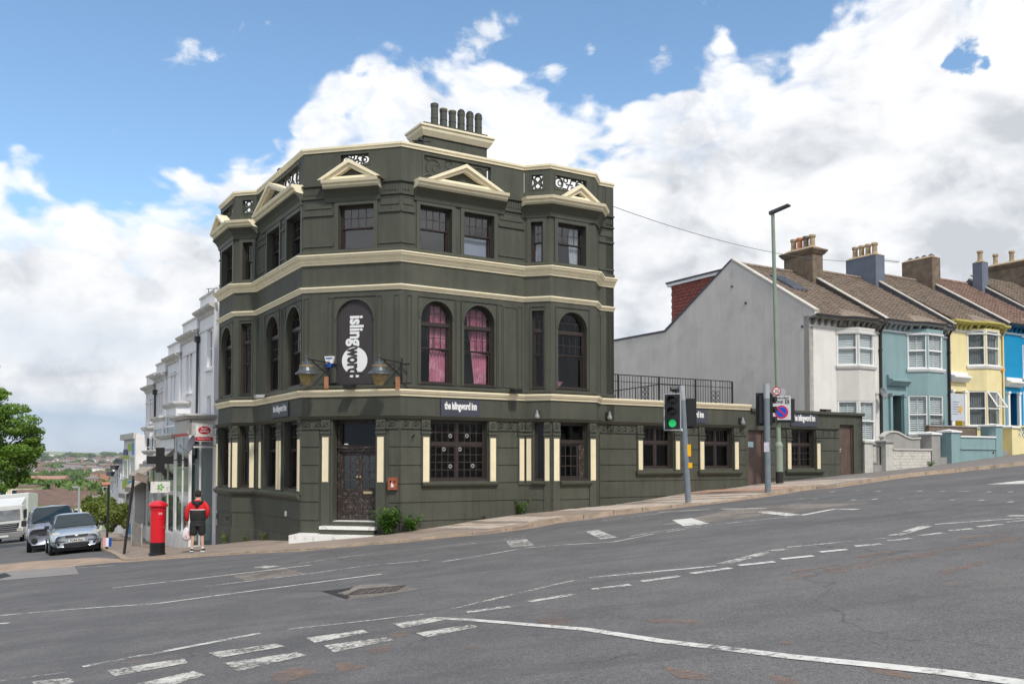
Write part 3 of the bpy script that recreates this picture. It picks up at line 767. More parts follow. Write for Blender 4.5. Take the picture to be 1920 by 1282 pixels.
# openings: face, u0, u1, z0, z1, kind
OPEN = [
    ('ch', 1.13, 2.24, 7.78, 9.14, 's2'), ('rf', 0.60, 1.65, 7.78, 9.14, 's2'), ('rf', 2.06, 3.11, 7.78, 9.14, 's2'), ('bs', 0.22, 0.60, 7.78, 9.10, 's2n'), ('bf', 0.26, 1.34, 7.78, 9.10, 's2'),
    ('ls', -0.55, -0.18, 7.78, 9.12, 's2n'), ('l2', -1.66, -0.19, 7.78, 9.12, 's2'), ('lf', -3.56, -2.24, 7.78, 9.12, 's2'), ('lf', -1.50, -0.17, 7.78, 9.12, 's2'),
    ('ch', 1.08, 2.24, 3.87, 6.35, 'sign'), ('rf', 0.65, 1.69, 3.88, 6.35, 's1'), ('rf', 2.08, 3.13, 3.88, 6.35, 's1'), ('bs', 0.24, 0.62, 3.88, 6.32, 's1n'), ('bf', 0.28, 1.38, 3.88, 6.32, 's1'),
    ('ls', -0.60, -0.20, 3.88, 6.34, 's1n'), ('l2', -1.70, -0.28, 3.88, 6.34, 's1'), ('lf', -3.68, -2.30, 3.86, 6.32, 's1'), ('lf', -1.55, -0.17, 3.86, 6.32, 's1'),
    ('ch', 0.99, 2.32, -0.30, 2.85, 'door'), ('rf', 0.95, 2.89, 1.06, 2.85, 'big'), ('bs', 0.32, 0.62, 1.04, 2.85, 'gn'), ('bf', 0.36, 1.43, 1.04, 2.85, 'bdoor'),
    ('lf', -3.80, -2.41, 0.75, 2.85, 'gl'), ('lf', -1.65, -0.32, 0.75, 2.85, 'gl'), ('ls', -0.61, -0.25, 0.75, 2.83, 'gln'), ('l2', -1.79, -0.33, 0.75, 2.83, 'gl'),
]
def hole(o, g=0.0):
    f, u0, u1, z0, z1, k = o
    if k in ('s1', 'sign'): return archloop(u0, u1, z0, z1, 14)
    return rect(u0, u1, z0, z1)
def pub_walls():
    mb = MB()
    for fn, (F, a, b) in FACES.items():
        hs = [hole(o) for o in OPEN if o[0] == fn]
        mb.panel(F, rect(a, b, -3.2, 9.75), hs, -T, 0)
        # attic parapet, thinner, with the openwork left out of it
        lats = [rect(*l[1:5]) for l in LAT if l[0] == fn]
        mb.panel(F, rect(a, b, 9.75, 10.74), lats, -0.22, -0.01)
    # far sides
    END = Frame(EP, RD + 90); mb.fb(END, 0, 9.5, -T, 0, -2, 10.74)
    BK = Frame(LF.P(-8.9, 0, 0).to_2d(), RD); mb.fb(BK, 0, 11.5, 0, 0.3, -3.2, 10.74)
    mb.part('wall', GRN, PUB)
    mb = MB()
    q = [LF.P(-8.85, -0.1, 0), LF.P(-0.1, -0.1, 0), CH.P(1.5, -0.2, 0), RF.P(0.2, -0.25, 0), RF.P(UE - 0.1, -0.1, 0), RF.P(UE - 0.1, -9.4, 0), RF.P(3.0, -11.0, 0)]
    for z, t in ((3.3, 0.25), (7.2, 0.25), (9.9, 0.2)):
        mb.add([Vector((p.x, p.y, z)) for p in q] + [Vector((p.x, p.y, z + t)) for p in q], [tuple(range(7)), tuple(range(13, 6, -1))] + [(i, (i + 1) % 7, 7 + (i + 1) % 7, 7 + i) for i in range(7)])
    # inner partition walls
    mb.fb(RF, -1.9, UE - 0.4, -4.2, -4.1, -2, 9.9); mb.fb(RF, 3.7, 3.8, -4.1, -0.4, -2, 9.9)
    mb.fb(LF, -8.5, -2.6, -4.2, -4.1, -3, 9.9)
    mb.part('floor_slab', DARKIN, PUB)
LAT = [('ch', 1.16, 2.09, 10.32, 10.66), ('rf', 0.72, 3.02, 9.98, 10.66), ('bs', 0.22, 0.61, 10.13, 10.60), ('bf', 0.18, 1.40, 10.16, 10.60), ('lf', -3.9, -0.42, 9.98, 10.62), ('ls', -0.60, -0.20, 10.14, 10.60), ('l2', -1.75, -0.3, 10.16, 10.60)]
pub_walls()

def lattices():
    for fn, u0, u1, z0, z1 in LAT:
        F = FACES[fn][0]; mb = MB(); w = -0.11; r = 0.030; h = z1 - z0; zc = (z0 + z1) / 2
        def tb(p, rr=r): mb.tube([F.P(a, w, b) for a, b in p], rr, 5)
        L = u1 - u0
        if L < 0.6:
            uc = (u0 + u1) / 2
            for k in (-1, 1): tb(arc(uc, zc + k * h * 0.22, h * 0.20, 0, 2 * PI, 12)); tb(arc(uc + k * L * 0.30, zc, h * 0.18, PI / 2 if k > 0 else -PI / 2, (PI / 2 + PI) if k > 0 else PI / 2, 8))
            tb([(u0, z0), (u0 + L * 0.25, zc), (u0, z1)]); tb([(u1, z0), (u1 - L * 0.25, zc), (u1, z1)])
        else:
            n = max(2, round(L / (h * 1.05))); s = L / n
            for i in range(n):
                c = u0 + s * (i + 0.5); sg = 1 if i < n / 2 else -1
                if i in (0, n - 1):
                    tb(arc(c, zc, h * 0.36, 0, 2 * PI, 14)); tb(arc(c + sg * h * 0.1, zc, h * 0.17, 0, 2 * PI, 10), 0.022)
                    e = u0 if i == 0 else u1
                    tb([(e, z0 + 0.03), (c - sg * h * 0.2, z0 + h * 0.25)]); tb([(e, z1 - 0.03), (c - sg * h * 0.2, z1 - h * 0.25)])
                else:
                    tb([(c - s * 0.65, z0 + h * 0.15), (c - s * 0.2, z0 + h * 0.15), (c - s * 0.05, zc), (c + s * 0.3, zc)])
                    tb([(c + s * 0.65, z1 - h * 0.15), (c + s * 0.2, z1 - h * 0.15), (c + s * 0.05, zc), (c - s * 0.3, zc)])
                    tb(arc(c - s * 0.35, z1 - h * 0.22, h * 0.17, 0, 2 * PI, 9), 0.024); tb(arc(c + s * 0.35, z0 + h * 0.22, h * 0.17, 0, 2 * PI, 9), 0.024)
        mb.ring(F, u0 - 0.03, u1 + 0.03, z0 - 0.03, z1 + 0.03, 0.045, -0.16, 0.005)
        mb.part('openwork_panel', GRN2, PUB)
lattices()

# cream cornices and dark string courses, carried round every face
def shift(path, w):
    return path
def band(name, prof, m, path=PATH): return MB().sweep([tuple(p) for p in path], prof).part(name, m, PUB)
band('parapet_coping', [(-0.24, 10.75), (0.02, 10.75), (0.03, 10.79), (0.04, 10.81), (0.065, 10.83), (0.07, 10.89), (-0.26, 10.92)], CRM)
band('cornice', [(-0.02, 7.39), (0.04, 7.40), (0.05, 7.46), (0.08, 7.47), (0.09, 7.51), (0.13, 7.55), (0.14, 7.57), (0.18, 7.58), (0.19, 7.62), (0.22, 7.64), (0.225, 7.68), (-0.02, 7.72)], CRM)
band('cornice', [(-0.02, 6.60), (0.025, 6.60), (0.03, 6.64), (0.06, 6.65), (0.065, 6.69), (0.10, 6.70), (0.105, 6.745), (-0.02, 6.77)], CRM)
c0path = PATH[:-1] + [RF.P(13.96, 0, 0).to_2d()]
band('cornice', [(-0.02, 3.52), (0.04, 3.52), (0.05, 3.56), (0.055, 3.60), (0.10, 3.615), (0.11, 3.65), (0.13, 3.66), (0.135, 3.71), (-0.02, 3.73)], CRM, c0path)
def strg(z, h, w, path=PATH): band('string_course', [(-0.02, z), (w * 0.7, z), (w, z + h * 0.4), (w, z + h), (-0.02, z + h * 1.15)], GRN2, path)
strg(9.73, 0.05, 0.06); strg(9.36, 0.04, 0.05); strg(7.72, 0.10, 0.06)
strg(3.74, 0.10, 0.10)
band('string_course', [(-0.02, 2.86), (0.05, 2.86), (0.10, 2.93), (0.12, 2.96), (-0.02, 2.99)], GRN2, c0path[:-1] + [RF.P(13.7, 0, 0).to_2d()])

# pieces of trim that sit between the openings
def spans(fn, zc, pad, lo=None, hi=None):
    F, a, b = FACES[fn]; a = a if lo is None else lo; b = b if hi is None else hi
    occ = sorted((o[1] - pad, o[2] + pad) for o in OPEN if o[0] == fn and o[3] - 0.05 < zc < o[4] + 0.05)
    out = []; c = a
    for p, q in occ:
        if p - c > 0.08: out.append((c, p))
        c = max(c, q)
    if b - c > 0.08: out.append((c, b))
    return F, out
# rusticated courses of the ground floor
grooves = [-0.09, 0.45, 0.99, 1.52, 2.05, 2.56]
def courses():
    zs = [-0.62] + grooves
    for fn in FACES:
        if fn in ('lf0', 'le', 'be'): continue
        left = fn in ('lf', 'ls', 'l2')
        for k in range(len(zs) - 1):
            z0, z1 = zs[k] + 0.016, zs[k + 1] - 0.016
            if left and k == 0: continue
            F, sp = spans(fn, (z0 + z1) / 2, 0.26 if fn != 'ch' else 0.42)
            if not left and k < 2 and fn != 'ch': F, sp = spans(fn, -9, 0)
            if left and k < 2: F, sp = spans(fn, -9, 0)
            for a, b in sp:
                # split long runs so that each block can be picked out
                mb = MB(); mb.fb(F, a + 0.0, b - 0.0, 0, 0.022, z0, z1); mb.part('render_course', GRN, PUB)
    mb = MB()
    mb.sweep([tuple(p) for p in PATH[:6]], [(-0.02, -3.2), (0.035, -3.2), (0.035, -0.64), (-0.02, -0.62)]); mb.part('plinth', GRN, PUB)
courses()

# fluted band, sunk panels of the top storey
def toptrim():
    for fn in ('ch', 'rf', 'bs', 'bf', 'lf', 'ls', 'l2', 're'):
        F, a, b = FACES[fn]; blocked = {'ch': (0.65, 2.52), 'rf': (0.35, 3.51), 'bs': (-1, 9), 'bf': (-1, 9), 'lf': (-4.2, 0.02), 'ls': (-9, 9), 'l2': (-9, 9), 're': (99, 99)}[fn]
        for p, q in ((a, min(b, blocked[0])), (max(a, blocked[1]), b)):
            if q - p > 0.25:
                mb = MB(); n = int((q - p - 0.06) / 0.085)
                for i in range(n):
                    u = p + 0.05 + i * 0.085; mb.fb(F, u, u + 0.045, 0, 0.022, 9.50, 9.66)
                    mb.add([F.P(u + 0.0225 + 0.0225 * math.cos(t), 0.022, 9.66 + 0.0225 * math.sin(t)) for t in (0, PI / 3, 2 * PI / 3, PI)], [(0, 1, 2, 3)])
                mb.part('fluted_band', GRN2, PUB, kind=None)
        # panels between windows at lintel level
        F, sp = spans(fn, 9.0, 0.16)
        for p, q in sp:
            if q - p > 0.22:
                mb = MB(); mb.ring(F, p + 0.05, q - 0.05, 9.08, 9.30, 0.022, 0, 0.022); mb.fb(F, p + 0.072, q - 0.072, 0, 0.010, 9.102, 9.278); mb.part('raised_panel', GRN2, PUB)
                mb = MB(); mb.fb(F, p, q, 0, 0.03, 7.95, 8.0); mb.part('moulding', GRN2, PUB)
                mb = MB(); mb.fb(F, p, q, 0, 0.045, 8.86, 8.90); mb.fb(F, p, q, 0, 0.025, 8.90, 8.925); mb.part('moulding', GRN2, PUB)
        # architraves round the upper windows
    for o in OPEN:
        fn, u0, u1, z0, z1, k = o; F = FACES[fn][0]
        if k.startswith('s2'):
            mb = MB(); mb.panel(F, rect(u0 - 0.12, u1 + 0.12, z0 - 0.06, z1 + 0.13), [rect(u0, u1, z0, z1)], 0, 0.035)
            mb.panel(F, rect(u0 - 0.16, u1 + 0.16, z1 + 0.13, z1 + 0.18), [], 0, 0.06)
            mb.part('architrave', GRN2, PUB)
        if k in ('s1', 'sign', 's1n'):
            mb = MB(); e = 0.10 if k != 's1n' else 0.06
            mb.ring(F, u0 - e, u1 + e, z0 - 0.0, 6.46, 0.022, 0, 0.028, 0.0)
            mb.part('panel_moulding', GRN2, PUB)
            if k != 's1n':
                c, r = (u0 + u1) / 2, (u1 - u0) / 2
                mb = MB(); mb.panel(F, arc(c, z1 - r, r + 0.055, 0, PI, 14) + arc(c, z1 - r, r, PI, 0, 14), [], 0, 0.02); mb.part('arch_moulding', GRN2, PUB)
    # pilaster strips between first-floor windows
    for fn, us in (('rf', (0.28, 1.885, 3.33, 4.05)), ('lf', (-4.6, -1.92, 0 - 0.03)), ('ch', (0.12, 0.88, 2.42, 2.95)), ('re', (UE - 0.12, UE - 0.62))):
        F = FACES[fn][0]
        for u in us:
            mb = MB(); mb.ring(F, u - 0.075, u + 0.075, 3.90, 6.44, 0.014, 0, 0.020); mb.part('panel_moulding', GRN2, PUB)
    for p, q, F in ((3.45, 3.95, RF),):
        mb = MB(); mb.ring(F, p, q, 3.9, 6.40, 0.02, 0, 0.018); mb.part('panel_moulding', GRN2, PUB)
toptrim()

# pediments
def pediments():
    def bandpath(F, a, b, pre=None, post=None): return [tuple(F.P(a, 0, 0)[:2]), tuple(F.P(b, 0, 0)[:2])]
    CP = [(0.0, 9.58), (0.20, 9.60), (0.27, 9.66), (0.27, 9.70), (0.35, 9.74), (0.38, 9.82), (0.0, 9.84)]
    CV = [(0.0, 9.24), (0.05, 9.24), (0.08, 9.36), (0.16, 9.48), (0.28, 9.575), (0.0, 9.578)]
    def one(path, F, ua, ub, apex, zb, lo_label=None):
        r = MB().sweep(path, CP).part('pediment', CRM, PUB)
        MB().sweep(path, CV).part('cove', GRN2, PUB)
        c = (ua + ub) / 2; t = 0.20; zb0 = zb - 0.01
        sl = (apex - zb) / ((ub - ua) / 2)
        mb = MB()
        out = [(ua, zb0), (ub, zb0), (c, apex)]
        q = 0.17 * math.sqrt(1 + sl * sl); inn = [(ua + q / sl + 0.10, zb0 + 0.08), (ub - q / sl - 0.10, zb0 + 0.08), (c, zb0 + 0.08 + ((ub - ua) / 2 - q / sl - 0.10) * sl)]
        mb.panel(F, out, [inn], 0.0, 0.30)
        q2 = 0.075 * math.sqrt(1 + sl * sl)
        mb.panel(F, [(ua - 0.05, zb0), (ua - 0.05 + q2 / sl, zb0), (c, apex + 0.02 - q2 + 0.0), (ub + 0.05 - q2 / sl, zb0), (ub + 0.05, zb0), (c, apex + 0.045)], [], 0.0, 0.38)
        mb.part('raking_cornice', CRM, r)
        mb = MB(); mb.panel(F, [(ua + 0.2, zb0), (ub - 0.2, zb0), (c, apex - 0.12)], [], 0.0, 0.13); mb.part('tympanum', GRN, r)
    def pp(*a): return [tuple(F.P(u, 0, 0)[:2]) for F, u in a]
    one(pp((CH, 0.72), (CH, 2.46)), CH, 0.66, 2.52, 10.35, 9.84)
    one(pp((RF, 0.40), (RF, 3.46)), RF, 0.70, 3.22, 10.42, 9.84)
    one(pp((LF, -4.20), (LF, -0.03)), LF, -4.0, -0.65, 10.42, 9.84)
    one(pp((RF, 4.1), (BS, 0), (BF, 0), (BF, BW), (BE, 0.72)), BF, 0.26, 1.60, 10.27, 9.84)
    one(pp((L2, -LW), (LS, -0.861), (LS, 0), (LF, -4.60)), L2, -1.9, -0.25, 10.27, 9.84)
pediments()

# ground floor: ornamental frieze, pilasters, sills
def scroll_mesh():
    mb = MB(); pts = []
    for i in range(15): a = i / 14 * 1.6 * PI; r = 0.062 * (1 - i / 20); pts.append((-0.055 + r * math.cos(a), 0, r * math.sin(a)))
    mb.tube(pts, 0.013, 4)
    mb.tube([(-p[0], 0, -p[2]) for p in pts], 0.013, 4)
    mb.tube([(-0.11, 0, -0.07), (0, -0.01, 0), (0.11, 0, 0.07)], 0.012, 4)
    mb.tube([(-0.02, 0, 0.08), (0.03, 0, 0.055), (0.10, 0, 0.085)], 0.011, 4); mb.tube([(0.02, 0, -0.08), (-0.03, 0, -0.055), (-0.10, 0, -0.085)], 0.011, 4)
    return mb.mesh('scroll', GRN2)
SCR = scroll_mesh()
def frieze(F, a, b, parent=PUB, z0=2.60, z1=2.855, moulding=True):
    if b - a < 0.1: return
    if moulding:
        mb = MB(); mb.fb(F, a, b, 0, 0.035, z0 - 0.045, z0 - 0.005); mb.fb(F, a, b, 0, 0.06, z0 - 0.02, z0 + 0.0); mb.part('moulding', GRN2, parent)
    n = max(1, int((b - a) / 0.27)); s = (b - a) / n
    for i in range(n): inst('frieze_ornament', SCR, parent, F.M(a + s * (i + 0.5), 0.012, (z0 + z1) / 2))
def pilaster(F, u, w, z0, z1, zbase, parent=PUB, cap=True, cw=0.19):
    mb = MB(); mb.fb(F, u - w / 2, u + w / 2, 0, 0.055, zbase, 2.845)
    mb.fb(F, u - w / 2 - 0.02, u + w / 2 + 0.02, 0, 0.085, 2.44, 2.50); mb.fb(F, u - w / 2 - 0.01, u + w / 2 + 0.01, 0, 0.10, 2.565, 2.60)
    p = mb.part('pilaster', GRN2, parent)
    mb = MB(); mb.fb(F, u - cw / 2, u + cw / 2, 0.055, 0.062, z0, z1)
    n = 5; s = cw / (2 * n + 1)
    for i in range(n + 1): mb.fb(F, u - cw / 2 + s * 2 * i, u - cw / 2 + s * (2 * i + 1), 0.062, 0.074, z0, z1)
    mb.part('fluted_panel', CRM, p)
    inst('capital_ornament', SCR, p, F.M(u, 0.062, 2.72))
def sill(F, a, b, z, parent=PUB, name='window_sill', m=None):
    mb = MB()
    pr = [(0, z - 0.14), (0.05, z - 0.14), (0.12, z - 0.10), (0.15, z - 0.05), (0.15, z), (0, z + 0.015)]
    mb.sweep([tuple(F.P(a, 0, 0)[:2]), tuple(F.P(b, 0, 0)[:2])], pr); mb.part(name, m or GRN2, parent)
def ground():
    for fn, F, us, z0, z1, base in (('rf', RF, (0.80, 3.05), 1.04, 2.34, 0.92), ('bf', BF, (0.17, 1.57), 1.04, 2.34, -0.6), ('ch', CH, (0.79, 2.50), 1.04, 2.34, -0.6)):
        for u in us: pilaster(F, u, 0.28 if fn != 'bf' else 0.25, z0, z1, base)
    pilaster(RF, 4.38 - 0.30, 0.24, 1.04, 2.34, 0.92, cw=0.16)
    pilaster(BS, 0.735, 0.20, 1.04, 2.34, -0.6, cw=0.14); pilaster(BS, 0.16, 0.20, 1.04, 2.34, 0.92, cw=0.14)
    for u in (-4.05, -2.16, -1.90, -0.10): pilaster(LF, u, 0.24, 0.76, 2.28, 0.66, cw=0.17)
    pilaster(LS, -0.74, 0.22, 0.76, 2.28, 0.66, cw=0.18); pilaster(LS, -0.11, 0.20, 0.76, 2.28, 0.66, cw=0.16)
    pilaster(L2, -0.17, 0.24, 0.76, 2.28, 0.66, cw=0.17); pilaster(L2, -1.92, 0.22, 0.76, 2.28, 0.66, cw=0.17)
    for fn in ('ch', 'rf', 'lf', 're'):
        F, sp = spans(fn, 2.7, 0.28)
        for a, b in sp: frieze(F, a + 0.02, b - 0.02)
    sill(RF, 0.66, 3.20, 1.02); sill(BS, 0.26, 0.68, 1.02); sill(BF, 0.30, 1.49, 1.02)
    band('window_sill', [(0, 0.50), (0.05, 0.50), (0.12, 0.56), (0.15, 0.62), (0.15, 0.68), (0, 0.70)], GRN2, [LF.P(0.02, 0, 0).to_2d(), C1][:1] and [L1b, L1, L0, LF.P(-0.02, 0, 0).to_2d()])
ground()

# windows
PM = {}
def pane(parent, F, u0, u1, z0, z1, w, m):
    k = (round(u1 - u0, 2), round(z1 - z0, 2), m.name)
    if k not in PM:
        mb = MB(); mb.box(0, u1 - u0, -0.003, 0.003, 0, z1 - z0); PM[k] = mb.mesh('pane', m)
    return inst('pane', PM[k], parent, F.M(u0, w, z0))
def glazing(parent, F, u0, u1, z0, z1, w, nx, ny, m, gm, fr=0.045, bar=0.022, th=0.04, arch_top=False, archrail=0.0):
    """one sash: border, bars, a pane in every opening"""
    mb = MB(); a, b, c, d = u0 + fr, u1 - fr, z0 + fr, z1 - fr
    if arch_top:   # semicircular light
        r = (u1 - u0) / 2; cu = (u0 + u1) / 2
        zs = z1 - r
        mb.panel(F, archloop(u0, u1, z0, z1, 12), [archloop(u0 + fr, u1 - fr, z0 + fr, z1 - fr, 12)], w - th / 2, w + th / 2)
        for i in range(1, nx):
            u = lerp(a, b, i / nx); h = zs + math.sqrt(max(0, (r - fr) ** 2 - (u - cu) ** 2)); mb.fb(F, u - bar / 2, u + bar / 2, w - 0.012, w + 0.012, c, h)
        zz = lerp(c, d, 0.48); hw = math.sqrt(max(0.01, (r - fr) ** 2 - max(0, zz - zs) ** 2)); mb.fb(F, cu - hw, cu + hw, w - 0.011, w + 0.011, zz - bar / 2, zz + bar / 2)
        o = mb.part('top_light', m, parent)
        g = MB(); g.panel(F, archloop(u0 + fr, u1 - fr, z0 + fr, z1 - fr, 12), [], w - 0.003, w + 0.003); g.part('arched_pane', gm, parent); return o
    hole_ = rect(a, b, c, d)
    if archrail:
        hole_ = [(a, c), (b, c)] + [(lerp(b, a, i / 8), d - archrail * (2 * i / 8 - 1) ** 2) for i in range(9)]
    mb.panel(F, rect(u0, u1, z0, z1), [hole_], w - th / 2, w + th / 2)
    for i in range(1, nx): u = lerp(a, b, i / nx); mb.fb(F, u - bar / 2, u + bar / 2, w - 0.012, w + 0.012, c, d)
    for j in range(1, ny): z = lerp(c, d, j / ny); mb.fb(F, a, b, w - 0.011, w + 0.011, z - bar / 2, z + bar / 2)
    o = mb.part('sash', m, parent)
    for i in range(nx):
        for j in range(ny): pane(parent, F, lerp(a, b, i / nx) + bar * 0.3, lerp(a, b, (i + 1) / nx) - bar * 0.3, lerp(c, d, j / ny) + bar * 0.3, lerp(c, d, (j + 1) / ny) - bar * 0.3, w, gm)
    return o
WD = -0.20
def pub_windows():
    for o in OPEN:
        fn, u0, u1, z0, z1, k = o; F = FACES[fn][0]
        if k in ('sign', 'door'): continue
        mb = MB(); e = 0.05
        if k == 's1': mb.panel(F, archloop(u0, u1, z0, z1, 14), [archloop(u0 + e, u1 - e, z0 + e, z1 - e, 14)], WD - 0.06, WD + 0.03)
        else: mb.ring(F, u0, u1, z0, z1, e, WD - 0.06, WD + 0.03)
        mb.fb(F, u0, u1, WD + 0.03, -0.02 if k != 's2' else -0.01, z0, z0 + 0.07)
        a, b, c, d = u0 + e, u1 - e, z0 + 0.07, z1 - e
        fm = BRN
        if k in ('s1', 's1n'):
            zt, zm = 5.62 if k == 's1' else 5.66, 4.95
            mb.fb(F, a, b, WD - 0.05, WD + 0.06, zt, zt + 0.09)
        if k == 'big':
            zt = 2.10; um = (u0 + u1) / 2
            mb.fb(F, a, b, WD - 0.05, WD + 0.04, zt, zt + 0.09); mb.fb(F, um - 0.035, um + 0.035, WD - 0.05, WD + 0.035, c, d)
        if k == 'bdoor': mb.fb(F, a, b, WD - 0.05, WD + 0.05, 2.20, 2.28)
        wn = mb.part('window', fm, PUB)
        if k in ('s2', 's2n'):
            nx = 4 if k == 's2' else 2; zm = 8.47
            glazing(wn, F, a, b, zm, d, WD, nx, 2, fm, GLU, 0.035, 0.018); glazing(wn, F, a, b, c, zm + 0.03, WD - 0.04, 1, 1, fm, GLU, 0.045)
        elif k in ('s1', 's1n'):
            nx = 4 if k == 's1' else 2
            if k == 's1': glazing(wn, F, a, b, zt + 0.09, d, WD, nx, 2, fm, GLS, 0.03, 0.018, arch_top=True)
            else: glazing(wn, F, a, b, zt + 0.09, d, WD, 2, 2, fm, GLS, 0.03, 0.018)
            glazing(wn, F, a, b, zm, zt, WD, nx, 2, fm, GLS, 0.035, 0.018); glazing(wn, F, a, b, c, zm + 0.03, WD - 0.04, 1, 1, fm, GLS, 0.045, archrail=0.07)
        elif k == 'big':
            for p, q in ((a, um - 0.035), (um + 0.035, b)):
                glazing(wn, F, p, q, zt + 0.09, d, WD, 4, 2, fm, GLS, 0.035, 0.026); glazing(wn, F, p, q, c, zt, WD, 4, 4, fm, GLS, 0.035, 0.026)
        elif k in ('gl', 'gln'):
            glazing(wn, F, a, b, 1.98, d, WD, 4 if k == 'gl' else 2, 2, fm, GLS, 0.035, 0.018); glazing(wn, F, a, b, c, 2.01, WD - 0.04, 1, 1, fm, GLS, 0.05, archrail=0.06)
        elif k == 'gn':
            glazing(wn, F, a, b, c, d, WD, 1, 1, fm, GLS, 0.03)
        elif k == 'bdoor':
            glazing(wn, F, a, b, 2.28, d, WD, 1, 1, fm, GLS, 0.04); glazing(wn, F, a, b - 0.20, c, 2.20, WD - 0.02, 3, 3, fm, GLS, 0.075, 0.03)
            MB().fb(F, b - 0.20, b, WD - 0.04, WD + 0.03, c, 2.20).part('jamb_board', BRNW, wn)
pub_windows()

# door in the splayed corner
def pub_door():
    F = CH; w = -0.42; u0, u1 = 0.99, 2.32
    mb = MB(); mb.ring(F, u0, u1, -0.3, 2.85, 0.07, w - 0.06, w + 0.06, 0.2)
    mb.fb(F, u0 + 0.02, u1 - 0.02, w, w + 0.15, 2.02, 2.07); mb.fb(F, u0 + 0.05, u1 - 0.05, w, w + 0.10, 1.93, 2.02)
    d = mb.part('door', BRNW, PUB)
    glazing(d, F, u0 + 0.07, u1 - 0.07, 2.08, 2.78, w, 1, 1, BRN, GLS, 0.05)
    um = (u0 + u1) / 2
    for a, b, s in ((u0 + 0.07, um - 0.004, -1), (um + 0.004, u1 - 0.07, 1)):
        mb = MB(); o = 0.10; gz0, gz1 = 0.85, 1.82
        mb.panel(F, rect(a, b, -0.08, 1.93), [rect(a + o, b - o, gz0, gz1)], w - 0.035, w + 0.02)
        for i in (1,): u = (a + b) / 2; mb.fb(F, u - 0.014, u + 0.014, w - 0.01, w + 0.018, gz0, gz1)
        for j in range(1, 4): z = lerp(gz0, gz1, j / 4); mb.fb(F, a + o, b - o, w - 0.012, w + 0.016, z - 0.014, z + 0.014)
        lf = mb.part('door_leaf', BRNW, d)
        mb = MB(); mb.ring(F, a + 0.09, b - 0.09, 0.10, 0.60, 0.03, w + 0.02, w + 0.04); mb.fb(F, a + 0.14, b - 0.14, w + 0.02, w + 0.032, 0.15, 0.55); mb.part('door_panel', BRNW, d)
        mb = MB(); mb.ring(F, a + 0.09, b - 0.09, 0.65, 0.80, 0.02, w + 0.02, w + 0.035); mb.part('door_panel', BRNW, d)
        for i in range(2):
            for j in range(4):
                c0, c1 = lerp(a + o, b - o, i / 2), lerp(a + o, b - o, (i + 1) / 2); pane(d, F, c0 + 0.008, c1 - 0.008, lerp(gz0, gz1, j / 4) + 0.008, lerp(gz0, gz1, (j + 1) / 4) - 0.008, w, GLD)
        mb = MB(); u = b - 0.045 if s < 0 else a + 0.045
        mb.lathe(F.P(u, w + 0.02, 1.18), [(0.012, 0), (0.03, 0.02), (0.034, 0.04), (0.02, 0.055)], 10, F.T(0, 0, 0).to_3x3()); mb.part('door_knob', mat('brass', (0.62, 0.50, 0.28), 0.3, 0.1, 5, metal=0.7), d)
    mb = MB(); mb.fb(F, um + 0.14, um + 0.42, w + 0.02, w + 0.035, 0.69, 0.76); mb.part('letter_plate', MATS['brass'], d)
    mb = MB(); mb.fb(F, 1.20, 1.32, w + 0.06, w + 0.065, 2.13, 2.16); mb.part('number_plate', WHT, d)
    mb = MB(); mb.fb(F, u0, u1, w - 0.05, -0.05, -0.16, -0.09); mb.part('threshold', WHT, PUB)
    mb = MB(); mb.fb(F, u0, u1, w - 0.05, 0.01, -0.35, -0.16); mb.part('door_riser', GRN, PUB)
    mb = MB(); mb.fb(F, 0.72, 2.42, 0.0, 0.30, -0.32, -0.23); mb.part('doorstep', WHT, PUB)
    mb = MB(); mb.fb(F, 0.74, 2.40, 0.0, 0.27, -0.6, -0.32); mb.part('step_riser', GRN, PUB)
    # wedge-shaped white landing that the sloping pavement runs out against
    mb = MB(); mb.box8([F.P(-0.02, 0.72, -1.4), F.P(2.45, 0.60, -1.0), F.P(2.45, 0, -1.0), F.P(-0.02, -0.0, -1.4), F.P(-0.02, 0.72, -0.475), F.P(2.45, 0.60, -0.47), F.P(2.45, 0, -0.45), F.P(-0.02, 0, -0.45)]); mb.part('white_landing', WHT, PUB)
pub_door()

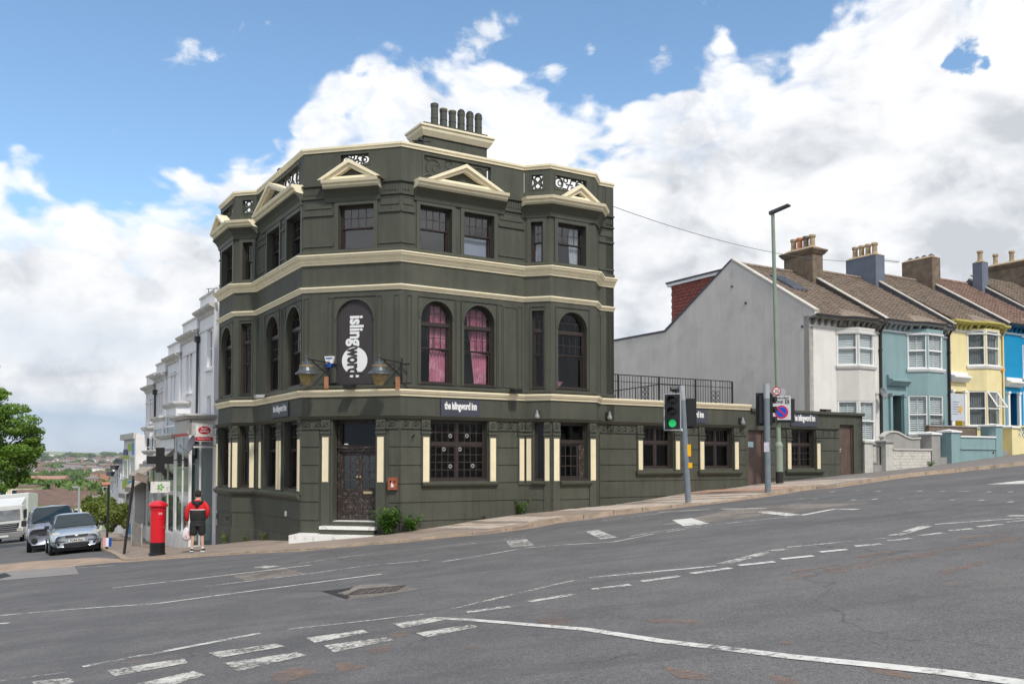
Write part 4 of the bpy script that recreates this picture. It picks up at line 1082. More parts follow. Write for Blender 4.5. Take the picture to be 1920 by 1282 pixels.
# chimney
def pub_chimney():
    F = RF; w0 = -2.5; u0, u1 = 1.95, 4.30
    mb = MB(); mb.fb(F, u0, u1, w0 - 0.85, w0, 9.9, 12.25); ch = mb.part('chimney_stack', GRN, PUB)
    pth = [tuple(F.P(a, b, 0)[:2]) for a, b in ((u0, w0), (u1, w0), (u1, w0 - 0.85), (u0, w0 - 0.85))]
    # closed sweep, outward to the right of travel
    mb = MB(); mb.sweep(pth, [(-0.05, 12.2), (0.05, 12.2), (0.10, 12.28), (0.15, 12.36), (0.17, 12.44), (0.21, 12.48), (0.21, 12.54), (-0.05, 12.6)], closed=True); mb.part('chimney_cornice', CRM, ch)
    mb = MB(); mb.fb(F, u0 - 0.02, u1 + 0.02, w0 - 0.87, w0 + 0.02, 12.58, 12.66); mb.part('chimney_cap', GRN, ch)
    for i in range(6):
        u = 2.52 + i * 0.334; h = 0.76 if i else 0.86
        pr = [(0.145, 0), (0.145, 0.08), (0.128, 0.11), (0.122, 0.34), (0.131, 0.35), (0.131, 0.38), (0.122, 0.39), (0.120, h - 0.14), (0.131, h - 0.12), (0.135, h - 0.02), (0.10, h)]
        mb = MB(); mb.lathe(F.P(u, w0 - 0.4, 12.64), pr, 14)
        mb.part('chimney_pot', GRN2, ch, smooth=False)
        if i >= 3:
            mb = MB(); mb.lathe(F.P(u, w0 - 0.4, 12.64 + h), [(0.128, -0.03), (0.128, 0.02), (0.105, 0.07), (0.055, 0.11), (0.01, 0.125)], 12); mb.part('pot_cowl', BLK, ch)
        else:
            mb = MB(); mb.lathe(F.P(u, w0 - 0.4, 12.64 + h - 0.05), [(0.137, 0), (0.137, 0.03), (0.11, 0.05)], 12); mb.part('pot_rim', mat('lichen_mortar', (0.30, 0.26, 0.14), 0.9, 0.3, 9) if i else GRN2, ch)
    # small pot behind the parapet on the left
    px_, pz = LF.px(527, 330, -1.6)
    mb = MB(); mb.lathe(LF.P(px_, -1.6, pz - 1.2), [(0.13, 0), (0.13, 0.9), (0.15, 0.95), (0.15, 1.35)], 12); s = mb.part('rear_chimney_pot', mat('terracotta_pale', (0.48, 0.27, 0.17), 0.8, 0.2, 5), PUB)
    mb = MB(); mb.lathe(LF.P(px_, -1.6, pz + 0.13), [(0.16, 0), (0.16, 0.06), (0.11, 0.14), (0.03, 0.17)], 12); mb.part('cowl', BLK, s)
pub_chimney()

# single-storey range along the right-hand street
def annexe():
    A = UE
    holes = [rect(8.94, 10.28, 1.40, 2.84), rect(11.72, 13.10, 1.40, 2.84), rect(16.12, 17.46, 1.40, 2.86), rect(13.88, 14.75, 0.2, 2.80), rect(18.92, 19.76, 0.2, 3.10)]
    mb = MB(); mb.panel(RF, rect(A, 13.98, -0.5, 3.5), holes[:2] + [rect(13.88, 13.98, 0.2, 2.8)][:0], -T, 0)
    mb = MB()
    mb.panel(RF, [(A, -0.6), (20.3, -0.6), (20.3, 3.52), (13.98, 3.52), (A, 3.52)], holes, -T, 0)
    END = Frame(RF.P(20.3, 0, 0).to_2d(), RD + 90); mb.fb(END, 0.0, 7.5, -T, 0, -0.5, 3.52)
    mb.part('annexe_wall', GRN, PUB)
    mb = MB(); mb.fb(RF, A, 20.25, -7.5, -0.2, 3.22, 3.30); mb.part('terrace_deck', mat('deck_grey', (0.13, 0.13, 0.13), 0.9, 0.1, 1), PUB)
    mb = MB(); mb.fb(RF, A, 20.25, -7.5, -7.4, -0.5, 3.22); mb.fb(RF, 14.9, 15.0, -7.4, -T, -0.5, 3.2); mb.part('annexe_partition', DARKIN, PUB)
    band('parapet_coping', [(-T - 0.03, 3.50), (0.04, 3.50), (0.08, 3.46), (0.10, 3.50), (0.10, 3.58), (-T - 0.03, 3.60)], GRN2, [RF.P(14.02, 0, 0).to_2d(), RF.P(20.34, 0, 0).to_2d()])
    # courses
    zs = [0.45, 0.99, 1.52, 2.05, 2.56]
    occ = [(8.65, 10.58), (11.43, 13.40), (15.85, 17.75)]; doors = [(13.80, 14.83), (18.84, 19.9)]
    def sp(lst, a, b):
        out = []; c = a
        for p, q in sorted(lst):
            if p - c > 0.08: out.append((c, p))
            c = max(c, q)
        if b - c > 0.08: out.append((c, b))
        return out
    for k, (z0, z1) in enumerate([(-0.09, 0.45), (0.45, 0.99), (0.99, 1.26), (1.26, 1.52), (1.52, 2.05), (2.05, 2.56)]):
        zz0 = z0 + (0.016 if k not in (3,) else 0); zz1 = z1 - (0.016 if k not in (2,) else 0)
        for a, b in sp(doors + (occ if k > 2 else []), A, 18.84):
            MB().fb(RF, a, b, 0, 0.022, zz0, zz1).part('render_course', GRN, PUB)
    for a, b in sp(doors + occ, A, 18.80): frieze(RF, a + 0.03, b - 0.03)
    band('string_course', [(-0.02, 2.87), (0.04, 2.87), (0.08, 2.93), (-0.02, 2.97)], GRN2, [RF.P(14.9, 0, 0).to_2d(), RF.P(18.8, 0, 0).to_2d()])
    for u in (8.79, 10.44, 11.57, 13.25, 15.99, 17.62): pilaster(RF, u, 0.26, 1.36, 2.34, 1.28, cw=0.17)
    for a, b in ((8.60, 10.66), (11.38, 13.48), (15.78, 17.85)): sill(RF, a, b, 1.30)
    for k, h in enumerate(holes[:3]):
        u0, u1, z0, z1 = h[0][0], h[1][0], h[0][1], h[2][1]; um = (u0 + u1) / 2; zt = 2.25; e = 0.05
        mb = MB(); mb.ring(RF, u0, u1, z0, z1, e, WD - 0.06, WD + 0.03); mb.fb(RF, u0 + e, u1 - e, WD - 0.05, WD + 0.045, zt, zt + 0.08); mb.fb(RF, um - 0.03, um + 0.03, WD - 0.05, WD + 0.035, z0 + e, z1 - e)
        wn = mb.part('window', BRN, PUB)
        for p, q in ((u0 + e, um - 0.03), (um + 0.03, u1 - e)):
            glazing(wn, RF, p, q, zt + 0.08, z1 - e, WD, 3, 1, BRN, GLS, 0.03, 0.02)
            glazing(wn, RF, p, q, z0 + e, zt, WD, 1 if k < 2 else 3, 1 if k < 2 else 3, BRN, GLS, 0.045, 0.02)
    # doors
    DB = mat('brown_door_paint', (0.105, 0.070, 0.058), 0.55, 0.15, 3, 0.1, 30, stain=(0.16, 0.12, 0.10), stainamt=0.4, sscale=2)
    for n, (u0, u1, z0, z1) in enumerate(((13.88, 14.75, 0.62, 2.80), (18.92, 19.76, 1.0, 3.10))):
        mb = MB(); mb.ring(RF, u0, u1, z0 - 0.3, z1, 0.04, -0.22, -0.08, 0.3); mb.fb(RF, u0 + 0.045, u1 - 0.045, -0.18, -0.13, z0 + 0.02, z1 - 0.045)
        d = mb.part('side_door', DB, PUB)
        if n == 1:
            for i in range(1, 4): MB().fb(RF, lerp(u0, u1, i / 4) - 0.008, lerp(u0, u1, i / 4) + 0.008, -0.13, -0.122, z0 + 0.05, z0 + 1.1).part('board_joint', DB, d)
            mb = MB(); mb.fb(RF, u0 + 0.05, u0 + 0.12, -0.13, -0.07, z0 + 1.0, z0 + 1.16); mb.fb(RF, u0 + 0.06, u0 + 0.18, -0.09, -0.06, z0 + 1.12, z0 + 1.15); mb.part('handle', mat('steel_bright', (0.6, 0.6, 0.6), 0.35, 0.05, 5, metal=0.6), d)
        else:
            mb = MB(); mb.fb(RF, u0 + 0.13, u0 + 0.40, -0.13, -0.12, z0 + 1.55, z0 + 1.75); mb.part('notice', mat('pale_blue_notice', (0.45, 0.62, 0.66), 0.5, 0.1, 9), d)
            for zz in (0.5, 1.1, 1.7): MB().fb(RF, u1 - 0.09, u1 - 0.06, -0.13, -0.11, z0 + zz, z0 + zz + 0.09).part('hinge', MATS['brown_door_paint'], d)
            MB().fb(RF, u0, u1, -0.12, 0.03, z0 - 0.35, z0 - 0.02).part('door_sill', MKERB, PUB)
annexe()
# ------------------------------------------------------------------ the terrace up the hill on the right
HF = Frame(RF.P(0, -2.5, 0).to_2d(), RD)
def roofmat(name, rgb, rgb2):
    return mat(name, rgb, 0.85, 0.35, 3.0, 0.3, 25, stain=rgb2, stainamt=0.5, sscale=1.6, grain=0.25, gscale=14)
ROOF1 = roofmat('brown_tiles', (0.225, 0.175, 0.135), (0.15, 0.125, 0.10))
ROOF2 = roofmat('red_brown_tiles', (0.25, 0.165, 0.13), (0.19, 0.145, 0.115))
PVC = mat('white_upvc', (0.80, 0.80, 0.79), 0.35, 0.03, 3)
HGL = glass_mat('house_glass', (0.85, 0.9, 0.9), 0.05, 1.45)
BLIND = mat('white_blind', (0.66, 0.66, 0.66), 0.6, 0.04, 4)
NET = mat('grey_curtain', (0.22, 0.22, 0.22), 0.9, 0.25, 6)
TERR = mat('terracotta', (0.50, 0.20, 0.10), 0.8, 0.15, 6)
BUFF = mat('buff_clay', (0.40, 0.30, 0.19), 0.85, 0.25, 6, stain=(0.18, 0.14, 0.09), stainamt=0.5, sscale=4)
STKB = mat('brown_stack_render', (0.165, 0.125, 0.09), 0.9, 0.3, 3, 0.3, 30, stain=(0.28, 0.22, 0.15), stainamt=0.5, sscale=2)
SLATEB = mat('blue_grey_render', (0.135, 0.155, 0.20), 0.8, 0.12, 2)
GUT = mat('black_gutter', (0.03, 0.03, 0.032), 0.5, 0.1, 5)
SG = 4.7     # ridge distance behind the fronts
def zfront(u): return Pz(*RF.P(u, 1.0, 0).to_2d())
def pots(F, us, w, z, mats, parent, h=0.62, r=0.175):
    for u, m in zip(us, mats):
        mb = MB(); mb.lathe(F.P(u, w, z), [(r * 0.9, 0), (r * 0.92, h * 0.12), (r * 0.78, h * 0.2), (r * 0.74, h * 0.75), (r * 0.95, h * 0.8), (r, h * 0.9), (r * 0.9, h), (r * 0.6, h)], 12)
        mb.part('chimney_pot', m, parent)
def roof_slope(par, F, u0, u1, ze, zr, m, w_e=0.28, wr=-SG, n=20, name='roof_slope'):
    """tile courses lapping down the slope, each course its own step"""
    mb = MB(); L = Vector((w_e - wr, zr - ze))
    for i in range(n):
        a, b = i / n, (i + 1) / n
        w0, z0 = lerp(w_e, wr, a), lerp(ze, zr, a); w1, z1 = lerp(w_e, wr, b) - 0.03, lerp(ze, zr, b) + 0.01
        mb.box8([F.P(u0, w0, z0 - 0.06), F.P(u1, w0, z0 - 0.06), F.P(u1, w1, z1 - 0.06), F.P(u0, w1, z1 - 0.06), F.P(u0, w0, z0 + 0.045), F.P(u1, w0, z0 + 0.045), F.P(u1, w1, z1), F.P(u0, w1, z1)])
        k = int((u1 - u0) / 0.3); off = 0.15 * (i % 2)
        for j in range(k):
            u = u0 + 0.1 + off + j * 0.3
            if u < u1 - 0.03: mb.box8([F.P(u, w0 + 0.004, z0 - 0.02), F.P(u + 0.05, w0 + 0.004, z0 - 0.02), F.P(u + 0.05, w1, z1 - 0.02), F.P(u, w1, z1 - 0.02), F.P(u, w0 + 0.004, z0 + 0.075), F.P(u + 0.05, w0 + 0.004, z0 + 0.075), F.P(u + 0.05, w1, z1 + 0.03), F.P(u, w1, z1 + 0.03)])
    mb.part(name, m, par, kind='stuff')
def sash2(par, F, u0, u1, z0, z1, zm=None, blind=None, slats=0, shutter=False, open_top=False, w=-0.05):
    cvg = 0.66 if shutter else 0.97
    zm = zm or (z0 + z1) / 2
    mb = MB(); mb.ring(F, u0, u1, z0, z1, 0.055, w - 0.05, w + 0.03); mb.fb(F, u0 + 0.055, u1 - 0.055, w - 0.04, w + 0.035, zm - 0.03, zm + 0.03); win = mb.part('window', PVC, par)
    if not open_top: pane(win, F, u0 + 0.05, u1 - 0.05, zm + 0.03, z1 - 0.05, w, HGL)
    pane(win, F, u0 + 0.05, u1 - 0.05, z0 + 0.05, zm - 0.03, w - 0.02, HGL)
    if blind is not None:
        mb = MB()
        if slats:
            n = int((z1 - z0) / slats)
            for i in range(n):
                z = z0 + 0.06 + i * slats; mb.box8([F.P(u0 + 0.06, w - 0.10, z), F.P(u1 - 0.06, w - 0.10, z), F.P(u1 - 0.06, w - 0.13, z + slats * cvg), F.P(u0 + 0.06, w - 0.13, z + slats * cvg), F.P(u0 + 0.06, w - 0.092, z + 0.01), F.P(u1 - 0.06, w - 0.092, z + 0.01), F.P(u1 - 0.06, w - 0.122, z + slats * cvg + 0.01), F.P(u0 + 0.06, w - 0.122, z + slats * cvg + 0.01)])
            if shutter:
                for u in (u0 + 0.05, (u0 + u1) / 2 - 0.03, u1 - 0.11): mb.fb(F, u, u + 0.06, w - 0.14, w - 0.085, z0 + 0.05, z1 - 0.05)
                for z in (z0 + 0.05, zm - 0.03, z1 - 0.11): mb.fb(F, u0 + 0.05, u1 - 0.05, w - 0.138, w - 0.088, z, z + 0.06)
        else:
            n = 14
            for i in range(n):
                a, b = lerp(u0 + 0.04, u1 - 0.04, i / n), lerp(u0 + 0.04, u1 - 0.04, (i + 1) / n); d = 0.03 * (i % 2)
                mb.fb(F, a, b, w - 0.16 - d, w - 0.14 - d, z0 + 0.04, z1 - 0.04)
        mb.part('blind' if slats else 'curtain', blind, win)
    return win
def terrace_house(i, u0, u1, zw0, ze, zr, wallm, trimm, eavem, roofm, label, sashes, door, wallpar, bayu, baytop, up, lo, baym, group):
    """u0-u1 front, ze eaves, zr ridge; bayu = (start, front start, front end, end)"""
    F = HF; base = F.P((u0 + u1) / 2, 0, 0); H = root('terraced_house', label, 'house', (base.x, base.y, zw0), group)
    zb = zw0 - 1.5
    # front wall behind the bay, back wall, party walls up to the ridge
    mb = MB(); dz0, dz1, du0, du1 = door
    mb.panel(F, rect(u0, u1, zb, ze), [rect(du0, du1, dz0, dz1), rect(bayu[0] + 0.1, bayu[3] - 0.1, zw0 + 0.2, ze - 0.25)], -0.28, 0); mb.part('front_wall', wallm, H)
    MB().fb(F, u0 + 0.02, u1 - 0.02, -9.4, -9.1, zb, ze + 0.1).part('back_wall', wallm, H)
    mb = MB(); g = Frame(F.P(u1, 0, 0).to_2d(), RD - 90)
    mb.panel(g, [(0.02, zb), (0.02, ze + 0.12), (-SG, zr + 0.05), (-9.4, ze + 0.12), (-9.4, zb)], [], -0.0, 0.12)
    mb.part('party_wall', wallpar, H)
    # raised party parapet between the two roofs
    mb = MB(); mb.panel(g, [(0.34, ze - 0.12), (0.34, ze + 0.22), (-SG, zr + 0.34), (-9.6, ze + 0.25), (-9.6, ze - 0.1), (-SG, zr - 0.12)], [], -0.11, 0.11); mb.part('party_parapet', wallpar, H)
    mb = MB(); mb.panel(g, [(0.38, ze + 0.22), (0.38, ze + 0.27), (-SG, zr + 0.40), (-SG, zr + 0.342)], [], -0.14, 0.14); mb.part('parapet_coping', mat('pale_mortar', (0.50, 0.47, 0.42), 0.85, 0.15, 3), H)
    roof_slope(H, F, u0 + 0.11, u1 - 0.11, ze + 0.10, zr, roofm)
    mb = MB(); mb.box8([F.P(u0 + 0.1, -SG, zr - 0.1), F.P(u1 - 0.1, -SG, zr - 0.1), F.P(u1 - 0.1, -9.6, ze), F.P(u0 + 0.1, -9.6, ze), F.P(u0 + 0.1, -SG, zr), F.P(u1 - 0.1, -SG, zr), F.P(u1 - 0.1, -9.6, ze + 0.1), F.P(u0 + 0.1, -9.6, ze + 0.1)]); mb.part('rear_roof_slope', roofm, H)
    mb = MB()
    for k in range(int((u1 - u0 - 0.2) / 0.4)): mb.tube([F.P(u0 + 0.14 + k * 0.4, -SG, zr + 0.02), F.P(u0 + 0.14 + k * 0.4 + 0.385, -SG, zr + 0.03)], 0.11, 7)
    mb.part('ridge_tiles', roofm, H, kind='stuff')
    # bay, two storeys
    b0, b1, b2, b3 = bayu; BP = 0.62
    p = [F.P(b0, 0, 0).to_2d(), F.P(b1, BP, 0).to_2d(), F.P(b2, BP, 0).to_2d(), F.P(b3, 0, 0).to_2d()]
    def fr(a, b): d = b - a; return Frame(a, math.degrees(math.atan2(d.y, d.x))), d.length
    sides = [fr(p[0], p[1]), fr(p[1], p[2]), fr(p[2], p[3])]
    (upz0, upz1), (loz0, loz1) = up, lo
    for (f, L) in sides:
        mb = MB(); e = 0.05
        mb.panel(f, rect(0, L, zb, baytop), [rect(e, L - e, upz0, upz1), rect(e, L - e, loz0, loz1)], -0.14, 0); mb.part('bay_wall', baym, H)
        for z0, z1, k in ((upz0, upz1, 0), (loz0, loz1, 1)):
            bl, sl, sh = sashes[k]
            sash2(H, f, e + 0.0, L - e, z0, z1, None, bl, sl, sh)
    pth = [tuple(q) for q in p]
    for z in (upz0, loz0): MB().sweep(pth, [(-0.02, z - 0.16), (0.05, z - 0.16), (0.10, z - 0.06), (0.10, z), (-0.02, z + 0.01)]).part('bay_sill', trimm, H)
    MB().sweep(pth, [(-0.02, baytop - 0.28), (0.03, baytop - 0.28), (0.05, baytop - 0.2), (-0.02, baytop - 0.2)]).part('bay_moulding', trimm, H)
    # eaves: fascia following the bay, brackets, gutter
    ep = [F.P(u0 + 0.02, 0, 0).to_2d()] + [F.P(b0 - 0.05, 0, 0).to_2d(), F.P(b1, BP * 0.55, 0).to_2d(), F.P(b2, BP * 0.55, 0).to_2d(), F.P(b3 + 0.05, 0, 0).to_2d()] + [F.P(u1 - 0.02, 0, 0).to_2d()]
    if b3 + 0.1 > u1: ep = ep[:-1]
    epp = [tuple(q) for q in ep]
    MB().sweep(epp, [(-0.05, ze - 0.10), (0.30, ze - 0.10), (0.36, ze - 0.02), (0.36, ze + 0.05), (-0.05, ze + 0.10)]).part('eaves_cornice', eavem, H)
    MB().sweep(epp, [(0.37, ze - 0.02), (0.45, ze - 0.02), (0.46, ze + 0.06), (0.37, ze + 0.07)]).part('gutter', GUT if i != 2 else eavem, H)
    MB().sweep(epp, [(-0.05, ze - 0.45), (0.03, ze - 0.45), (0.05, ze - 0.38), (-0.05, ze - 0.36)]).part('frieze_moulding', trimm, H)
    for a, b in zip(ep, ep[1:]):
        f, L = fr(a, b); n = max(1, int(L / 0.34))
        for k in range(n):
            u = (k + 0.5) * L / n; mb = MB()
            mb.panel(Frame(f.P(u - 0.055, 0, 0).to_2d(), f.deg), [(0, ze - 0.34), (0.11, ze - 0.34), (0.11, ze - 0.11), (0, ze - 0.11)], [], -0.02, 0.06)
            mb.box8([f.P(u - 0.055, 0.06, ze - 0.30), f.P(u + 0.055, 0.06, ze - 0.30), f.P(u + 0.055, 0.0, ze - 0.30), f.P(u - 0.055, 0.0, ze - 0.30), f.P(u - 0.055, 0.26, ze - 0.11), f.P(u + 0.055, 0.26, ze - 0.11), f.P(u + 0.055, 0.0, ze - 0.11), f.P(u - 0.055, 0, ze - 0.11)])
            mb.part('eaves_bracket', eavem, H)
    # roof over the bay
    mb = MB(); a, b, c, d = ep[1:5] if len(ep) >= 5 else ep[:4]
    def q(v, w, z): return Vector((v.x + F.n.x * w, v.y + F.n.y * w, z))
    mb.add([q(a, 0.25, ze + 0.1), q(b, 0.35, ze + 0.08), q(c, 0.35, ze + 0.08), q(d, 0.25, ze + 0.1), F.P(b1 + 0.1, -1.1, lerp(ze, zr, 0.28) - 0.03), F.P(b2 - 0.1, -1.1, lerp(ze, zr, 0.28) - 0.03), q(a, 0.25, ze - 0.05), q(b, 0.35, ze - 0.05), q(c, 0.35, ze - 0.05), q(d, 0.25, ze - 0.05)],
           [(0, 1, 4), (1, 2, 5, 4), (2, 3, 5), (0, 6, 7, 1), (1, 7, 8, 2), (2, 8, 9, 3)])
    mb.part('bay_roof', roofm, H)
    # floor slabs and dark rooms
    mb = MB()
    for z in (zw0 + 2.95,): mb.fb(F, u0 + 0.3, u1 - 0.2, -5, 0.3 if False else -0.3, z, z + 0.2)
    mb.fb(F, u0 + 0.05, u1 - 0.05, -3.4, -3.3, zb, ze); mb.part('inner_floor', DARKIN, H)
    return H
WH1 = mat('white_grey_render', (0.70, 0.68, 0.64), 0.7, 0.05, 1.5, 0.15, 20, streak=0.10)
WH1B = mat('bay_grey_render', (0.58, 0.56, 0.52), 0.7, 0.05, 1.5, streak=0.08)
TEAL = mat('teal_grey_render', (0.225, 0.335, 0.345), 0.7, 0.06, 1.5, 0.1, 20, streak=0.12)
TEALD = mat('dark_teal_door', (0.085, 0.125, 0.13), 0.6, 0.1, 2)
YEL = mat('pale_yellow_render', (0.76, 0.66, 0.36), 0.7, 0.05, 1.5, 0.1, 20, streak=0.10)
YELD = mat('mustard_paint', (0.60, 0.44, 0.035), 0.5, 0.06, 2)
YTRIM = mat('yellow_eaves_paint', (0.52, 0.46, 0.12), 0.6, 0.2, 4)
BLUE = mat('bright_blue_render', (0.0, 0.25, 0.48), 0.6, 0.05, 2)
BLUED = mat('deep_blue_paint', (0.0, 0.09, 0.20), 0.5, 0.05, 2)
GRYT = mat('grey_trim', (0.33, 0.34, 0.34), 0.7, 0.25, 4)
GRYE = mat('mossy_grey_eaves', (0.24, 0.225, 0.20), 0.8, 0.35, 5, stain=(0.10, 0.10, 0.07), stainamt=0.5, sscale=3)
DKPAR = mat('dark_party_render', (0.075, 0.066, 0.058), 0.85, 0.25, 2, 0.2, 20)
NVPAR = mat('slate_party_render', (0.085, 0.09, 0.11), 0.85, 0.2, 2)
U = [20.15, 24.87, 29.95, 34.6, 39.4]
grp = 'terraced houses up the hill on the right'
H1 = terrace_house(0, U[0], U[1], 1.25, 7.86, 11.0, WH1, WH1, GRYE, ROOF1, 'white terraced house with pale blinds in its bay, next to the grey gable wall', [(BLIND, 0.075, False), (BLIND, 0.085, True)],
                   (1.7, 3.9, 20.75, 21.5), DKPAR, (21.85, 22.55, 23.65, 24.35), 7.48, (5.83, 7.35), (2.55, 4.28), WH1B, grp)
H2 = terrace_house(1, U[1], U[2], 1.7, 8.02, 11.25, TEAL, PVC, GRYT, ROOF1, 'teal terraced house with white shutters, second up the hill from the gable wall', [(BLIND, 0.10, True), (BLIND, 0.10, True)],
                   (1.9, 4.68, 25.55, 26.35), NVPAR, (26.75, 27.45, 28.62, 29.30), 7.78, (5.95, 7.62), (2.95, 4.70), TEAL, grp)
H3 = terrace_house(2, U[2], U[3], 2.1, 8.42, 11.6, YEL, PVC, YTRIM, ROOF1, 'pale yellow terraced house with mustard door and an open bay window', [(NET, 0, False), (NET, 0, False)],
                   (2.3, 5.05, 30.25, 31.05), NVPAR, (31.45, 32.1, 33.25, 33.95), 8.15, (6.35, 8.08), (3.40, 5.10), YEL, grp)
H4 = terrace_house(3, U[3], U[4], 2.5, 8.62, 11.9, BLUE, PVC, BLUED, ROOF2, 'bright blue terraced house cut off by the right edge of the picture', [(NET, 0, False), (NET, 0, False)],
                   (2.7, 5.15, 34.95, 35.75), NVPAR, (36.25, 36.9, 38.05, 38.7), 8.35, (6.0, 7.7), (3.6, 5.3), BLUE, grp)
# doors and door surrounds
def porch(H, u0, u1, z0, z1, zt, dm, pm, deep=0.5, w2=0.16):
    mb = MB(); mb.fb(HF, u0 + 0.02, u1 - 0.02, -deep - 0.06, -deep, z0, z1); mb.fb(HF, u0 + 0.12, u1 - 0.12, -deep, -deep + 0.02, z0 + 0.2, z0 + 0.95); mb.part('front_door', dm, H)
    mb = MB(); mb.fb(HF, u0 - 0.02, u0 + 0.02, -deep, -0.02, z0, z1); mb.fb(HF, u1 - 0.02, u1 + 0.02, -deep, -0.02, z0, z1); mb.part('door_reveal', dm, H)
    for u in (u0 - w2 - 0.01, u1 + 0.01):
        mb = MB(); mb.fb(HF, u, u + w2, 0, 0.12, z0 - 0.9, z1 + 0.03); mb.fb(HF, u - 0.03, u + w2 + 0.03, 0, 0.16, z1 - 0.05, z1 + 0.06); mb.part('door_pilaster', pm, H)
    a, b = u0 - w2 - 0.12, u1 + w2 + 0.14
    MB().sweep([tuple(HF.P(a, 0, 0)[:2]), tuple(HF.P(b, 0, 0)[:2])], [(0, zt), (0.14, zt), (0.26, zt + 0.14), (0.34, zt + 0.20), (0.34, zt + 0.28), (0.12, zt + 0.34), (0.12, zt + 0.48), (0, zt + 0.5)]).part('door_hood', pm, H)
porch(H2, 25.55, 26.35, 1.9, 4.68, 5.1, TEALD, TEAL)
porch(H3, 30.25, 31.05, 2.3, 5.05, 5.5, YELD, PVC)
porch(H4, 34.95, 35.75, 2.7, 5.15, 5.45, BLUED, PVC)
mb = MB(); mb.fb(HF, 20.77, 21.48, -0.35, -0.29, 1.7, 3.9); mb.part('front_door', mat('grey_green_door', (0.16, 0.17, 0.14), 0.6, 0.1, 3), H1)

# gable wall of the first house, with the lower wall running back behind the pub
def gable():
    GG = Frame(HF.P(U[0], 0, 0).to_2d(), RD - 90)
    gm = mat('grey_gable_render', (0.66, 0.62, 0.57), 0.85, 0.06, 0.7, 0.2, 15, stain=(0.54, 0.51, 0.47), stainamt=0.6, sscale=0.6, streak=0.10, grain=0.05)
    H = H1
    mb = MB(); mb.panel(GG, [(0.0, -0.5), (0.0, 7.80), (0.30, 7.86), (0.30, 8.02), (-4.55, 11.08), (-9.2, 8.28), (-14.5, 8.28), (-14.5, -0.5)], [], -0.25, 0.0); mb.part('gable_wall', gm, H)
    mb = MB(); mb.panel(GG, [(0.32, 8.02), (0.34, 8.10), (-4.5, 11.18), (-4.5, 11.09)], [], -0.28, 0.05); mb.part('verge', MATS['pale_mortar'], H)
    mb = MB(); mb.panel(GG, [(-4.5, 11.09), (-4.5, 11.17), (-9.25, 8.40), (-9.2, 8.29)], [], -0.28, 0.03); mb.part('rear_verge', NVPAR, H)
    mb = MB(); mb.fb(GG, -14.5, -9.2, -0.3, 0.04, 8.285, 8.38); mb.part('wall_coping', NVPAR, H)
    mb = MB(); mb.panel(GG, [(-9.15, 8.30), (-14.4, 8.30), (-14.4, 5), (-9.15, 5)], [], -5, -4.9); mb.fb(GG, -14.5, -9.5, -4.8, -0.3, 8.20, 8.28); mb.part('rear_extension', gm, H)
    # dormer hung with red tiles
    DT = mat('red_hung_tiles', (0.25, 0.072, 0.055), 0.8, 0.3, 6, 0.2, 30, grain=0.2, gscale=20)
    w = -0.35
    D = MB(); D.panel(GG, [(-5.3, 10.65), (-9.1, 10.62), (-9.1, 8.35)], [], w - 0.1, w); d = D.part('dormer', DT, H)
    for k in range(13):
        z = 8.5 + k * 0.165; ur = -9.1 + max(0, (z - 8.35)) / (11.08 - 8.28) * 4.65 - 0.05
        n = int((ur + 9.1) / 0.30) + 1
        mb = MB()
        for j in range(n):
            a = -9.1 + j * 0.30 + 0.15 * (k % 2); b = min(a + 0.285, ur)
            if b - a > 0.05: mb.box8([GG.P(a, w + 0.045, z), GG.P(b, w + 0.045, z), GG.P(b, w, z), GG.P(a, w, z), GG.P(a, w + 0.02, z + 0.17), GG.P(b, w + 0.02, z + 0.17), GG.P(b, w, z + 0.17), GG.P(a, w, z + 0.17)])
        if mb.v: mb.part('tile_course', DT, d)
    MB().fb(GG, -9.1, -5.0, -4.2, w - 0.1, 8.3, 10.6).part('dormer_body', DT, H)
    mb = MB(); mb.fb(GG, -9.35, -5.1, -4.3, w + 0.12, 10.64, 10.78); mb.part('dormer_fascia', PVC, d)
    mb = MB(); mb.fb(GG, -9.4, -5.0, -4.35, w + 0.16, 10.785, 10.87); mb.part('dormer_roof_edge', NVPAR, d)
    # roof window
    s = lambda u, t, h: HF.P(u, lerp(0.28, -SG, t), lerp(7.96, 11.0, t) + h)
    for t0, t1, a, b in ((0.50, 0.78, 21.7, 22.7),):
        mb = MB(); mb.box8([s(a, t0, 0.0), s(b, t0, 0.0), s(b, t1, 0.0), s(a, t1, 0.0), s(a, t0, 0.12), s(b, t0, 0.12), s(b, t1, 0.12), s(a, t1, 0.12)]); r = mb.part('roof_window', NVPAR, H)
        mb = MB(); mb.box8([s(a + .08, t0 + .02, 0.12), s(b - .08, t0 + .02, 0.12), s(b - .08, t1 - .02, 0.12), s(a + .08, t1 - .02, 0.12), s(a + .08, t0 + .02, 0.14), s(b - .08, t0 + .02, 0.14), s(b - .08, t1 - .02, 0.14), s(a + .08, t1 - .02, 0.14)]); mb.part('roof_pane', mat('roof_glass', (0.10, 0.13, 0.17), 0.05, 0.0, 1, spec=0.8), r)
    # small dark marks: vents
    for X, Y in ((1372, 537), (1504, 612), (1398, 568)):
        u, z = GG.px(X, Y); mb = MB(); mb.lathe(GG.P(u, 0, z), [(0.06, 0), (0.06, 0.06), (0.03, 0.08)], 8, Matrix.Rotation(PI / 2, 3, 'X')); mb.part('wall_vent', NVPAR, H)
MATS['pale_mortar'] = MATS['pale_mortar']
gable()

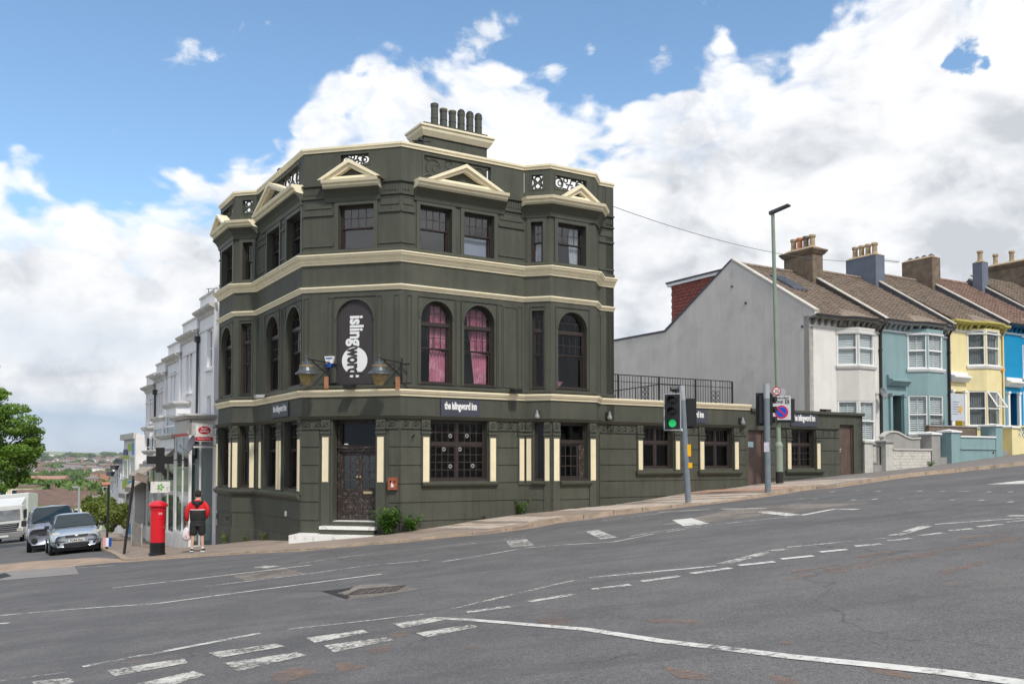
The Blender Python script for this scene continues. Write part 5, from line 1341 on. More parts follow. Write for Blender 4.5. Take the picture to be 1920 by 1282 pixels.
# chimney stacks on the party walls
def stack(H, u, m, zb, zt, X0, potm, hpot=0.6, wd=0.36, side=-1, s0=None, s1=None, capm=None, cornice=True):
    G2 = Frame(HF.P(u, 0, 0).to_2d(), RD - 90)   # u runs to the back with minus sign
    mb = MB(); mb.fb(G2, s1, s0, -wd, wd, zb, zt); st = mb.part('chimney_stack', m, H)
    if cornice:
        p = [tuple(G2.P(a, b, 0)[:2]) for a, b in ((s1, wd), (s0, wd), (s0, -wd), (s1, -wd))]
        MB().sweep(p, [(-0.03, zt - 0.30), (0.05, zt - 0.30), (0.12, zt - 0.20), (0.18, zt - 0.12), (0.18, zt - 0.05), (-0.03, zt)], closed=True).part('stack_cornice', m, st)
    mb = MB(); mb.box8([G2.P(s1 - .02, wd + .02, zt), G2.P(s0 + .02, wd + .02, zt), G2.P(s0 + .02, -wd - .02, zt), G2.P(s1 - .02, -wd - .02, zt), G2.P(s1 + .15, wd - .15, zt + .12), G2.P(s0 - .15, wd - .15, zt + .12), G2.P(s0 - .15, -wd + .15, zt + .12), G2.P(s1 + .15, -wd + .15, zt + .12)]); mb.part('flaunching', BUFF, st)
    n = len(potm); us = [lerp(s1 + 0.32, s0 - 0.32, i / (n - 1) if n > 1 else 0.5) for i in range(n)]
    pots(G2, us, 0, zt + 0.08, potm, st, hpot)
def sidepx(u, X): G2 = Frame(HF.P(u, 0, 0).to_2d(), RD - 90); return G2.px(X, 500, 0.36)[0]
stack(H1, U[1], STKB, 9.0, 12.05, 0, [BUFF, TERR, STKB, BUFF], 0.62, s0=sidepx(U[1], 1524), s1=sidepx(U[1], 1470))
stack(H2, U[2], SLATEB, 9.0, 12.35, 0, [BUFF, BUFF, BUFF, BUFF], 0.62, s0=sidepx(U[2], 1642), s1=sidepx(U[2], 1586), cornice=False)
stack(H3, U[3], STKB, 9.5, 12.75, 0, [], 0.1, s0=sidepx(U[3], 1748), s1=sidepx(U[3], 1691), cornice=False)
stack(H4, U[4] - 0.1, SLATEB, 9.5, 13.05, 0, [BUFF], 0.62, s0=sidepx(U[4], 1842), s1=sidepx(U[4], 1824), cornice=False, wd=0.3)
def cowls():
    G2 = Frame(HF.P(U[3], 0, 0).to_2d(), RD - 90); s1, s0 = sidepx(U[3], 1691), sidepx(U[3], 1748)
    for i in range(4): 
        mb = MB(); mb.lathe(G2.P(lerp(s1 + .3, s0 - .3, i / 3), 0, 12.8), [(0.17, 0), (0.18, 0.08), (0.1, 0.18), (0.02, 0.22)], 10); mb.part('capped_flue', NVPAR, H3)
cowls()
# the roofs further up the street, of which only the tops show
for k, (a, b, zr, wm, st_) in enumerate([(39.4, 44.2, 12.5, WH1, True), (44.2, 49.0, 12.9, YEL, False)]):
    H = root('terraced_house', ('house beyond the bright blue one, only its roof and wide brown stack in view', 'last house up the hill, its roof glimpsed right of the wide brown stack')[k], 'house', tuple(HF.P((a + b) / 2, 0, 2.9 + k * .4)), grp)
    MB().fb(HF, a, b, -9.4, 0, 1, 9.0 + k * 0.3).part('wall', wm, H)
    roof_slope(H, HF, a + 0.1, b - 0.1, 9.0 + k * 0.3, zr, ROOF1)
    G2 = Frame(HF.P(b, 0, 0).to_2d(), RD - 90); ze = 9.0 + k * 0.3
    mb = MB(); mb.panel(G2, [(0.3, ze - 0.2), (0.3, ze + 0.2), (-SG, zr + 0.3), (-9.5, ze + 0.2), (-9.5, ze - 0.3)], [], -0.1, 0.1); mb.part('party_parapet', NVPAR, H)
    if st_: stack(H, b, STKB, 9.5, 13.75, 0, [BUFF, BUFF, TERR, BUFF], 0.7, s0=-2.6, s1=-6.3)
# downpipes, aerial, dish
def pipe(F, pts, r, m, parent=None): return MB().tube([F.P(*p) for p in pts], r, 8)
def downpipe(u, zt, zb, H):
    mb = MB(); mb.tube([HF.P(u - 0.05, 0.34, zt), HF.P(u, 0.10, zt - 0.35), HF.P(u, 0.09, zb)], 0.05, 8)
    for z in (zt - 1.2, zt - 3.2): mb.fb(HF, u - 0.08, u + 0.08, 0, 0.14, z, z + 0.06)
    mb.part('downpipe', GUT, H)
downpipe(24.78, 7.85, 1.6, H1); downpipe(29.9, 8.05, 2.0, H2)
mb = MB(); mb.tube([HF.P(34.45, 0.3, 8.4), HF.P(34.45, 0.08, 8.0), HF.P(34.45, 0.08, 2.5)], 0.045, 8); mb.part('downpipe', YEL, H3)

def dish(F, X, Y, w, r, m, label, pole=0.5, group=None):
    u, z = F.px(X, Y, w); R_ = root('satellite_dish', label, 'satellite dish', F.P(u, 0.02, z), group)
    mb = MB(); M = (Matrix.Rotation(math.radians(F.deg + 8), 3, 'Z') @ Matrix.Rotation(math.radians(72), 3, 'X'))
    mb.lathe(F.P(u, w, z), [(0.02, -0.07), (r * 0.4, -0.06), (r * 0.75, -0.03), (r, 0.02), (r, 0.035), (r * 0.75, -0.015), (r * 0.4, -0.045), (0.02, -0.055)], 18, M); mb.part('reflector', m, R_)
    mb = MB(); mb.tube([F.P(u, w - 0.02, z), F.P(u, 0.02, z - 0.05)], 0.02, 6); mb.tube([F.P(u, w, z - r), F.P(u + 0.05, w + 0.4, z - 0.1)], 0.012, 5); mb.fb(F, u - 0.08, u + 0.08, 0.0, 0.03, z - 0.15, z + 0.05); mb.part('bracket', m, R_)
    mb = MB(); mb.lathe(F.P(u + 0.05, w + 0.4, z - 0.1), [(0.03, 0), (0.04, 0.03), (0.03, 0.09)], 8); mb.part('receiver', m, R_)
dish(HF, 1656, 737, 0.45, 0.27, mat('dish_grey', (0.16, 0.16, 0.17), 0.6, 0.1, 4), 'dark grey satellite dish beside the downpipe between the white and teal houses')
def aerial():
    F = Frame(HF.P(U[2], 0, 0).to_2d(), RD - 90); zt = 11.95; p0 = HF.P(31.6, -SG, 11.3)
    R_ = root('tv_aerial', 'thin television aerial with long cross-barred boom between two chimney stacks', 'aerial', p0)
    MB().tube([p0, p0 + Vector((0, 0, 1.15))], 0.022, 5).part('mast', GUT, R_)
    a = p0 + Vector((0, 0, 1.15)); d = Vector((0.93, 0.36, -0.02)).normalized()
    MB().tube([a - d * 1.25, a + d * 1.05], 0.016, 4).part('boom', GUT, R_)
    mb = MB()
    for i in range(22): c = a - d * 1.2 + d * i * 0.105; mb.tube([c - Vector((0.05, -0.14, 0.06)), c + Vector((0.05, -0.14, 0.06))], 0.007, 3)
    mb.part('elements', GUT, R_)
    MB().fb(Frame(a - d * 1.25, 10), -0.02, 0.02, -0.15, 0.15, a.z - 0.16, a.z + 0.16).part('reflector', GUT, R_)
aerial()

# garden walls, gates and piers along the pavement
def zp(u, w=0.1): p = RF.P(u, w, 0); return Pz(p.x, p.y)
CONC = mat('grey_cement', (0.30, 0.29, 0.275), 0.85, 0.12, 2, 0.2, 25, streak=0.15)
WBR = mat('white_painted_brick', (0.56, 0.54, 0.49), 0.8, 0.06, 3, 0.2, 25, stain=(0.38, 0.35, 0.28), stainamt=0.5, sscale=2.5)
PIERW = mat('pale_pier_render', (0.50, 0.49, 0.45), 0.8, 0.1, 2, stain=(0.26, 0.26, 0.2), stainamt=0.4, sscale=2)
BRKP = mat('old_brown_brick', (0.17, 0.13, 0.10), 0.9, 0.3, 8, 0.3, 30)
def pier(u0, u1, z1, m, parent, w0=-0.45, w1=0.0, cap=0.06, capm=None, pyr=True, name='pier'):
    mb = MB(); mb.fb(RF, u0, u1, w0, w1, zp((u0 + u1) / 2) - 0.5, z1); p = mb.part(name, m, parent)
    mb = MB(); e = cap; mb.fb(RF, u0 - e, u1 + e, w0 - e, w1 + e, z1, z1 + 0.07)
    if pyr: c = RF.P((u0 + u1) / 2, (w0 + w1) / 2, z1 + 0.15); q = [RF.P(a, b, z1 + 0.07) for a, b in ((u0 - e, w1 + e), (u1 + e, w1 + e), (u1 + e, w0 - e), (u0 - e, w0 - e))]; mb.add(q + [c], [(0, 1, 4), (1, 2, 4), (2, 3, 4), (3, 0, 4)])
    mb.part('coping_stone', capm or m, p)
def rt(name, label, cat, u): p = RF.P(u, 0, 0); return root(name, label, cat, (p.x, p.y, zp(u)))
def walls():
    W = rt('garden_wall', 'white painted brick garden wall with end piers, in front of the white terraced house', 'garden wall', 23.5)
    pier(20.42, 20.92, 2.40, PIERW, W); pier(21.75, 22.25, 2.42, BRKP if False else PIERW, W, capm=CONC)
    z0 = 0.9; top = 2.12; n = 0
    for k in range(11):
        z = top - 0.125 * (k + 1)
        u = 22.25 + (0.14 if k % 2 else 0)
        while u < 24.75:
            b = min(u + 0.46, 24.76)
            if z + 0.12 > zp(u): MB().fb(RF, u + 0.008, b - 0.008, -0.16, random.uniform(-0.004, 0.004), z + 0.008, z + 0.117).part('brick', WBR, W)
            u += 0.47
    MB().fb(RF, 22.25, 24.76, -0.2, -0.012, z0, top).part('mortar_core', WBR, W)
    MB().fb(RF, 22.2, 24.8, -0.26, 0.05, top, top + 0.07).part('coping', PIERW, W)
    # curved cement screen wall behind it
    W2 = rt('garden_wall', 'curved grey cement wall rising behind the white brick one', 'garden wall', 24)
    F2 = Frame(RF.P(0, -0.32, 0).to_2d(), RD)
    prof = [(22.0, 2.62), (22.15, 2.74), (22.4, 2.84), (22.7, 2.87), (23.0, 2.84), (23.3, 2.74), (23.6, 2.64), (23.9, 2.60), (24.5, 2.62)]
    mb = MB(); mb.panel(F2, [(22.0, 1.2)] + prof + [(24.5, 1.2)], [], -0.15, 0); mb.part('wall', CONC, W2)
    mb = MB(); mb.panel(F2, prof + [(a, b + 0.07) for a, b in prof[::-1]], [], -0.2, 0.05); mb.part('curved_coping', PIERW, W2)
    pier(24.8, 25.40, 2.80, CONC, W2, -0.6, 0.02, capm=PVC)
    # iron gate
    g = rt('garden_gate', 'narrow ornamental iron gate between pale stone piers beside the pub', 'gate', 21.3)
    mb = MB(); mb.ring(RF, 20.98, 21.72, 1.18, 2.28, 0.03, -0.24, -0.21); mb.part('frame', BLK, g)
    for i in range(1, 5): u = 20.98 + i * 0.148; MB().tube([RF.P(u, -0.225, 1.2), RF.P(u, -0.225, 2.27)], 0.009, 5).part('bar', PIERW, g)
    for j in range(4):
        for i in range(4):
            mb = MB(); mb.tube([RF.P(u_, -0.225, z_) for u_, z_ in arc(21.05 + i * 0.148 + 0.0, 1.38 + j * 0.25, 0.06, 0, 2 * PI, 8)], 0.008, 4); mb.part('scroll', PIERW, g)
    # teal wall and gate
    W3 = rt('garden_wall', 'teal rendered garden wall with white coping beneath the yellow house', 'garden wall', 28)
    pier(26.20, 26.85, 2.92, TEAL, W3, -0.6, 0.02, capm=PVC)
    MB().fb(RF, 26.85, 29.55, -0.22, 0, 1.2, 2.72).part('wall', TEAL, W3)
    MB().fb(RF, 26.85, 29.55, -0.26, 0.05, 2.72, 2.79).part('coping', PVC, W3)
    MB().fb(RF, 26.85, 29.55, -0.01, 0.05, 2.18, 2.24).part('ledge', TEAL, W3)
    pier(29.55, 30.1, 3.25, TEAL, W3, -0.7, 0.03, capm=PVC)
    MB().lathe(RF.P(29.35, 0.0, 2.05), [(0.05, 0.0), (0.05, 0.02)], 10, Matrix.Rotation(PI / 2, 3, 'X')).part('vent', GUT, W3)
    g = rt('garden_gate', 'solid dark teal board gate between the grey and the teal piers', 'gate', 25.8)
    MB().fb(RF, 25.46, 26.18, -0.5, -0.45, 1.58, 2.72).part('gate_board', TEALD, g); MB().fb(RF, 25.40, 26.2, -0.5, 0.05, 1.3, 1.55).part('gate_step', CONC, g)
    # brown wall between gardens, hedge bits, yellow wall
    W4 = rt('garden_wall', 'weathered brown wall dividing the teal and yellow houses', 'garden wall', 28.5)
    MB().fb(Frame(RF.P(26.0, -0.9, 0).to_2d(), RD), 0, 3.6, -0.2, 0, 1.5, 3.22).part('wall', BRKP, W4)
    MB().fb(Frame(RF.P(26.0, -0.9, 0).to_2d(), RD), -0.05, 3.65, -0.24, 0.04, 3.22, 3.28).part('coping', CONC, W4)
    W5 = rt('garden_wall', 'pale yellow garden wall at the right edge of the picture', 'garden wall', 32)
    for k in range(3): MB().fb(RF, 30.14 + k * 0.24, 30.14 + k * 0.24 + 0.22, -0.5, -0.45, 1.95, 3.15).part('gate_board', YELD, W5)
    pier(30.86, 31.4, 3.2, YEL, W5, -0.5, 0.02, capm=PVC)
    MB().fb(RF, 31.4, 36.5, -0.22, 0, 1.4, 2.75).part('wall', YEL, W5)
    for k in range(8):
        for j in range(2): MB().tube([RF.P(u_, -0.1, z_) for u_, z_ in arc(31.6 + k * 0.28, 2.88 + j * 0.24, 0.11, 0, 2 * PI, 8)], 0.025, 5).part('pierced_block', YEL, W5)
    MB().fb(RF, 31.4, 36.5, -0.26, 0.05, 3.26, 3.33).part('coping', YEL, W5)
    # patch of front gardens
    MB().box8([RF.P(20.3, -0.2, 0.9), RF.P(50, -0.2, 3.2), RF.P(50, -2.6, 3.2), RF.P(20.3, -2.6, 0.9), RF.P(20.3, -0.2, 1.4), RF.P(50, -0.2, 3.6), RF.P(50, -2.6, 3.6), RF.P(20.3, -2.6, 1.4)]).part('front_garden', CONC, kind='structure')
walls()
# alarm boxes, estate board, open window casements
def small():
    p = HF.P(34.25, 0.06, 0); u, z = HF.px(1881, 693, 0.06)
    R_ = root('alarm_box', 'orange alarm box at the corner of the bright blue house', 'alarm box', HF.P(u, 0, z)); mb = MB(); mb.lathe(HF.P(u, 0.0, z), [(0.12, 0), (0.15, 0.04), (0.13, 0.09), (0.05, 0.12)], 12, HF.T(0, 0, 0).to_3x3()); mb.part('cover', mat('orange_plastic', (0.72, 0.30, 0.04), 0.4, 0.05, 5), R_)
    u, z = HF.px(1764, 735, 0.06)
    R_ = root('alarm_box', 'small orange alarm box beside the black downpipe of the teal house', 'alarm box', HF.P(u, 0, z)); mb = MB(); mb.fb(HF, u - 0.07, u + 0.07, 0, 0.08, z - 0.10, z + 0.10); mb.fb(HF, u - 0.05, u + 0.05, 0.08, 0.10, z - 0.07, z + 0.07); mb.part('cover', MATS['orange_plastic'], R_)
    F = Frame(RF.P(0, -0.9, 0).to_2d(), RD); u, z = F.px(1796, 763)
    R_ = root('notice_board', 'pale grey board with a little shell emblem in front of the mustard door', 'sign', F.P(u, 0, z - 0.5))
    MB().fb(F, u - 0.50, u + 0.50, -0.03, 0.0, z - 0.62, z + 0.62).part('board', mat('pale_blue_grey_board', (0.48, 0.52, 0.56), 0.5, 0.05, 4), R_)
    MB().tube([F.P(u - 0.35, -0.05, z - 2.0), F.P(u - 0.35, -0.05, z - 0.5)], 0.03, 6).part('post', PVC, R_)
    mb = MB(); mb.panel(F, [(u + 0.02, z - 0.15), (u + 0.2, z - 0.32), (u + 0.35, z - 0.1), (u + 0.25, z + 0.08), (u + 0.1, z + 0.06)], [], 0.0, 0.01); mb.part('emblem', mat('gold_print', (0.60, 0.35, 0.10), 0.5, 0.1, 8), R_)
    for k in range(6): MB().fb(F, u - 0.42, u + (0.0 if k % 2 else 0.12), 0, 0.006, z + 0.22 - k * 0.11, z + 0.24 - k * 0.11).part('print_line', NVPAR, R_)
    # casement pushed open in the yellow bay
    b1 = HF.P(31.45, 0, 0); 
    f2 = Frame(HF.P(0, 0.62, 0).to_2d(), RD); u, z = f2.px(1842, 745)
    mb = MB()
    a, b, zt, zb = 32.15, 32.95, 5.05, 4.30
    for (p0, p1) in (((a, 0, zt), (b, 0, zt)), ((a, 0.50, zb), (b, 0.50, zb)), ((a, 0, zt), (a, 0.50, zb)), ((b, 0, zt), (b, 0.50, zb))): mb.tube([f2.P(*p0), f2.P(*p1)], 0.035, 4)
    w_ = mb.part('open_casement', PVC, H3)
    mb = MB(); mb.box8([f2.P(a, 0.0, zt), f2.P(b, 0.0, zt), f2.P(b, 0.50, zb), f2.P(a, 0.50, zb), f2.P(a, 0.006, zt + 0.006), f2.P(b, 0.006, zt + 0.006), f2.P(b, 0.506, zb + 0.006), f2.P(a, 0.506, zb + 0.006)]); mb.part('casement_pane', glass_mat('pale_glass', (0.9, 0.9, 0.9), 0.1, 2.6), w_)
small()
# ------------------------------------------------------------------ signs, lamps and fittings on the pub
SGN = mat('charcoal_board', (0.040, 0.034, 0.036), 0.5, 0.08, 3); SGN2 = mat('slate_sign_board', (0.052, 0.055, 0.075), 0.45, 0.08, 3)
WLET = mat('white_lettering', (0.76, 0.76, 0.75), 0.5, 0.0); SGN_L = mat('charcoal_lettering', (0.040, 0.034, 0.036), 0.5, 0.0)
def shaped_word(word, F, w, z, height, width, m, parent, rot=0.0, weight=0.022, ua=0.0):
    """lettering scaled to an exact width and height, measured from the mesh itself"""
    me = text_mesh(word, 1.0, 1.0, weight, 0.004, 0.0, 0.98)
    xs = [v.co.x for v in me.vertices]; ys = [v.co.y for v in me.vertices]
    sx, sy = width / (max(xs) - min(xs)), height / (max(ys) - min(ys)); cx_, cy_ = (max(xs) + min(xs)) / 2, (max(ys) + min(ys)) / 2
    me.transform(Matrix.Rotation(rot, 4, 'Z') @ Matrix.Diagonal((sx, sy, 1, 1)) @ Matrix.Translation((-cx_, -cy_, 0)))
    me.name = 'lettering'; me.materials.append(m)
    return inst('lettering', me, parent, F.T(ua, w, z))
def vertical_sign():
    F = CH; u0, u1, z0, z1 = 1.08, 2.24, 3.87, 6.35; um = (u0 + u1) / 2
    s = root('vertical_sign', 'tall arched charcoal sign with white lettering reading downwards and a white disc', 'sign', F.P(um, -0.07, z0))
    MB().panel(F, archloop(u0, u1, z0, z1, 18), [], -0.11, -0.07).part('board', SGN, s)
    def zy(y): return F.px(664, y, -0.07)[1]
    ul = F.px(665, 640, -0.07)[0]
    mb = MB(); mb.panel(F, arc(F.px(665, 676, -0.07)[0], zy(676), (zy(651) - zy(702)) / 2, 0, 2 * PI, 40)[:-1], [], -0.07, -0.064); mb.part('disc', WLET, s)
    zt, zm, zb = zy(592), zy(649), zy(701)
    W_ = F.px(682, 640, -0.07)[0] - F.px(652, 640, -0.07)[0]
    shaped_word('isling', F, -0.064, (zt + zm) / 2, W_ * 1.12, zt - zm, WLET, s, -PI / 2, 0.034, ua=ul)
    shaped_word('word', F, -0.058, (zm + zb) / 2 - 0.01, W_ * 0.92, zm - zb - 0.02, SGN_L, s, -PI / 2, 0.034, ua=ul)
    mb = MB()
    for du in (-0.09, 0.09): mb.fb(F, ul + du - 0.05, ul + du + 0.05, -0.07, -0.064, zy(707), zy(703))
    mb.part('colon_dots', WLET, s)
vertical_sign()
def name_sign(F, u0, u1, z0, z1, label, w=0.0, lw=0.82):
    s = root('name_sign', label, 'sign', F.P((u0 + u1) / 2, w, z0))
    MB().fb(F, u0, u1, w, w + 0.05, z0, z1).part('board', SGN2, s)
    h = (z1 - z0); shaped_word('the islingword inn', F, w + 0.05, lerp(z0, z1, 0.56), h * 0.62, (u1 - u0) * lw, WLET, s, 0.0, 0.042, ua=(u0 + u1) / 2)
name_sign(RF, 1.28, 2.61, 2.98, 3.46, 'slate sign with white lettering above the largest ground-floor window')
name_sign(LF, -2.80, -1.15, 3.02, 3.46, 'slate name sign over the tall windows on the side street')
name_sign(RF, 10.35, 11.80, 2.99, 3.47, 'slate name sign half hidden behind the traffic light with the green lamp')
name_sign(RF, 16.10, 17.58, 2.98, 3.50, 'slate name sign over the window next to the controlled zone sign')

LH = mat('lamp_hood_grey', (0.085, 0.095, 0.105), 0.35, 0.2, 5, metal=0.3); AMB = mat('amber_lamp_glass', (0.27, 0.20, 0.08), 0.18, 0.3, 6, spec=0.7); RUST = mat('rusty_orange_paint', (0.36, 0.17, 0.09), 0.7, 0.3, 7)
def lantern(F, X, label):
    w = 0.75; u, z = F.px(X, 700, w); r = root('wall_lantern', label, 'wall lamp', F.P(u, 0.02, z), 'lanterns flanking the arched sign')
    c = F.P(u, w, z)
    mb = MB(); mb.lathe(c, [(0.33, -0.03), (0.32, 0.01), (0.25, 0.06), (0.21, 0.14), (0.20, 0.17), (0.20, 0.24), (0.14, 0.25), (0.13, 0.33), (0.04, 0.36), (0.03, 0.45), (0.05, 0.47), (0.01, 0.52)], 18); mb.part('hood', LH, r, smooth=False)
    mb = MB(); mb.lathe(c, [(0.205, 0.175), (0.208, 0.20), (0.205, 0.235)], 18); mb.part('copper_band', mat('tarnished_copper', (0.20, 0.14, 0.07), 0.5, 0.4, 9), r)
    mb = MB(); mb.lathe(c, [(0.04, -0.34), (0.10, -0.33), (0.15, -0.24), (0.20, -0.12), (0.235, -0.02)], 18); mb.part('glass_bowl', AMB, r)
    mb = MB(); up = u + 0.42
    mb.tube([F.P(u, w, z + 0.42), F.P(up, 0.08, z + 0.36)], 0.022, 5); mb.tube([F.P(u + 0.08, w * 0.8, z + 0.38), F.P(up, 0.06, z - 0.05)], 0.02, 5)
    mb.tube([F.P(up, 0.06, z + 0.5), F.P(up, 0.06, z - 0.25)], 0.03, 5)
    mb.tube([F.P(lerp(u, up, 0.55) + 0.09 * math.cos(t), lerp(w, 0.06, 0.6), z + 0.22 + 0.09 * math.sin(t)) for t in [i * PI / 6 for i in range(13)]], 0.012, 4)
    mb.tube([F.P(up, 0.05, z + 0.33), F.P(up + 0.22, 0.03, z + 0.33)], 0.03, 6); mb.tube([F.P(up, 0.05, z - 0.22), F.P(up + 0.22, 0.03, z - 0.22)], 0.03, 6)
    mb.part('scroll_bracket', BLK, r)
    mb = MB(); mb.fb(F, up - 0.16, up - 0.04, 0.10, 0.16, z - 0.40, z - 0.04); mb.part('backplate', RUST, r)
lantern(CH, 575, 'grey hooded lantern with amber bowl at the left of the arched sign')
lantern(CH, 711, 'grey hooded lantern with amber bowl at the right of the arched sign')
def alarm():
    F = CH; u, z = F.px(617, 678, 0.1); r = root('alarm_box', 'white and blue wedge alarm box between the left lantern and the arched sign', 'alarm box', F.P(u, 0, z))
    MB().panel(F, [(u - 0.10, z - 0.05), (u + 0.10, z - 0.05), (u + 0.15, z + 0.16), (u - 0.15, z + 0.16)], [], 0, 0.10).part('cover', WHT, r)
    MB().panel(F, [(u - 0.06, z - 0.16), (u + 0.06, z - 0.16), (u + 0.10, z - 0.05), (u - 0.10, z - 0.05)], [], 0, 0.11).part('strobe', mat('blue_plastic', (0.01, 0.07, 0.36), 0.3, 0.05, 5), r)
    MB().fb(F, u - 0.11, u + 0.11, 0.10, 0.104, z + 0.08, z + 0.12).part('print', MATS['blue_plastic'], r)
alarm()
def flood(F, X, Y, label, s=1.0, body=BLK):
    w = 0.30; u, z = F.px(X, Y, w); r = root('floodlight', label, 'floodlight', F.P(u, 0, z))
    mb = MB(); mb.box8([F.P(u - .16 * s, w - .10, z - .06), F.P(u + .16 * s, w - .10, z - .06), F.P(u + .13 * s, w + .14, z - .10), F.P(u - .13 * s, w + .14, z - .10), F.P(u - .16 * s, w - .12, z + .02), F.P(u + .16 * s, w - .12, z + .02), F.P(u + .13 * s, w + .16, z + .01), F.P(u - .13 * s, w + .16, z + .01)]); mb.part('housing', body, r)
    mb = MB(); mb.tube([F.P(u, 0.02, z - .02), F.P(u, w - 0.1, z)], 0.025, 6); mb.fb(F, u - .06, u + .06, 0, 0.03, z - .08, z + .06); mb.part('bracket', BLK, r)
flood(CH, 655, 722, 'black floodlight on the ledge under the arched sign')
flood(LF, 487, 741, 'pale flat floodlight above the cornice near the side bay', 1.0, mat('pale_lamp_body', (0.42, 0.43, 0.42), 0.5, 0.1, 5))
flood(RF, 968, 731, 'dark floodlight perched on the cornice left of the narrow bay window')
def wall_spot(F, X, Y, label):
    w = 0.18; u, z = F.px(X, Y, w); r = root('wall_spotlight', label, 'wall lamp', F.P(u, 0, z))
    mb = MB(); mb.fb(F, u - .04, u + .04, 0, 0.05, z - 0.12, z + 0.14); mb.tube([F.P(u, 0.03, z + .1), F.P(u, w, z + 0.1)], 0.015, 5); mb.part('bracket', BLK, r)
    mb = MB(); mb.lathe(F.P(u, w, z - 0.06), [(0.08, -0.04), (0.09, 0.0), (0.05, 0.10), (0.03, 0.18), (0.01, 0.22)], 12); mb.part('shade', mat('spot_grey', (0.22, 0.23, 0.23), 0.4, 0.1, 5), r)
wall_spot(BS, 1007, 778, 'small bell-shaped lamp above the narrow bay window')
wall_spot(RF, 1143, 780, 'small grey wall lamp right of the bay, under the cream cornice')
wall_spot(RF, 1393, 790, 'small grey wall lamp beside the first brown door')
def hook(F, X, Y):
    u, z = F.px(X, Y, 0.05); r = root('wall_hook', 'small black hook left of the big ground-floor window', 'hook', F.P(u, 0, z))
    MB().tube([F.P(u, 0, z), F.P(u, 0.12, z), F.P(u, 0.14, z + 0.06)], 0.02, 5).part('hook_arm', BLK, r); MB().fb(F, u - .03, u + .03, 0, 0.02, z - .05, z + .05).part('plate', BLK, r)
hook(RF, 774, 818)
def ashbin():
    F = RF; u, z = F.px(736, 906, 0.1); F = CH if u < 0 else RF; u, z = F.px(736, 906, 0.1)
    RB = mat('rust_brown_metal', (0.30, 0.085, 0.045), 0.6, 0.3, 9)
    r = root('cigarette_bin', 'rusty red wall bin with two round holes and a white paper nose', 'bin', F.P(u, 0, z))
    holes = [arc(u - 0.06, z + 0.05, 0.03, 0, 2 * PI, 10)[:-1], arc(u + 0.07, z + 0.05, 0.03, 0, 2 * PI, 10)[:-1]]
    MB().panel(F, rect(u - 0.135, u + 0.135, z - 0.18, z + 0.16), holes, 0.10, 0.125).part('face', RB, r)
    mb = MB(); mb.fb(F, u - 0.13, u + 0.13, 0.02, 0.07, z - 0.175, z + 0.155); mb.part('inner_plate', BLK, r)
    mb = MB(); mb.fb(F, u - .135, u + .135, 0.0, 0.12, z + 0.14, z + 0.17); mb.fb(F, u - .135, u - .115, 0, 0.12, z - 0.18, z + 0.14); mb.fb(F, u + .115, u + .135, 0, 0.12, z - 0.18, z + 0.14); mb.part('casing', RB, r)
    MB().panel(F, [(u - 0.02, z + 0.03), (u + 0.06, z - 0.08), (u + 0.02, z - 0.11), (u - 0.04, z - 0.10)], [], 0.125, 0.14).part('paper_scrap', WHT, r)
ashbin()
def vents():
    for i, (X, Y) in enumerate(((408, 967), (427, 971))):
        u, z = (L2 if i == 0 else LS).px(X, Y); F = L2 if i == 0 else LS
        r = root('air_brick', ('square black air vent low on the far corner of the pub', 'square black air vent low on the splayed side of the far bay')[i], 'vent', F.P(u, 0, z))
        MB().ring(F, u - 0.10, u + 0.10, z - 0.10, z + 0.10, 0.025, 0, 0.03).part('frame', GRN2, r)
        MB().fb(F, u - 0.075, u + 0.075, 0.0, 0.026, z - 0.075, z + 0.075).part('grille', BLK, r)
    u, z = LF.px(539, 962); r = root('meter_plate', 'small white plate on the side wall below the tall windows', 'plate', LF.P(u, 0, z))
    MB().fb(LF, u - 0.12, u + 0.02, 0.022, 0.05, z - 0.08, z + 0.07).part('plate', WHT, r)
vents()
# pub curtains
CP = mat('pink_curtain', (0.50, 0.17, 0.25), 0.85, 0.25, 3, stain=(0.72, 0.46, 0.54), stainamt=0.6, sscale=2.0)
CW = mat('pale_curtain', (0.55, 0.55, 0.56), 0.85, 0.12, 3); CB = mat('grey_blue_blind', (0.30, 0.32, 0.37), 0.8, 0.08, 2)
CPP = mat('plum_curtain', (0.30, 0.10, 0.18), 0.85, 0.3, 3)
def curtain(F, pts_top, pts_bot, z0, z1, w, m, label, waves=6, amp=0.03):
    """a hanging cloth gathered in folds; (ul, ur) at the top and at the bottom"""
    c = F.P((pts_top[0] + pts_top[1]) / 2, w, z1); r = root('curtain', label, 'curtain', c)
    mb = MB(); n = waves * 6; nz = 8; base = []
    for side in (0, 1):
        for j in range(nz + 1):
            t = j / nz; a = lerp(pts_top[0], pts_bot[0], t ** 0.8); b = lerp(pts_top[1], pts_bot[1], t ** 0.8)
            for i in range(n + 1):
                s = i / n; mb.v.append(F.P(lerp(a, b, s), w + amp * math.sin(s * waves * 2 * PI + 0.6 * math.sin(t * 3)) - side * 0.008, lerp(z1, z0, t)))
    N1 = n + 1; half = N1 * (nz + 1)
    for side in (0, 1):
        for j in range(nz):
            for i in range(n):
                k = side * half + j * N1 + i; mb.f.append([k, k + 1, k + N1 + 1, k + N1]); mb.mi.append(0)
    for j in range(nz):
        for i in (0, n): k = j * N1 + i; mb.f.append([k, k + N1, k + N1 + half, k + half]); mb.mi.append(0)
    mb.part('cloth', m, r, smooth=True)
curtain(RF, (1.10, 1.62), (1.07, 1.60), 4.0, 6.25, -0.33, CP, 'pink curtain hanging straight in the left arched window of the first floor', 5)
curtain(RF, (2.26, 3.02), (2.60, 3.02), 4.0, 6.25, -0.33, CP, 'pink curtain drawn back to the right in the second arched window', 6)
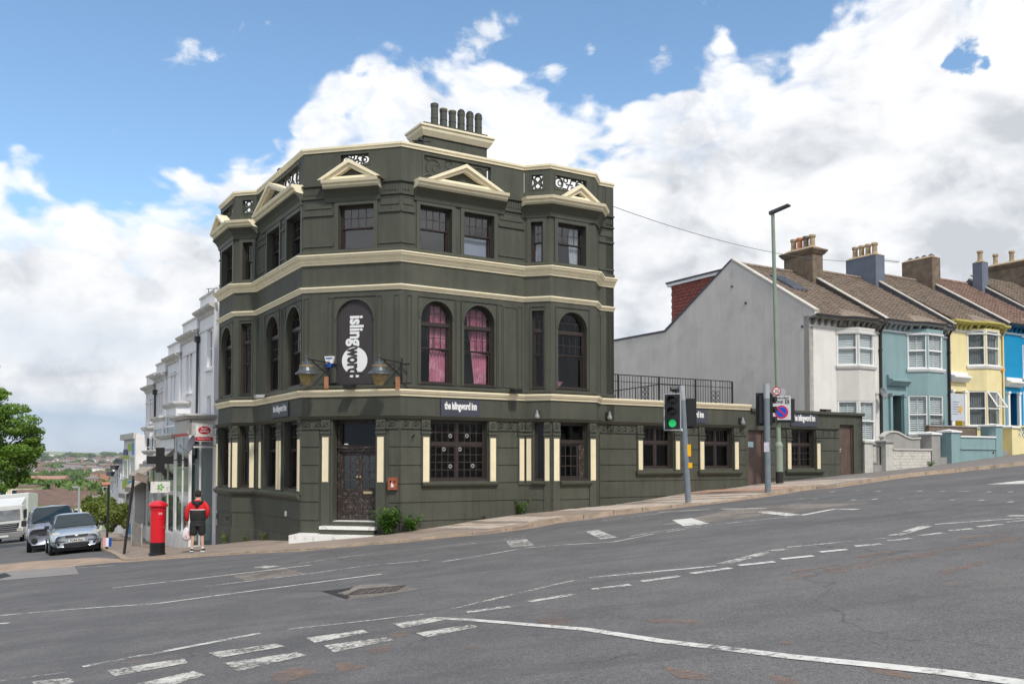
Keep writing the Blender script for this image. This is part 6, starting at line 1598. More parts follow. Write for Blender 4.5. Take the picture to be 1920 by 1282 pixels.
curtain(BF, (0.34, 0.70), (0.34, 0.55), 3.96, 4.15, -0.36, CPP, 'scrap of dark cloth at the bottom of the arched bay window', 3)
curtain(RF, (2.12, 3.05), (2.12, 3.05), 7.86, 8.45, -0.34, CB, 'grey blue blind behind the right-hand window of the top floor pair', 1, 0.004)
curtain(BF, (0.85, 1.28), (0.95, 1.28), 7.86, 9.05, -0.34, CW, 'pale curtain gathered at the right of the top bay window', 5)
curtain(BF, (0.30, 0.55), (0.30, 0.42), 8.1, 9.05, -0.34, CW, 'narrow pale curtain at the left of the top bay window', 3)
curtain(BS, (0.25, 0.57), (0.25, 0.57), 7.86, 8.5, -0.32, CW, 'pale cloth filling the narrow top window of the bay', 2, 0.01)
curtain(LF, (-1.05, -0.35), (-0.95, -0.30), 3.95, 6.2, -0.40, CPP, 'plum curtain in the side-street arched window nearest the corner', 5)
curtain(LF, (-3.2, -2.5), (-3.1, -2.5), 3.95, 6.2, -0.40, CPP, 'plum curtain in the second arched window along the side street', 5)
# round decals and clutter in the big window
def decals():
    mt = mat('decal_grey', (0.42, 0.42, 0.42), 0.5, 0.1, 9)
    for i, (X, Y) in enumerate([(844, 817), (875, 817), (832, 842), (862, 842), (844, 874), (886, 873)]):
        u, z = RF.px(X, Y, WD); r = root('window_sticker', ['upper left', 'upper right', 'middle left', 'middle right', 'lower left', 'lower right'][i] + ' of six round smiling-face stickers on the big pub window', 'sticker', RF.P(u, WD, z), 'round face stickers on the big window')
        mb = MB(); mb.tube([RF.P(a, WD + 0.008, b) for a, b in arc(u, z, 0.052, 0, 2 * PI, 16)], 0.010, 4); mb.part('face_ring', mt, r)
        mb = MB(); mb.tube([RF.P(a, WD + 0.008, b) for a, b in arc(u, z + 0.004, 0.028, PI * 1.1, PI * 1.9, 7)], 0.006, 4); mb.fb(RF, u - 0.022, u - 0.010, WD + 0.004, WD + 0.012, z + 0.012, z + 0.026); mb.fb(RF, u + 0.010, u + 0.022, WD + 0.004, WD + 0.012, z + 0.012, z + 0.026); mb.part('face_features', mt, r)
decals()
# railing on the flat roof of the single-storey part
def railing():
    w = -0.25; F = Frame(RF.P(0, w, 0).to_2d(), RD)
    ua = UE + 0.02; ub = RF.px(1373, 740, w)[0]; zt = RF.px(1160, 702, w)[1]; zb = 3.62
    r = root('iron_railing', 'black iron railing along the flat roof of the single-storey range', 'railing', F.P(ua, 0, zb))
    MB().fb(F, ua, ub, -0.015, 0.015, zt - 0.015, zt + 0.015).part('top_rail', BLK, r)
    MB().fb(F, ua, ub, -0.012, 0.012, zt - 0.24, zt - 0.22).part('rail', BLK, r)
    MB().fb(F, ua, ub, -0.012, 0.012, zb + 0.05, zb + 0.075).part('rail', BLK, r)
    bm = MB(); bm.box(-0.007, 0.007, -0.007, 0.007, 0, zt - zb); me = bm.mesh('baluster', BLK)
    panels = [(RF.px(1203, 720, w)[0], RF.px(1216, 720, w)[0]), (RF.px(1334, 730, w)[0], RF.px(1350, 730, w)[0])]
    n = int((ub - ua) / 0.118)
    for i in range(n + 1):
        u = ua + (ub - ua) * i / n
        if any(p - 0.02 < u < q + 0.02 for p, q in panels): continue
        inst('baluster', me, r, F.M(u, 0, zb))
    for u in (ua + 0.35, lerp(ua, ub, 0.38), lerp(ua, ub, 0.68), ub): MB().fb(F, u - 0.025, u + 0.025, -0.025, 0.025, zb - 0.1, zt).part('post', BLK, r)
    for p, q in panels:
        mb = MB(); c = (p + q) / 2; hw = max(0.16, (q - p) / 2)
        for k in range(5):
            z = zb + 0.15 + k * 0.17
            if z + 0.09 > zt - 0.25: break
            for s in (-1, 1):
                mb.tube([F.P(c + s * (hw * 0.5) + hw * 0.42 * math.cos(t), 0, z + 0.075 * math.sin(t)) for t in [i * PI / 5 for i in range(11)]], 0.010, 4)
                mb.tube([F.P(c, 0, z - 0.05), F.P(c + s * hw * 0.7, 0, z + 0.08)], 0.009, 4)
        for s in (-1, 0, 1): mb.fb(F, c + s * hw - 0.008, c + s * hw + 0.008, -0.008, 0.008, zb, zt)
        mb.part('scrollwork_panel', BLK, r)
    # outside stair rail behind
    r2 = root('stair_railing', 'thin black stair handrail sloping up behind the roof railing', 'railing', F.P(ua + 0.6, -2.2, zb))
    F2 = Frame(RF.P(0, -2.6, 0).to_2d(), RD)
    mb = MB(); mb.tube([F2.P(ua + 0.3, 0, zb + 0.35), F2.P(ua + 4.2, 0, zb + 0.95)], 0.02, 5); mb.tube([F2.P(ua + 4.2, 0, zb + 0.95), F2.P(ua + 5.3, 0, zb + 0.95)], 0.02, 5); mb.part('handrail', BLK, r2)
    for i in range(14): u = ua + 0.5 + i * 0.28; MB().tube([F2.P(u, 0, zb - 0.3), F2.P(u, 0, zb + 0.36 + (u - ua - 0.3) * 0.154)], 0.01, 4).part('baluster', BLK, r2)
railing()
def roof_aerial():
    u, z = RF.px(788, 262, -1.2); p = RF.P(u, -1.2, z); r = root('roof_aerial', 'small dark aerial on the parapet left of the big chimney', 'aerial', p - Vector((0, 0, 0.6)))
    MB().tube([p - Vector((0, 0, 0.6)), p + Vector((0, 0, 0.05))], 0.025, 5).part('mast', BLK, r)
    mb = MB(); mb.tube([p + Vector((-0.25, 0, -0.03)), p + Vector((0.32, 0.1, -0.03))], 0.02, 5); mb.lathe(p, [(0.02, -0.08), (0.07, -0.03), (0.06, 0.05), (0.01, 0.08)], 8); mb.part('antenna', BLK, r)
roof_aerial()
def wire():
    a = RF.P(UE, -0.3, RF.px(1152, 380)[1]); b = HF.P(28.6, -3.0, 0); q = ray(1590, 490); t = 46.0; b = Vector((0, 0, CZ)) + q * t
    pts = []
    for i in range(17):
        s = i / 16; p = a.lerp(b, s); p.z -= 1.15 * 4 * s * (1 - s) * 0.35; pts.append(p)
    r = root('telephone_wire', 'single overhead wire running from the pub to the terrace chimneys', 'wire', a); MB().tube(pts, 0.011, 4).part('cable', mat('grey_cable', (0.12, 0.12, 0.12), 0.7, 0.0), r)
wire()
# ------------------------------------------------------------------ shops stepping down the side street
LAV = mat('white_paint_shaded_street', (0.84, 0.83, 0.845), 0.65, 0.05, 1.0, streak=0.10)
LAV2 = mat('off_white_render', (0.74, 0.72, 0.73), 0.65, 0.05, 1.0, streak=0.14)
CORN = mat('grey_stone_cornice', (0.56, 0.54, 0.51), 0.8, 0.2, 3)
SHW = mat('shop_white_paint', (0.78, 0.77, 0.76), 0.5, 0.06, 2)
GGL = glass_mat('shop_glass', (0.75, 0.82, 0.8), 0.1, 1.6)
WF = Frame(LF.P(0, -0.30, 0).to_2d(), LF.deg)       # the shop fronts stand a little behind the pub's side wall
def LZ(u): p = WF.P(u, 0.5, 0); return Gz(p.x, p.y)
def U_(X, w=0): return WF.px(X, 800, w)[0]
def rz(X, Y, w=0): return WF.px(X, Y, w)[1]
def win_px(par, F, X0, X1, Y0, Y1, rec=-0.10, m=None, gm=None, nx=1, ny=2, sillm=None):
    u1, u0 = F.px(X0, 800)[0], F.px(X1, 800)[0]; u0, u1 = min(u0, u1), max(u0, u1); Xm = (X0 + X1) / 2; z1, z0 = F.px(Xm, Y0)[1], F.px(Xm, Y1)[1]
    mb = MB(); mb.ring(F, u0, u1, z0, z1, 0.07, rec, rec + 0.06); w = mb.part('window', m or SHW, par)
    glazing(w, F, u0 + 0.05, u1 - 0.05, z0 + 0.05, z1 - 0.05, rec + 0.01, nx, ny, m or SHW, gm or GGL, 0.04, 0.04)
    if sillm: MB().fb(F, u0 - 0.1, u1 + 0.1, -0.02, 0.14, z0 - 0.14, z0 - 0.02).part('window_sill', sillm, w)
    return (u0, u1, z0, z1)
def shop(X0, X1, yc, label, wins, bay, wallm, fascia, awn=None, proj=0.95, door=False, grp2='stepped white shops down the side street'):
    """X0 near edge, X1 far edge in the picture; yc height of the cornice at the near edge"""
    ua, ub = U_(X1), U_(X0); zc = rz(X0, yc); um = (ua + ub) / 2
    H = root('shop_building', label, 'shop building', WF.P(um, 0, LZ(um)), grp2); zb = LZ(ua) - 1
    holes = []
    for (a, b, c, d) in wins:
        u1, u0 = U_(a), U_(b); u0, u1 = min(u0, u1), max(u0, u1); Xm = (a + b) / 2; holes.append(rect(u0, u1, rz(Xm, d), rz(Xm, c)))
    zf = zc - 4.55 - 0.0     # top of the shop front
    sh = rect(ua + 0.15, ub - 0.15, zb + 0.2, zf - 0.75)
    mb = MB(); mb.panel(WF, rect(ua, ub, zb, zc), holes + [sh], -0.25, 0); mb.fb(WF, ua, ub, -7, -6.8, zb, zc); mb.fb(WF, ua, ua + 0.2, -6.8, -0.25, zb, zc + 0.3); mb.fb(WF, ua + 0.2, ub, -6.8, -0.25, zc - 0.3, zc - 0.1); mb.fb(WF, ua + 0.2, ub, -3.0, -2.9, zb, zc - 0.3); mb.part('wall', wallm, H)
    MB().fb(WF, ua, ub, -0.35, -0.02, zc, zc + 0.62).part('parapet', wallm, H)
    MB().sweep([tuple(WF.P(ua, 0, 0)[:2]), tuple(WF.P(ub, 0, 0)[:2])], [(-0.02, zc - 0.30), (0.06, zc - 0.28), (0.10, zc - 0.15), (0.30, zc - 0.06), (0.34, zc + 0.03), (-0.02, zc + 0.10)]).part('cornice', CORN, H)
    MB().fb(WF, ua, ub, -0.38, 0.04, zc + 0.62, zc + 0.70).part('parapet_coping', CORN, H)
    MB().fb(WF, ua, ub, 0, 0.04, zc - 0.85, zc - 0.78).part('string_course', LAV2, H)
    for (a, b, c, d) in wins: win_px(H, WF, a, b, c, d, -0.14, SHW, HGL, 1, 2, LAV)
    # party buttress
    MB().fb(WF, ub - 0.14, ub, 0, 0.10, zf, zc + 0.6).part('buttress', wallm, H)
    if bay:
        bX0, bX1, by0, by1 = bay; b1, b0 = U_(bX0), U_(bX1); b0, b1 = min(b0, b1), max(b0, b1); Xm = (bX0 + bX1) / 2; z1, z0 = rz(Xm, by0, 0.3), rz(Xm, by1, 0.3)
        p = [WF.P(b0, 0, 0).to_2d(), WF.P(b0 + 0.35, 0.55, 0).to_2d(), WF.P(b1 - 0.35, 0.55, 0).to_2d(), WF.P(b1, 0, 0).to_2d()]
        for a, b in zip(p, p[1:]):
            dv = b - a; f = Frame(a, math.degrees(math.atan2(dv.y, dv.x))); L = dv.length
            mb = MB(); mb.panel(f, rect(0, L, z0 - 0.55, z1 + 0.35), [rect(0.05, L - 0.05, z0, z1)], -0.12, 0); mb.part('bay_wall', wallm, H)
            mb = MB(); mb.ring(f, 0.05, L - 0.05, z0, z1, 0.06, -0.09, -0.02); mb.fb(f, 0.1, L - 0.1, -0.08, -0.025, z1 - 0.55, z1 - 0.48); bw = mb.part('bay_window', PVC, H)
            pane(bw, f, 0.1, L - 0.1, z0 + 0.05, z1 - 0.55, -0.06, GGL); pane(bw, f, 0.1, L - 0.1, z1 - 0.48, z1 - 0.05, -0.06, GGL)
        MB().sweep([tuple(q) for q in p], [(-0.05, z1 + 0.3), (0.08, z1 + 0.33), (0.16, z1 + 0.45), (0.16, z1 + 0.52), (-0.6, z1 + 0.62)]).part('bay_cornice', CORN, H)
    # shop front, standing forward of the wall with a glazed end that looks up the street
    pj = proj; ue = ub - 0.12; zs = LZ(um) + 0.65
    E = Frame(WF.P(ue, pj, 0).to_2d(), WF.deg + 90)
    MB().fb(WF, ua + 0.05, ue, pj - 0.10, pj, zf - 0.75, zf - 0.12).part('fascia', fascia, H)
    MB().fb(E, 0.0, pj, -0.08, 0.0, zf - 0.75, zf - 0.12).part('fascia', fascia, H)
    MB().sweep([tuple(WF.P(ua, pj, 0)[:2]), tuple(WF.P(ue, pj, 0)[:2]), tuple(WF.P(ue, 0.0, 0)[:2])], [(-0.35, zf - 0.12), (0.10, zf - 0.10), (0.22, zf + 0.02), (0.22, zf + 0.08), (-0.35, zf + 0.14)]).part('shopfront_cornice', CORN, H)
    MB().fb(WF, ua + 0.05, ue - 0.05, 0.0, pj - 0.1, zf - 0.16, zf - 0.06).part('shopfront_roof', LEAD, H)
    fu0, fu1 = ua + 0.15, ue
    MB().fb(WF, fu0, fu1 - 0.005, pj - 0.12, pj - 0.0, zb, zs).part('stall_riser', SHW, H)
    mb = MB(); mb.ring(WF, fu0, fu1, zs, zf - 0.75, 0.08, pj - 0.10, pj - 0.02)
    for k in (1,): u = lerp(fu0, fu1, k / 2); mb.fb(WF, u - 0.03, u + 0.03, pj - 0.10, pj - 0.02, zs + 0.08, zf - 0.83)
    sw = mb.part('shop_window', SHW, H)
    for k in range(2): pane(sw, WF, lerp(fu0, fu1, k / 2) + 0.05, lerp(fu0, fu1, (k + 1) / 2) - 0.05, zs + 0.07, zf - 0.83, pj - 0.06, GGL)
    zr_ = LZ(ue) + (0.12 if door else 0.75)
    MB().fb(E, 0.0, pj, -0.12, 0.0, zb, zr_).part('end_riser', SHW, H)
    mb = MB(); mb.ring(E, 0.0, pj, zr_, zf - 0.75, 0.07, -0.10, -0.02); zt_ = zf - 1.25
    mb.fb(E, 0.07, pj - 0.07, -0.09, -0.03, zt_, zt_ + 0.07)
    if door: mb.fb(E, 0.40, 0.47, -0.09, -0.02, zr_ + 0.07, zf - 0.82); mb.fb(E, 0.12, 0.38, -0.09, -0.03, zr_ + 0.9, zr_ + 0.96)
    ew = mb.part('end_window', SHW, H)
    for a, b in (((0.07, 0.40), (0.47, pj - 0.07)) if door else ((0.07, pj - 0.07),)):
        if door: MB().fb(E, a + 0.04, b - 0.04, -0.16, -0.15, zr_ + 0.25, zr_ + 1.25).part('poster', mat('pale_poster', (0.55, 0.60, 0.62), 0.6, 0.25, 6), ew)
        pane(ew, E, a, b, zr_ + 0.07, zt_, -0.06, GGL); pane(ew, E, a, b, zt_ + 0.07, zf - 0.82, -0.06, GGL)
    if awn:
        a0, a1, am = awn; mb = MB()
        u0, u1 = lerp(ua, ub, a0), lerp(ua, ub, a1); zt = zf - 0.55
        mb.box8([WF.P(u0, pj + 0.75, zt - 0.60), WF.P(u1, pj + 0.75, zt - 0.60), WF.P(u1, pj - 0.02, zt - 0.04), WF.P(u0, pj - 0.02, zt - 0.04), WF.P(u0, pj + 0.77, zt - 0.55), WF.P(u1, pj + 0.77, zt - 0.55), WF.P(u1, pj, zt), WF.P(u0, pj, zt)])
        mb.fb(WF, u0, u1, pj + 0.73, pj + 0.78, zt - 0.78, zt - 0.58)
        mb.part('awning', am, H)
    return H, (ua, ub, zc, zf)
AWN = mat('weathered_canvas', (0.36, 0.31, 0.26), 0.9, 0.25, 3, stain=(0.20, 0.16, 0.12), stainamt=0.5, sscale=2)
AWG = mat('grey_canvas', (0.33, 0.32, 0.31), 0.9, 0.15, 2)
SA, ia = shop(405, 372, 572, 'white post office building next to the pub, with a red oval hanging sign', [(396, 387, 617, 690), (394.5, 387, 742, 797)], None, LAV, CORN, None, 1.0, True)
SB, ib = shop(371.6, 340, 621, 'white shop with a paired upper window, second down from the pub', [(359, 354.5, 661, 733), (352.5, 348, 665, 737)], (357, 330, 775, 842), LAV, SHW, (0.1, 0.95, AWG))
SC_, ic = shop(339.6, 313, 664, 'white shop with pharmacy cross, third down the side street', [(328, 324.5, 697, 752), (322.5, 319, 700, 754)], (329, 307, 800, 850), LAV, SHW, (0.0, 0.9, AWN))
SD, idd = shop(312.6, 291, 700, 'white shop with weathered awning, fourth down the side street', [(304, 301.5, 727, 778), (300, 297.5, 730, 780)], (305, 289, 818, 862), LAV2, SHW, (0.1, 0.9, AWN), 0.7)
SE, ie = shop(290.6, 273, 723, 'white shop with black drainpipe, last of the tall ones down the side street', [(286, 284, 747, 790), (282.5, 280.5, 749, 791)], (284, 272, 838, 872), LAV2, SHW, (0.1, 0.9, AWG), 0.6)
def dp(X, y0, y1, par):
    u = U_(X, 0.1); MB().tube([WF.P(u, 0.10, rz(X, y1, 0.1)), WF.P(u, 0.10, rz(X, y0, 0.1))], 0.055, 8).part('drainpipe', GUT, par)
    mb = MB(); z = rz(X, y0, 0.1); mb.fb(WF, u - 0.12, u + 0.12, 0.02, 0.22, z - 0.05, z + 0.2); mb.part('hopper', GUT, par)
dp(368.5, 640, 860, SA); dp(290, 738, 800, SD)
# post office signs
def facing(p, hw, hh, thick, name, m, par, ang=None):
    """a board hung at right angles to the shop wall: its face looks up the street to the camera"""
    F = Frame((p.x, p.y), LF.deg + 90); mb = MB(); mb.fb(F, -hw, hw, -thick, thick, p.z - hh, p.z + hh); return F, mb.part(name, m, par)
def po():
    w = 0.62; u = U_(383, w); z = rz(384, 811, w); p = WF.P(u, w, z); r = root('hanging_sign', 'white hanging sign with a red oval reading POST OFFICE over a red bar', 'sign', p)
    RED = mat('sign_red', (0.55, 0.012, 0.03), 0.4, 0.03, 3)
    hw = 0.33; hh = 0.34; F, _ = facing(p, hw, hh, 0.03, 'panel', WHT, r)
    mb = MB(); mb.panel(F, [(0.24 * math.cos(t), p.z + 0.10 + 0.155 * math.sin(t)) for t in [i * PI / 14 for i in range(28)]], [], 0.03, 0.038); mb.part('oval', RED, r)
    MB().fb(F, -hw, hw, 0.03, 0.038, p.z - 0.31, p.z - 0.16).part('red_bar', RED, r)
    shaped_word('POST', F, 0.038, p.z + 0.155, 0.075, 0.24, WLET, r); shaped_word('OFFICE', F, 0.038, p.z + 0.055, 0.075, 0.34, WLET, r); shaped_word('Bureau de Change', F, 0.038, p.z - 0.235, 0.06, 0.5, WLET, r)
    MB().fb(F, hw, hw + 0.45, -0.015, 0.015, p.z + 0.2, p.z + 0.24).part('bracket', GUT, r)
    # fascia sign with red underline over the shop
    u0, u1 = ia[0] + 0.3, ia[1] - 0.4; z = ia[3]
    r = root('fascia_sign', 'pale grey shop fascia with a red underline above the post office door', 'sign', WF.P((u0 + u1) / 2, 0.3, z - 0.6))
    MB().fb(WF, u0, u1, 1.0, 1.03, z - 0.68, z - 0.16).part('board', mat('pale_fascia', (0.50, 0.47, 0.44), 0.5, 0.05, 3), r); MB().fb(WF, u0, u1, 1.03, 1.045, z - 0.76, z - 0.66).part('red_line', RED, r)
po()
def misc_street():
    # pharmacy cross
    w = 1.9; u = U_(301, w); z = rz(301, 862, w); p = WF.P(u, w, z); r = root('pharmacy_cross', 'dark unlit pharmacy cross projecting over the shops', 'sign', p)
    F = Frame((p.x, p.y), LF.deg + 90); mb = MB(); a, b = 0.16, 0.50
    mb.panel(F, [(-a, p.z - b), (a, p.z - b), (a, p.z - a), (b, p.z - a), (b, p.z + a), (a, p.z + a), (a, p.z + b), (-a, p.z + b), (-a, p.z + a), (-b, p.z + a), (-b, p.z - a), (-a, p.z - a)], [], -0.08, 0.08); mb.part('cross', BLK, r)
    MB().fb(F, b, b + 0.45, -0.02, 0.02, p.z - 0.02, p.z + 0.02).part('bracket', GUT, r)
    w = 2.0; u = U_(302, w); z = rz(302, 913, w); p = WF.P(u, w, z); r = root('plant_sign', 'white box sign with a green leaf emblem under the grey awning', 'sign', p)
    F, _ = facing(p, 0.36, 0.22, 0.05, 'box', WHT, r)
    mb = MB()
    for t in range(5): a = t * 2 * PI / 5; mb.panel(F, [(0.02 * math.cos(a), p.z + 0.02 * math.sin(a)), (0.10 * math.cos(a - 0.5), p.z + 0.10 * math.sin(a - 0.5)), (0.16 * math.cos(a), p.z + 0.16 * math.sin(a)), (0.10 * math.cos(a + 0.5), p.z + 0.10 * math.sin(a + 0.5))], [], 0.05, 0.058)
    mb.part('leaf_emblem', mat('leaf_green_print', (0.13, 0.40, 0.05), 0.5, 0.05, 3), r)
    dish(Frame(WF.P(0, 0, 0).to_2d(), LF.deg), 358, 833, 1.15, 0.36, mat('dish_dark', (0.13, 0.13, 0.145), 0.6, 0.1, 4), 'large dark satellite dish on the white building beside the drainpipe')
    # blue pavement board
    g = gp(276, 1001, 0.1); r = root('pavement_board', 'blue pavement board standing outside the shops behind the post box', 'sign board', g); F = Frame((g.x, g.y), 28)
    MB().box8([F.P(-.30, .25, g.z), F.P(.30, .25, g.z), F.P(.30, .22, g.z), F.P(-.30, .22, g.z), F.P(-.30, .03, g.z + 1.05), F.P(.30, .03, g.z + 1.05), F.P(.30, 0, g.z + 1.05), F.P(-.30, 0, g.z + 1.05)]).part('front_panel', mat('blue_board', (0.03, 0.15, 0.28), 0.5, 0.4, 5, stain=(0.3, 0.4, 0.45), stainamt=0.5, sscale=6), r)
    MB().box8([F.P(-.30, -.25, g.z), F.P(.30, -.25, g.z), F.P(.30, -.22, g.z), F.P(-.30, -.22, g.z), F.P(-.30, -.03, g.z + 1.05), F.P(.30, -.03, g.z + 1.05), F.P(.30, -.005, g.z + 1.05), F.P(-.30, -.005, g.z + 1.05)]).part('rear_panel', GUT, r)
    # weathered cabinet seen edge on
    g = gp(257, 1024, 0.1); r = root('street_cabinet', 'weathered grey screen with sloping top and rusty foot, left of the post box', 'cabinet', g); F = Frame((g.x, g.y), LF.deg + 28)
    MB().panel(F, [(-0.42, g.z - 0.05), (0.30, g.z - 0.1), (0.30, g.z + 0.82), (0.1, g.z + 0.95), (-0.42, g.z + 1.10)], [], -0.04, 0.0).part('panel', mat('rusty_sheet', (0.26, 0.245, 0.225), 0.7, 0.25, 3, stain=(0.16, 0.10, 0.06), stainamt=0.8, sscale=1.6), r)
    for uu in (-0.40, 0.28): MB().tube([F.P(uu, -0.02, g.z - 0.1), F.P(uu, -0.02, g.z + 1.0)], 0.025, 6).part('post', CORN, r)
    # two black posts
    for (x0, y0, x1, y1, lab) in ((232, 1037, 251, 893, 'black sign pole leaning to the right, with a sign seen from behind'), (200, 1030, 204, 908, 'slim upright black pole with a small banner at its foot')):
        g = gp(x0, y0, 0.08); d = ray(x1, y1); top = Vector((0, 0, CZ)) + d * (g.y / d.y); r = root('signpost', lab, 'post', g)
        MB().tube([g - Vector((0, 0, 0.1)), top], 0.045, 8).part('pole', BLK, r)
        if x0 == 232:
            F = Frame((top.x + 0.1, top.y), 24); MB().panel(F, [(-0.10, top.z - 0.08), (0.28, top.z - 0.22), (0.34, top.z + 0.02), (0.0, top.z + 0.14)], [], -0.02, 0.02).part('sign_back', mat('sign_back_brown', (0.22, 0.17, 0.14), 0.8, 0.3, 6), r)
        else:
            F = Frame((g.x, g.y), 28)
            for k, m_ in enumerate((mat('pink_print', (0.70, 0.35, 0.42), 0.5, 0.05, 4), WHT, MATS['blue_plastic'])): MB().fb(F, -0.14 + k * 0.10, -0.04 + k * 0.10, 0.05, 0.07, g.z + 0.12, g.z + 0.45).part('banner_stripe', m_, r)
    # painted house at the end of the shops
    CB_ = [mat('lime_paint', (0.42, 0.56, 0.02), 0.5, 0.05, 2), mat('sky_blue_paint', (0.06, 0.30, 0.62), 0.5, 0.05, 2), mat('purple_paint', (0.06, 0.04, 0.22), 0.5, 0.05, 2)]
    ua, ub = U_(232), U_(263); zt = rz(262, 826); H = root('painted_house', 'house painted in blocks of lime, sky blue and purple beyond the shops', 'house', WF.P((ua + ub) / 2, 0, LZ(ua)))
    w1 = 0.95; F = Frame(WF.P(0, w1, 0).to_2d(), WF.deg); ua, ub = F.px(233, 800)[0], F.px(258, 800)[0]; zt = F.px(258, 822)[1]; zb = LZ(ua) - 1
    mb = MB(); mb.fb(F, ua, ub, -6, 0, zb, zt); mb.part('wall', SHW, H)
    MB().fb(F, ua - 0.1, ub + 0.1, -0.1, 0.2, zt, zt + 0.3).part('cornice', CORN, H)
    MB().fb(F, ub, ub + 0.4, -0.4, 0.15, zb, zt + 0.2).part('end_pier', SHW, H)
    def blk(X0, X1, Y0, Y1, m_, nm='painted_block'): u0, u1 = F.px(X0, 800)[0], F.px(X1, 800)[0]; Xm = (X0 + X1) / 2; MB().fb(F, u0, u1, 0, 0.03, F.px(Xm, Y1)[1], F.px(Xm, Y0)[1]).part(nm, m_, H)
    blk(241, 249, 832, 845, CB_[0]); blk(249, 257, 830, 852, CB_[1]); blk(233, 241, 842, 853, CB_[2]); blk(233, 244, 854, 860, CB_[0]); blk(232, 243, 899, 924, CB_[0]); blk(243, 250, 901, 912, CB_[1]); blk(232, 241, 966, 974, CB_[0]); blk(241, 252, 982, 1002, CB_[1])
    blk(254, 258, 850, 890, CB_[1])
    for (a, b, c, d) in ((243, 234.5, 861, 896), (256, 247, 855, 890), (242, 234, 926, 962)): win_px(H, F, b, a, c, d, 0.03, SHW, GGL, 2, 2)
    # further narrow houses beyond it
    F = Frame(WF.P(0, 0.3, 0).to_2d(), WF.deg)
    for k, (X0, X1, Y) in enumerate(((232, 224, 868), (224, 216, 880), (216, 209, 892))):
        ua, ub = F.px(X1, 800)[0], F.px(X0, 800)[0]; zt = F.px(X0, Y)[1]; H = root('terraced_house', ('pale narrow house with a chimney just beyond the painted one', 'pale grey house, second beyond the painted one', 'last pale house before the bushes on the side street')[k], 'house', F.P((ua + ub) / 2, 0, LZ(ua)))
        MB().fb(F, ua, ub, -6, 0, LZ(ua) - 1, zt).part('wall', LAV if k != 1 else LAV2, H); MB().fb(F, ua - .1, ub + .1, -6, 0.25, zt, zt + 0.25).part('roof_edge', NVPAR, H)
        MB().fb(F, ua + 1, ua + 2.0, -2, -1.2, zt, zt + 1.3).part('chimney', STKB, H)
        win_px(H, F, X1 + 2, X0 - 2, Y + 8, Y + 30, 0.03, SHW, GGL, 1, 2)
    # aerial on the painted row
    p = F.P(F.px(236, 800)[0], -1.5, F.px(236, 835)[1]); q = p + Vector((0, 0, 2.1)); r = root('tv_aerial', 'tall thin aerial mast above the painted house', 'aerial', p); MB().tube([p, q], 0.03, 5).part('mast', GUT, r); MB().tube([q, q + Vector((0.5, 0.1, 0.05))], 0.02, 4).part('boom', GUT, r)
    p = WF.P(U_(388, -1.5), -1.5, rz(388, 572, -1.5)); q = p + Vector((0, 0, 0.75)); r = root('tv_aerial', 'small aerial on the post office roof against the pub wall', 'aerial', p); MB().tube([p, q], 0.02, 5).part('mast', GUT, r); MB().tube([q - Vector((0.1, 0, 0)), q + Vector((0.4, 0.1, 0.05))], 0.015, 4).part('boom', GUT, r)
    # hanging baskets
misc_street()

# ------------------------------------------------------------------ post box
def postbox():
    g = gp(295, 1039, 0.05); Z = g.z
    RD_ = mat('post_box_red', (0.62, 0.006, 0.018), 0.28, 0.05, 4, spec=0.5, coat=0.3)
    r = root('post_box', 'red cylindrical pillar post box with a black base on the corner', 'post box', g)
    MB().lathe(g, [(0.235, -0.1), (0.235, 0.03), (0.215, 0.05), (0.212, 0.36)], 28).part('base', mat('gloss_black', (0.012, 0.012, 0.013), 0.3, 0.1, 4), r)
    MB().lathe(g, [(0.208, 0.36), (0.208, 1.28), (0.225, 1.32), (0.225, 1.36), (0.21, 1.38)], 28).part('body', RD_, r)
    MB().lathe(g, [(0.21, 1.38), (0.265, 1.40), (0.28, 1.43), (0.27, 1.47), (0.20, 1.53), (0.10, 1.57), (0.01, 1.585)], 28).part('cap', RD_, r)
    F = Frame((g.x, g.y), 20)
    mb = MB(); 
    def cp(a, z, rr=0.214): return g + Vector((rr * math.sin(a) * F.d.x + rr * math.cos(a) * F.n.x, rr * math.sin(a) * F.d.y + rr * math.cos(a) * F.n.y, z))
    for z0, z1, a0, a1, nm, m_ in ((1.17, 1.235, 0.1, 0.62, 'aperture_hood', MATS['pale_collar'] if 'pale_collar' in MATS else mat('pale_plate', (0.62, 0.30, 0.28), 0.4, 0.1, 5)), (0.42, 1.10, -0.55, 0.95, 'door', RD_)):
        mb = MB(); n = 8
        for i in range(n):
            b0, b1 = lerp(a0, a1, i / n), lerp(a0, a1, (i + 1) / n); mb.box8([cp(b0, z0, 0.205), cp(b1, z0, 0.205), cp(b1, z0, 0.214), cp(b0, z0, 0.214), cp(b0, z1, 0.205), cp(b1, z1, 0.205), cp(b1, z1, 0.214), cp(b0, z1, 0.214)])
        mb.part(nm, m_, r)
    MB().tube([cp(0.85, 0.8, 0.214), cp(0.85, 0.8, 0.235)], 0.02, 8).part('lock', MATS['brass'], r)
postbox()

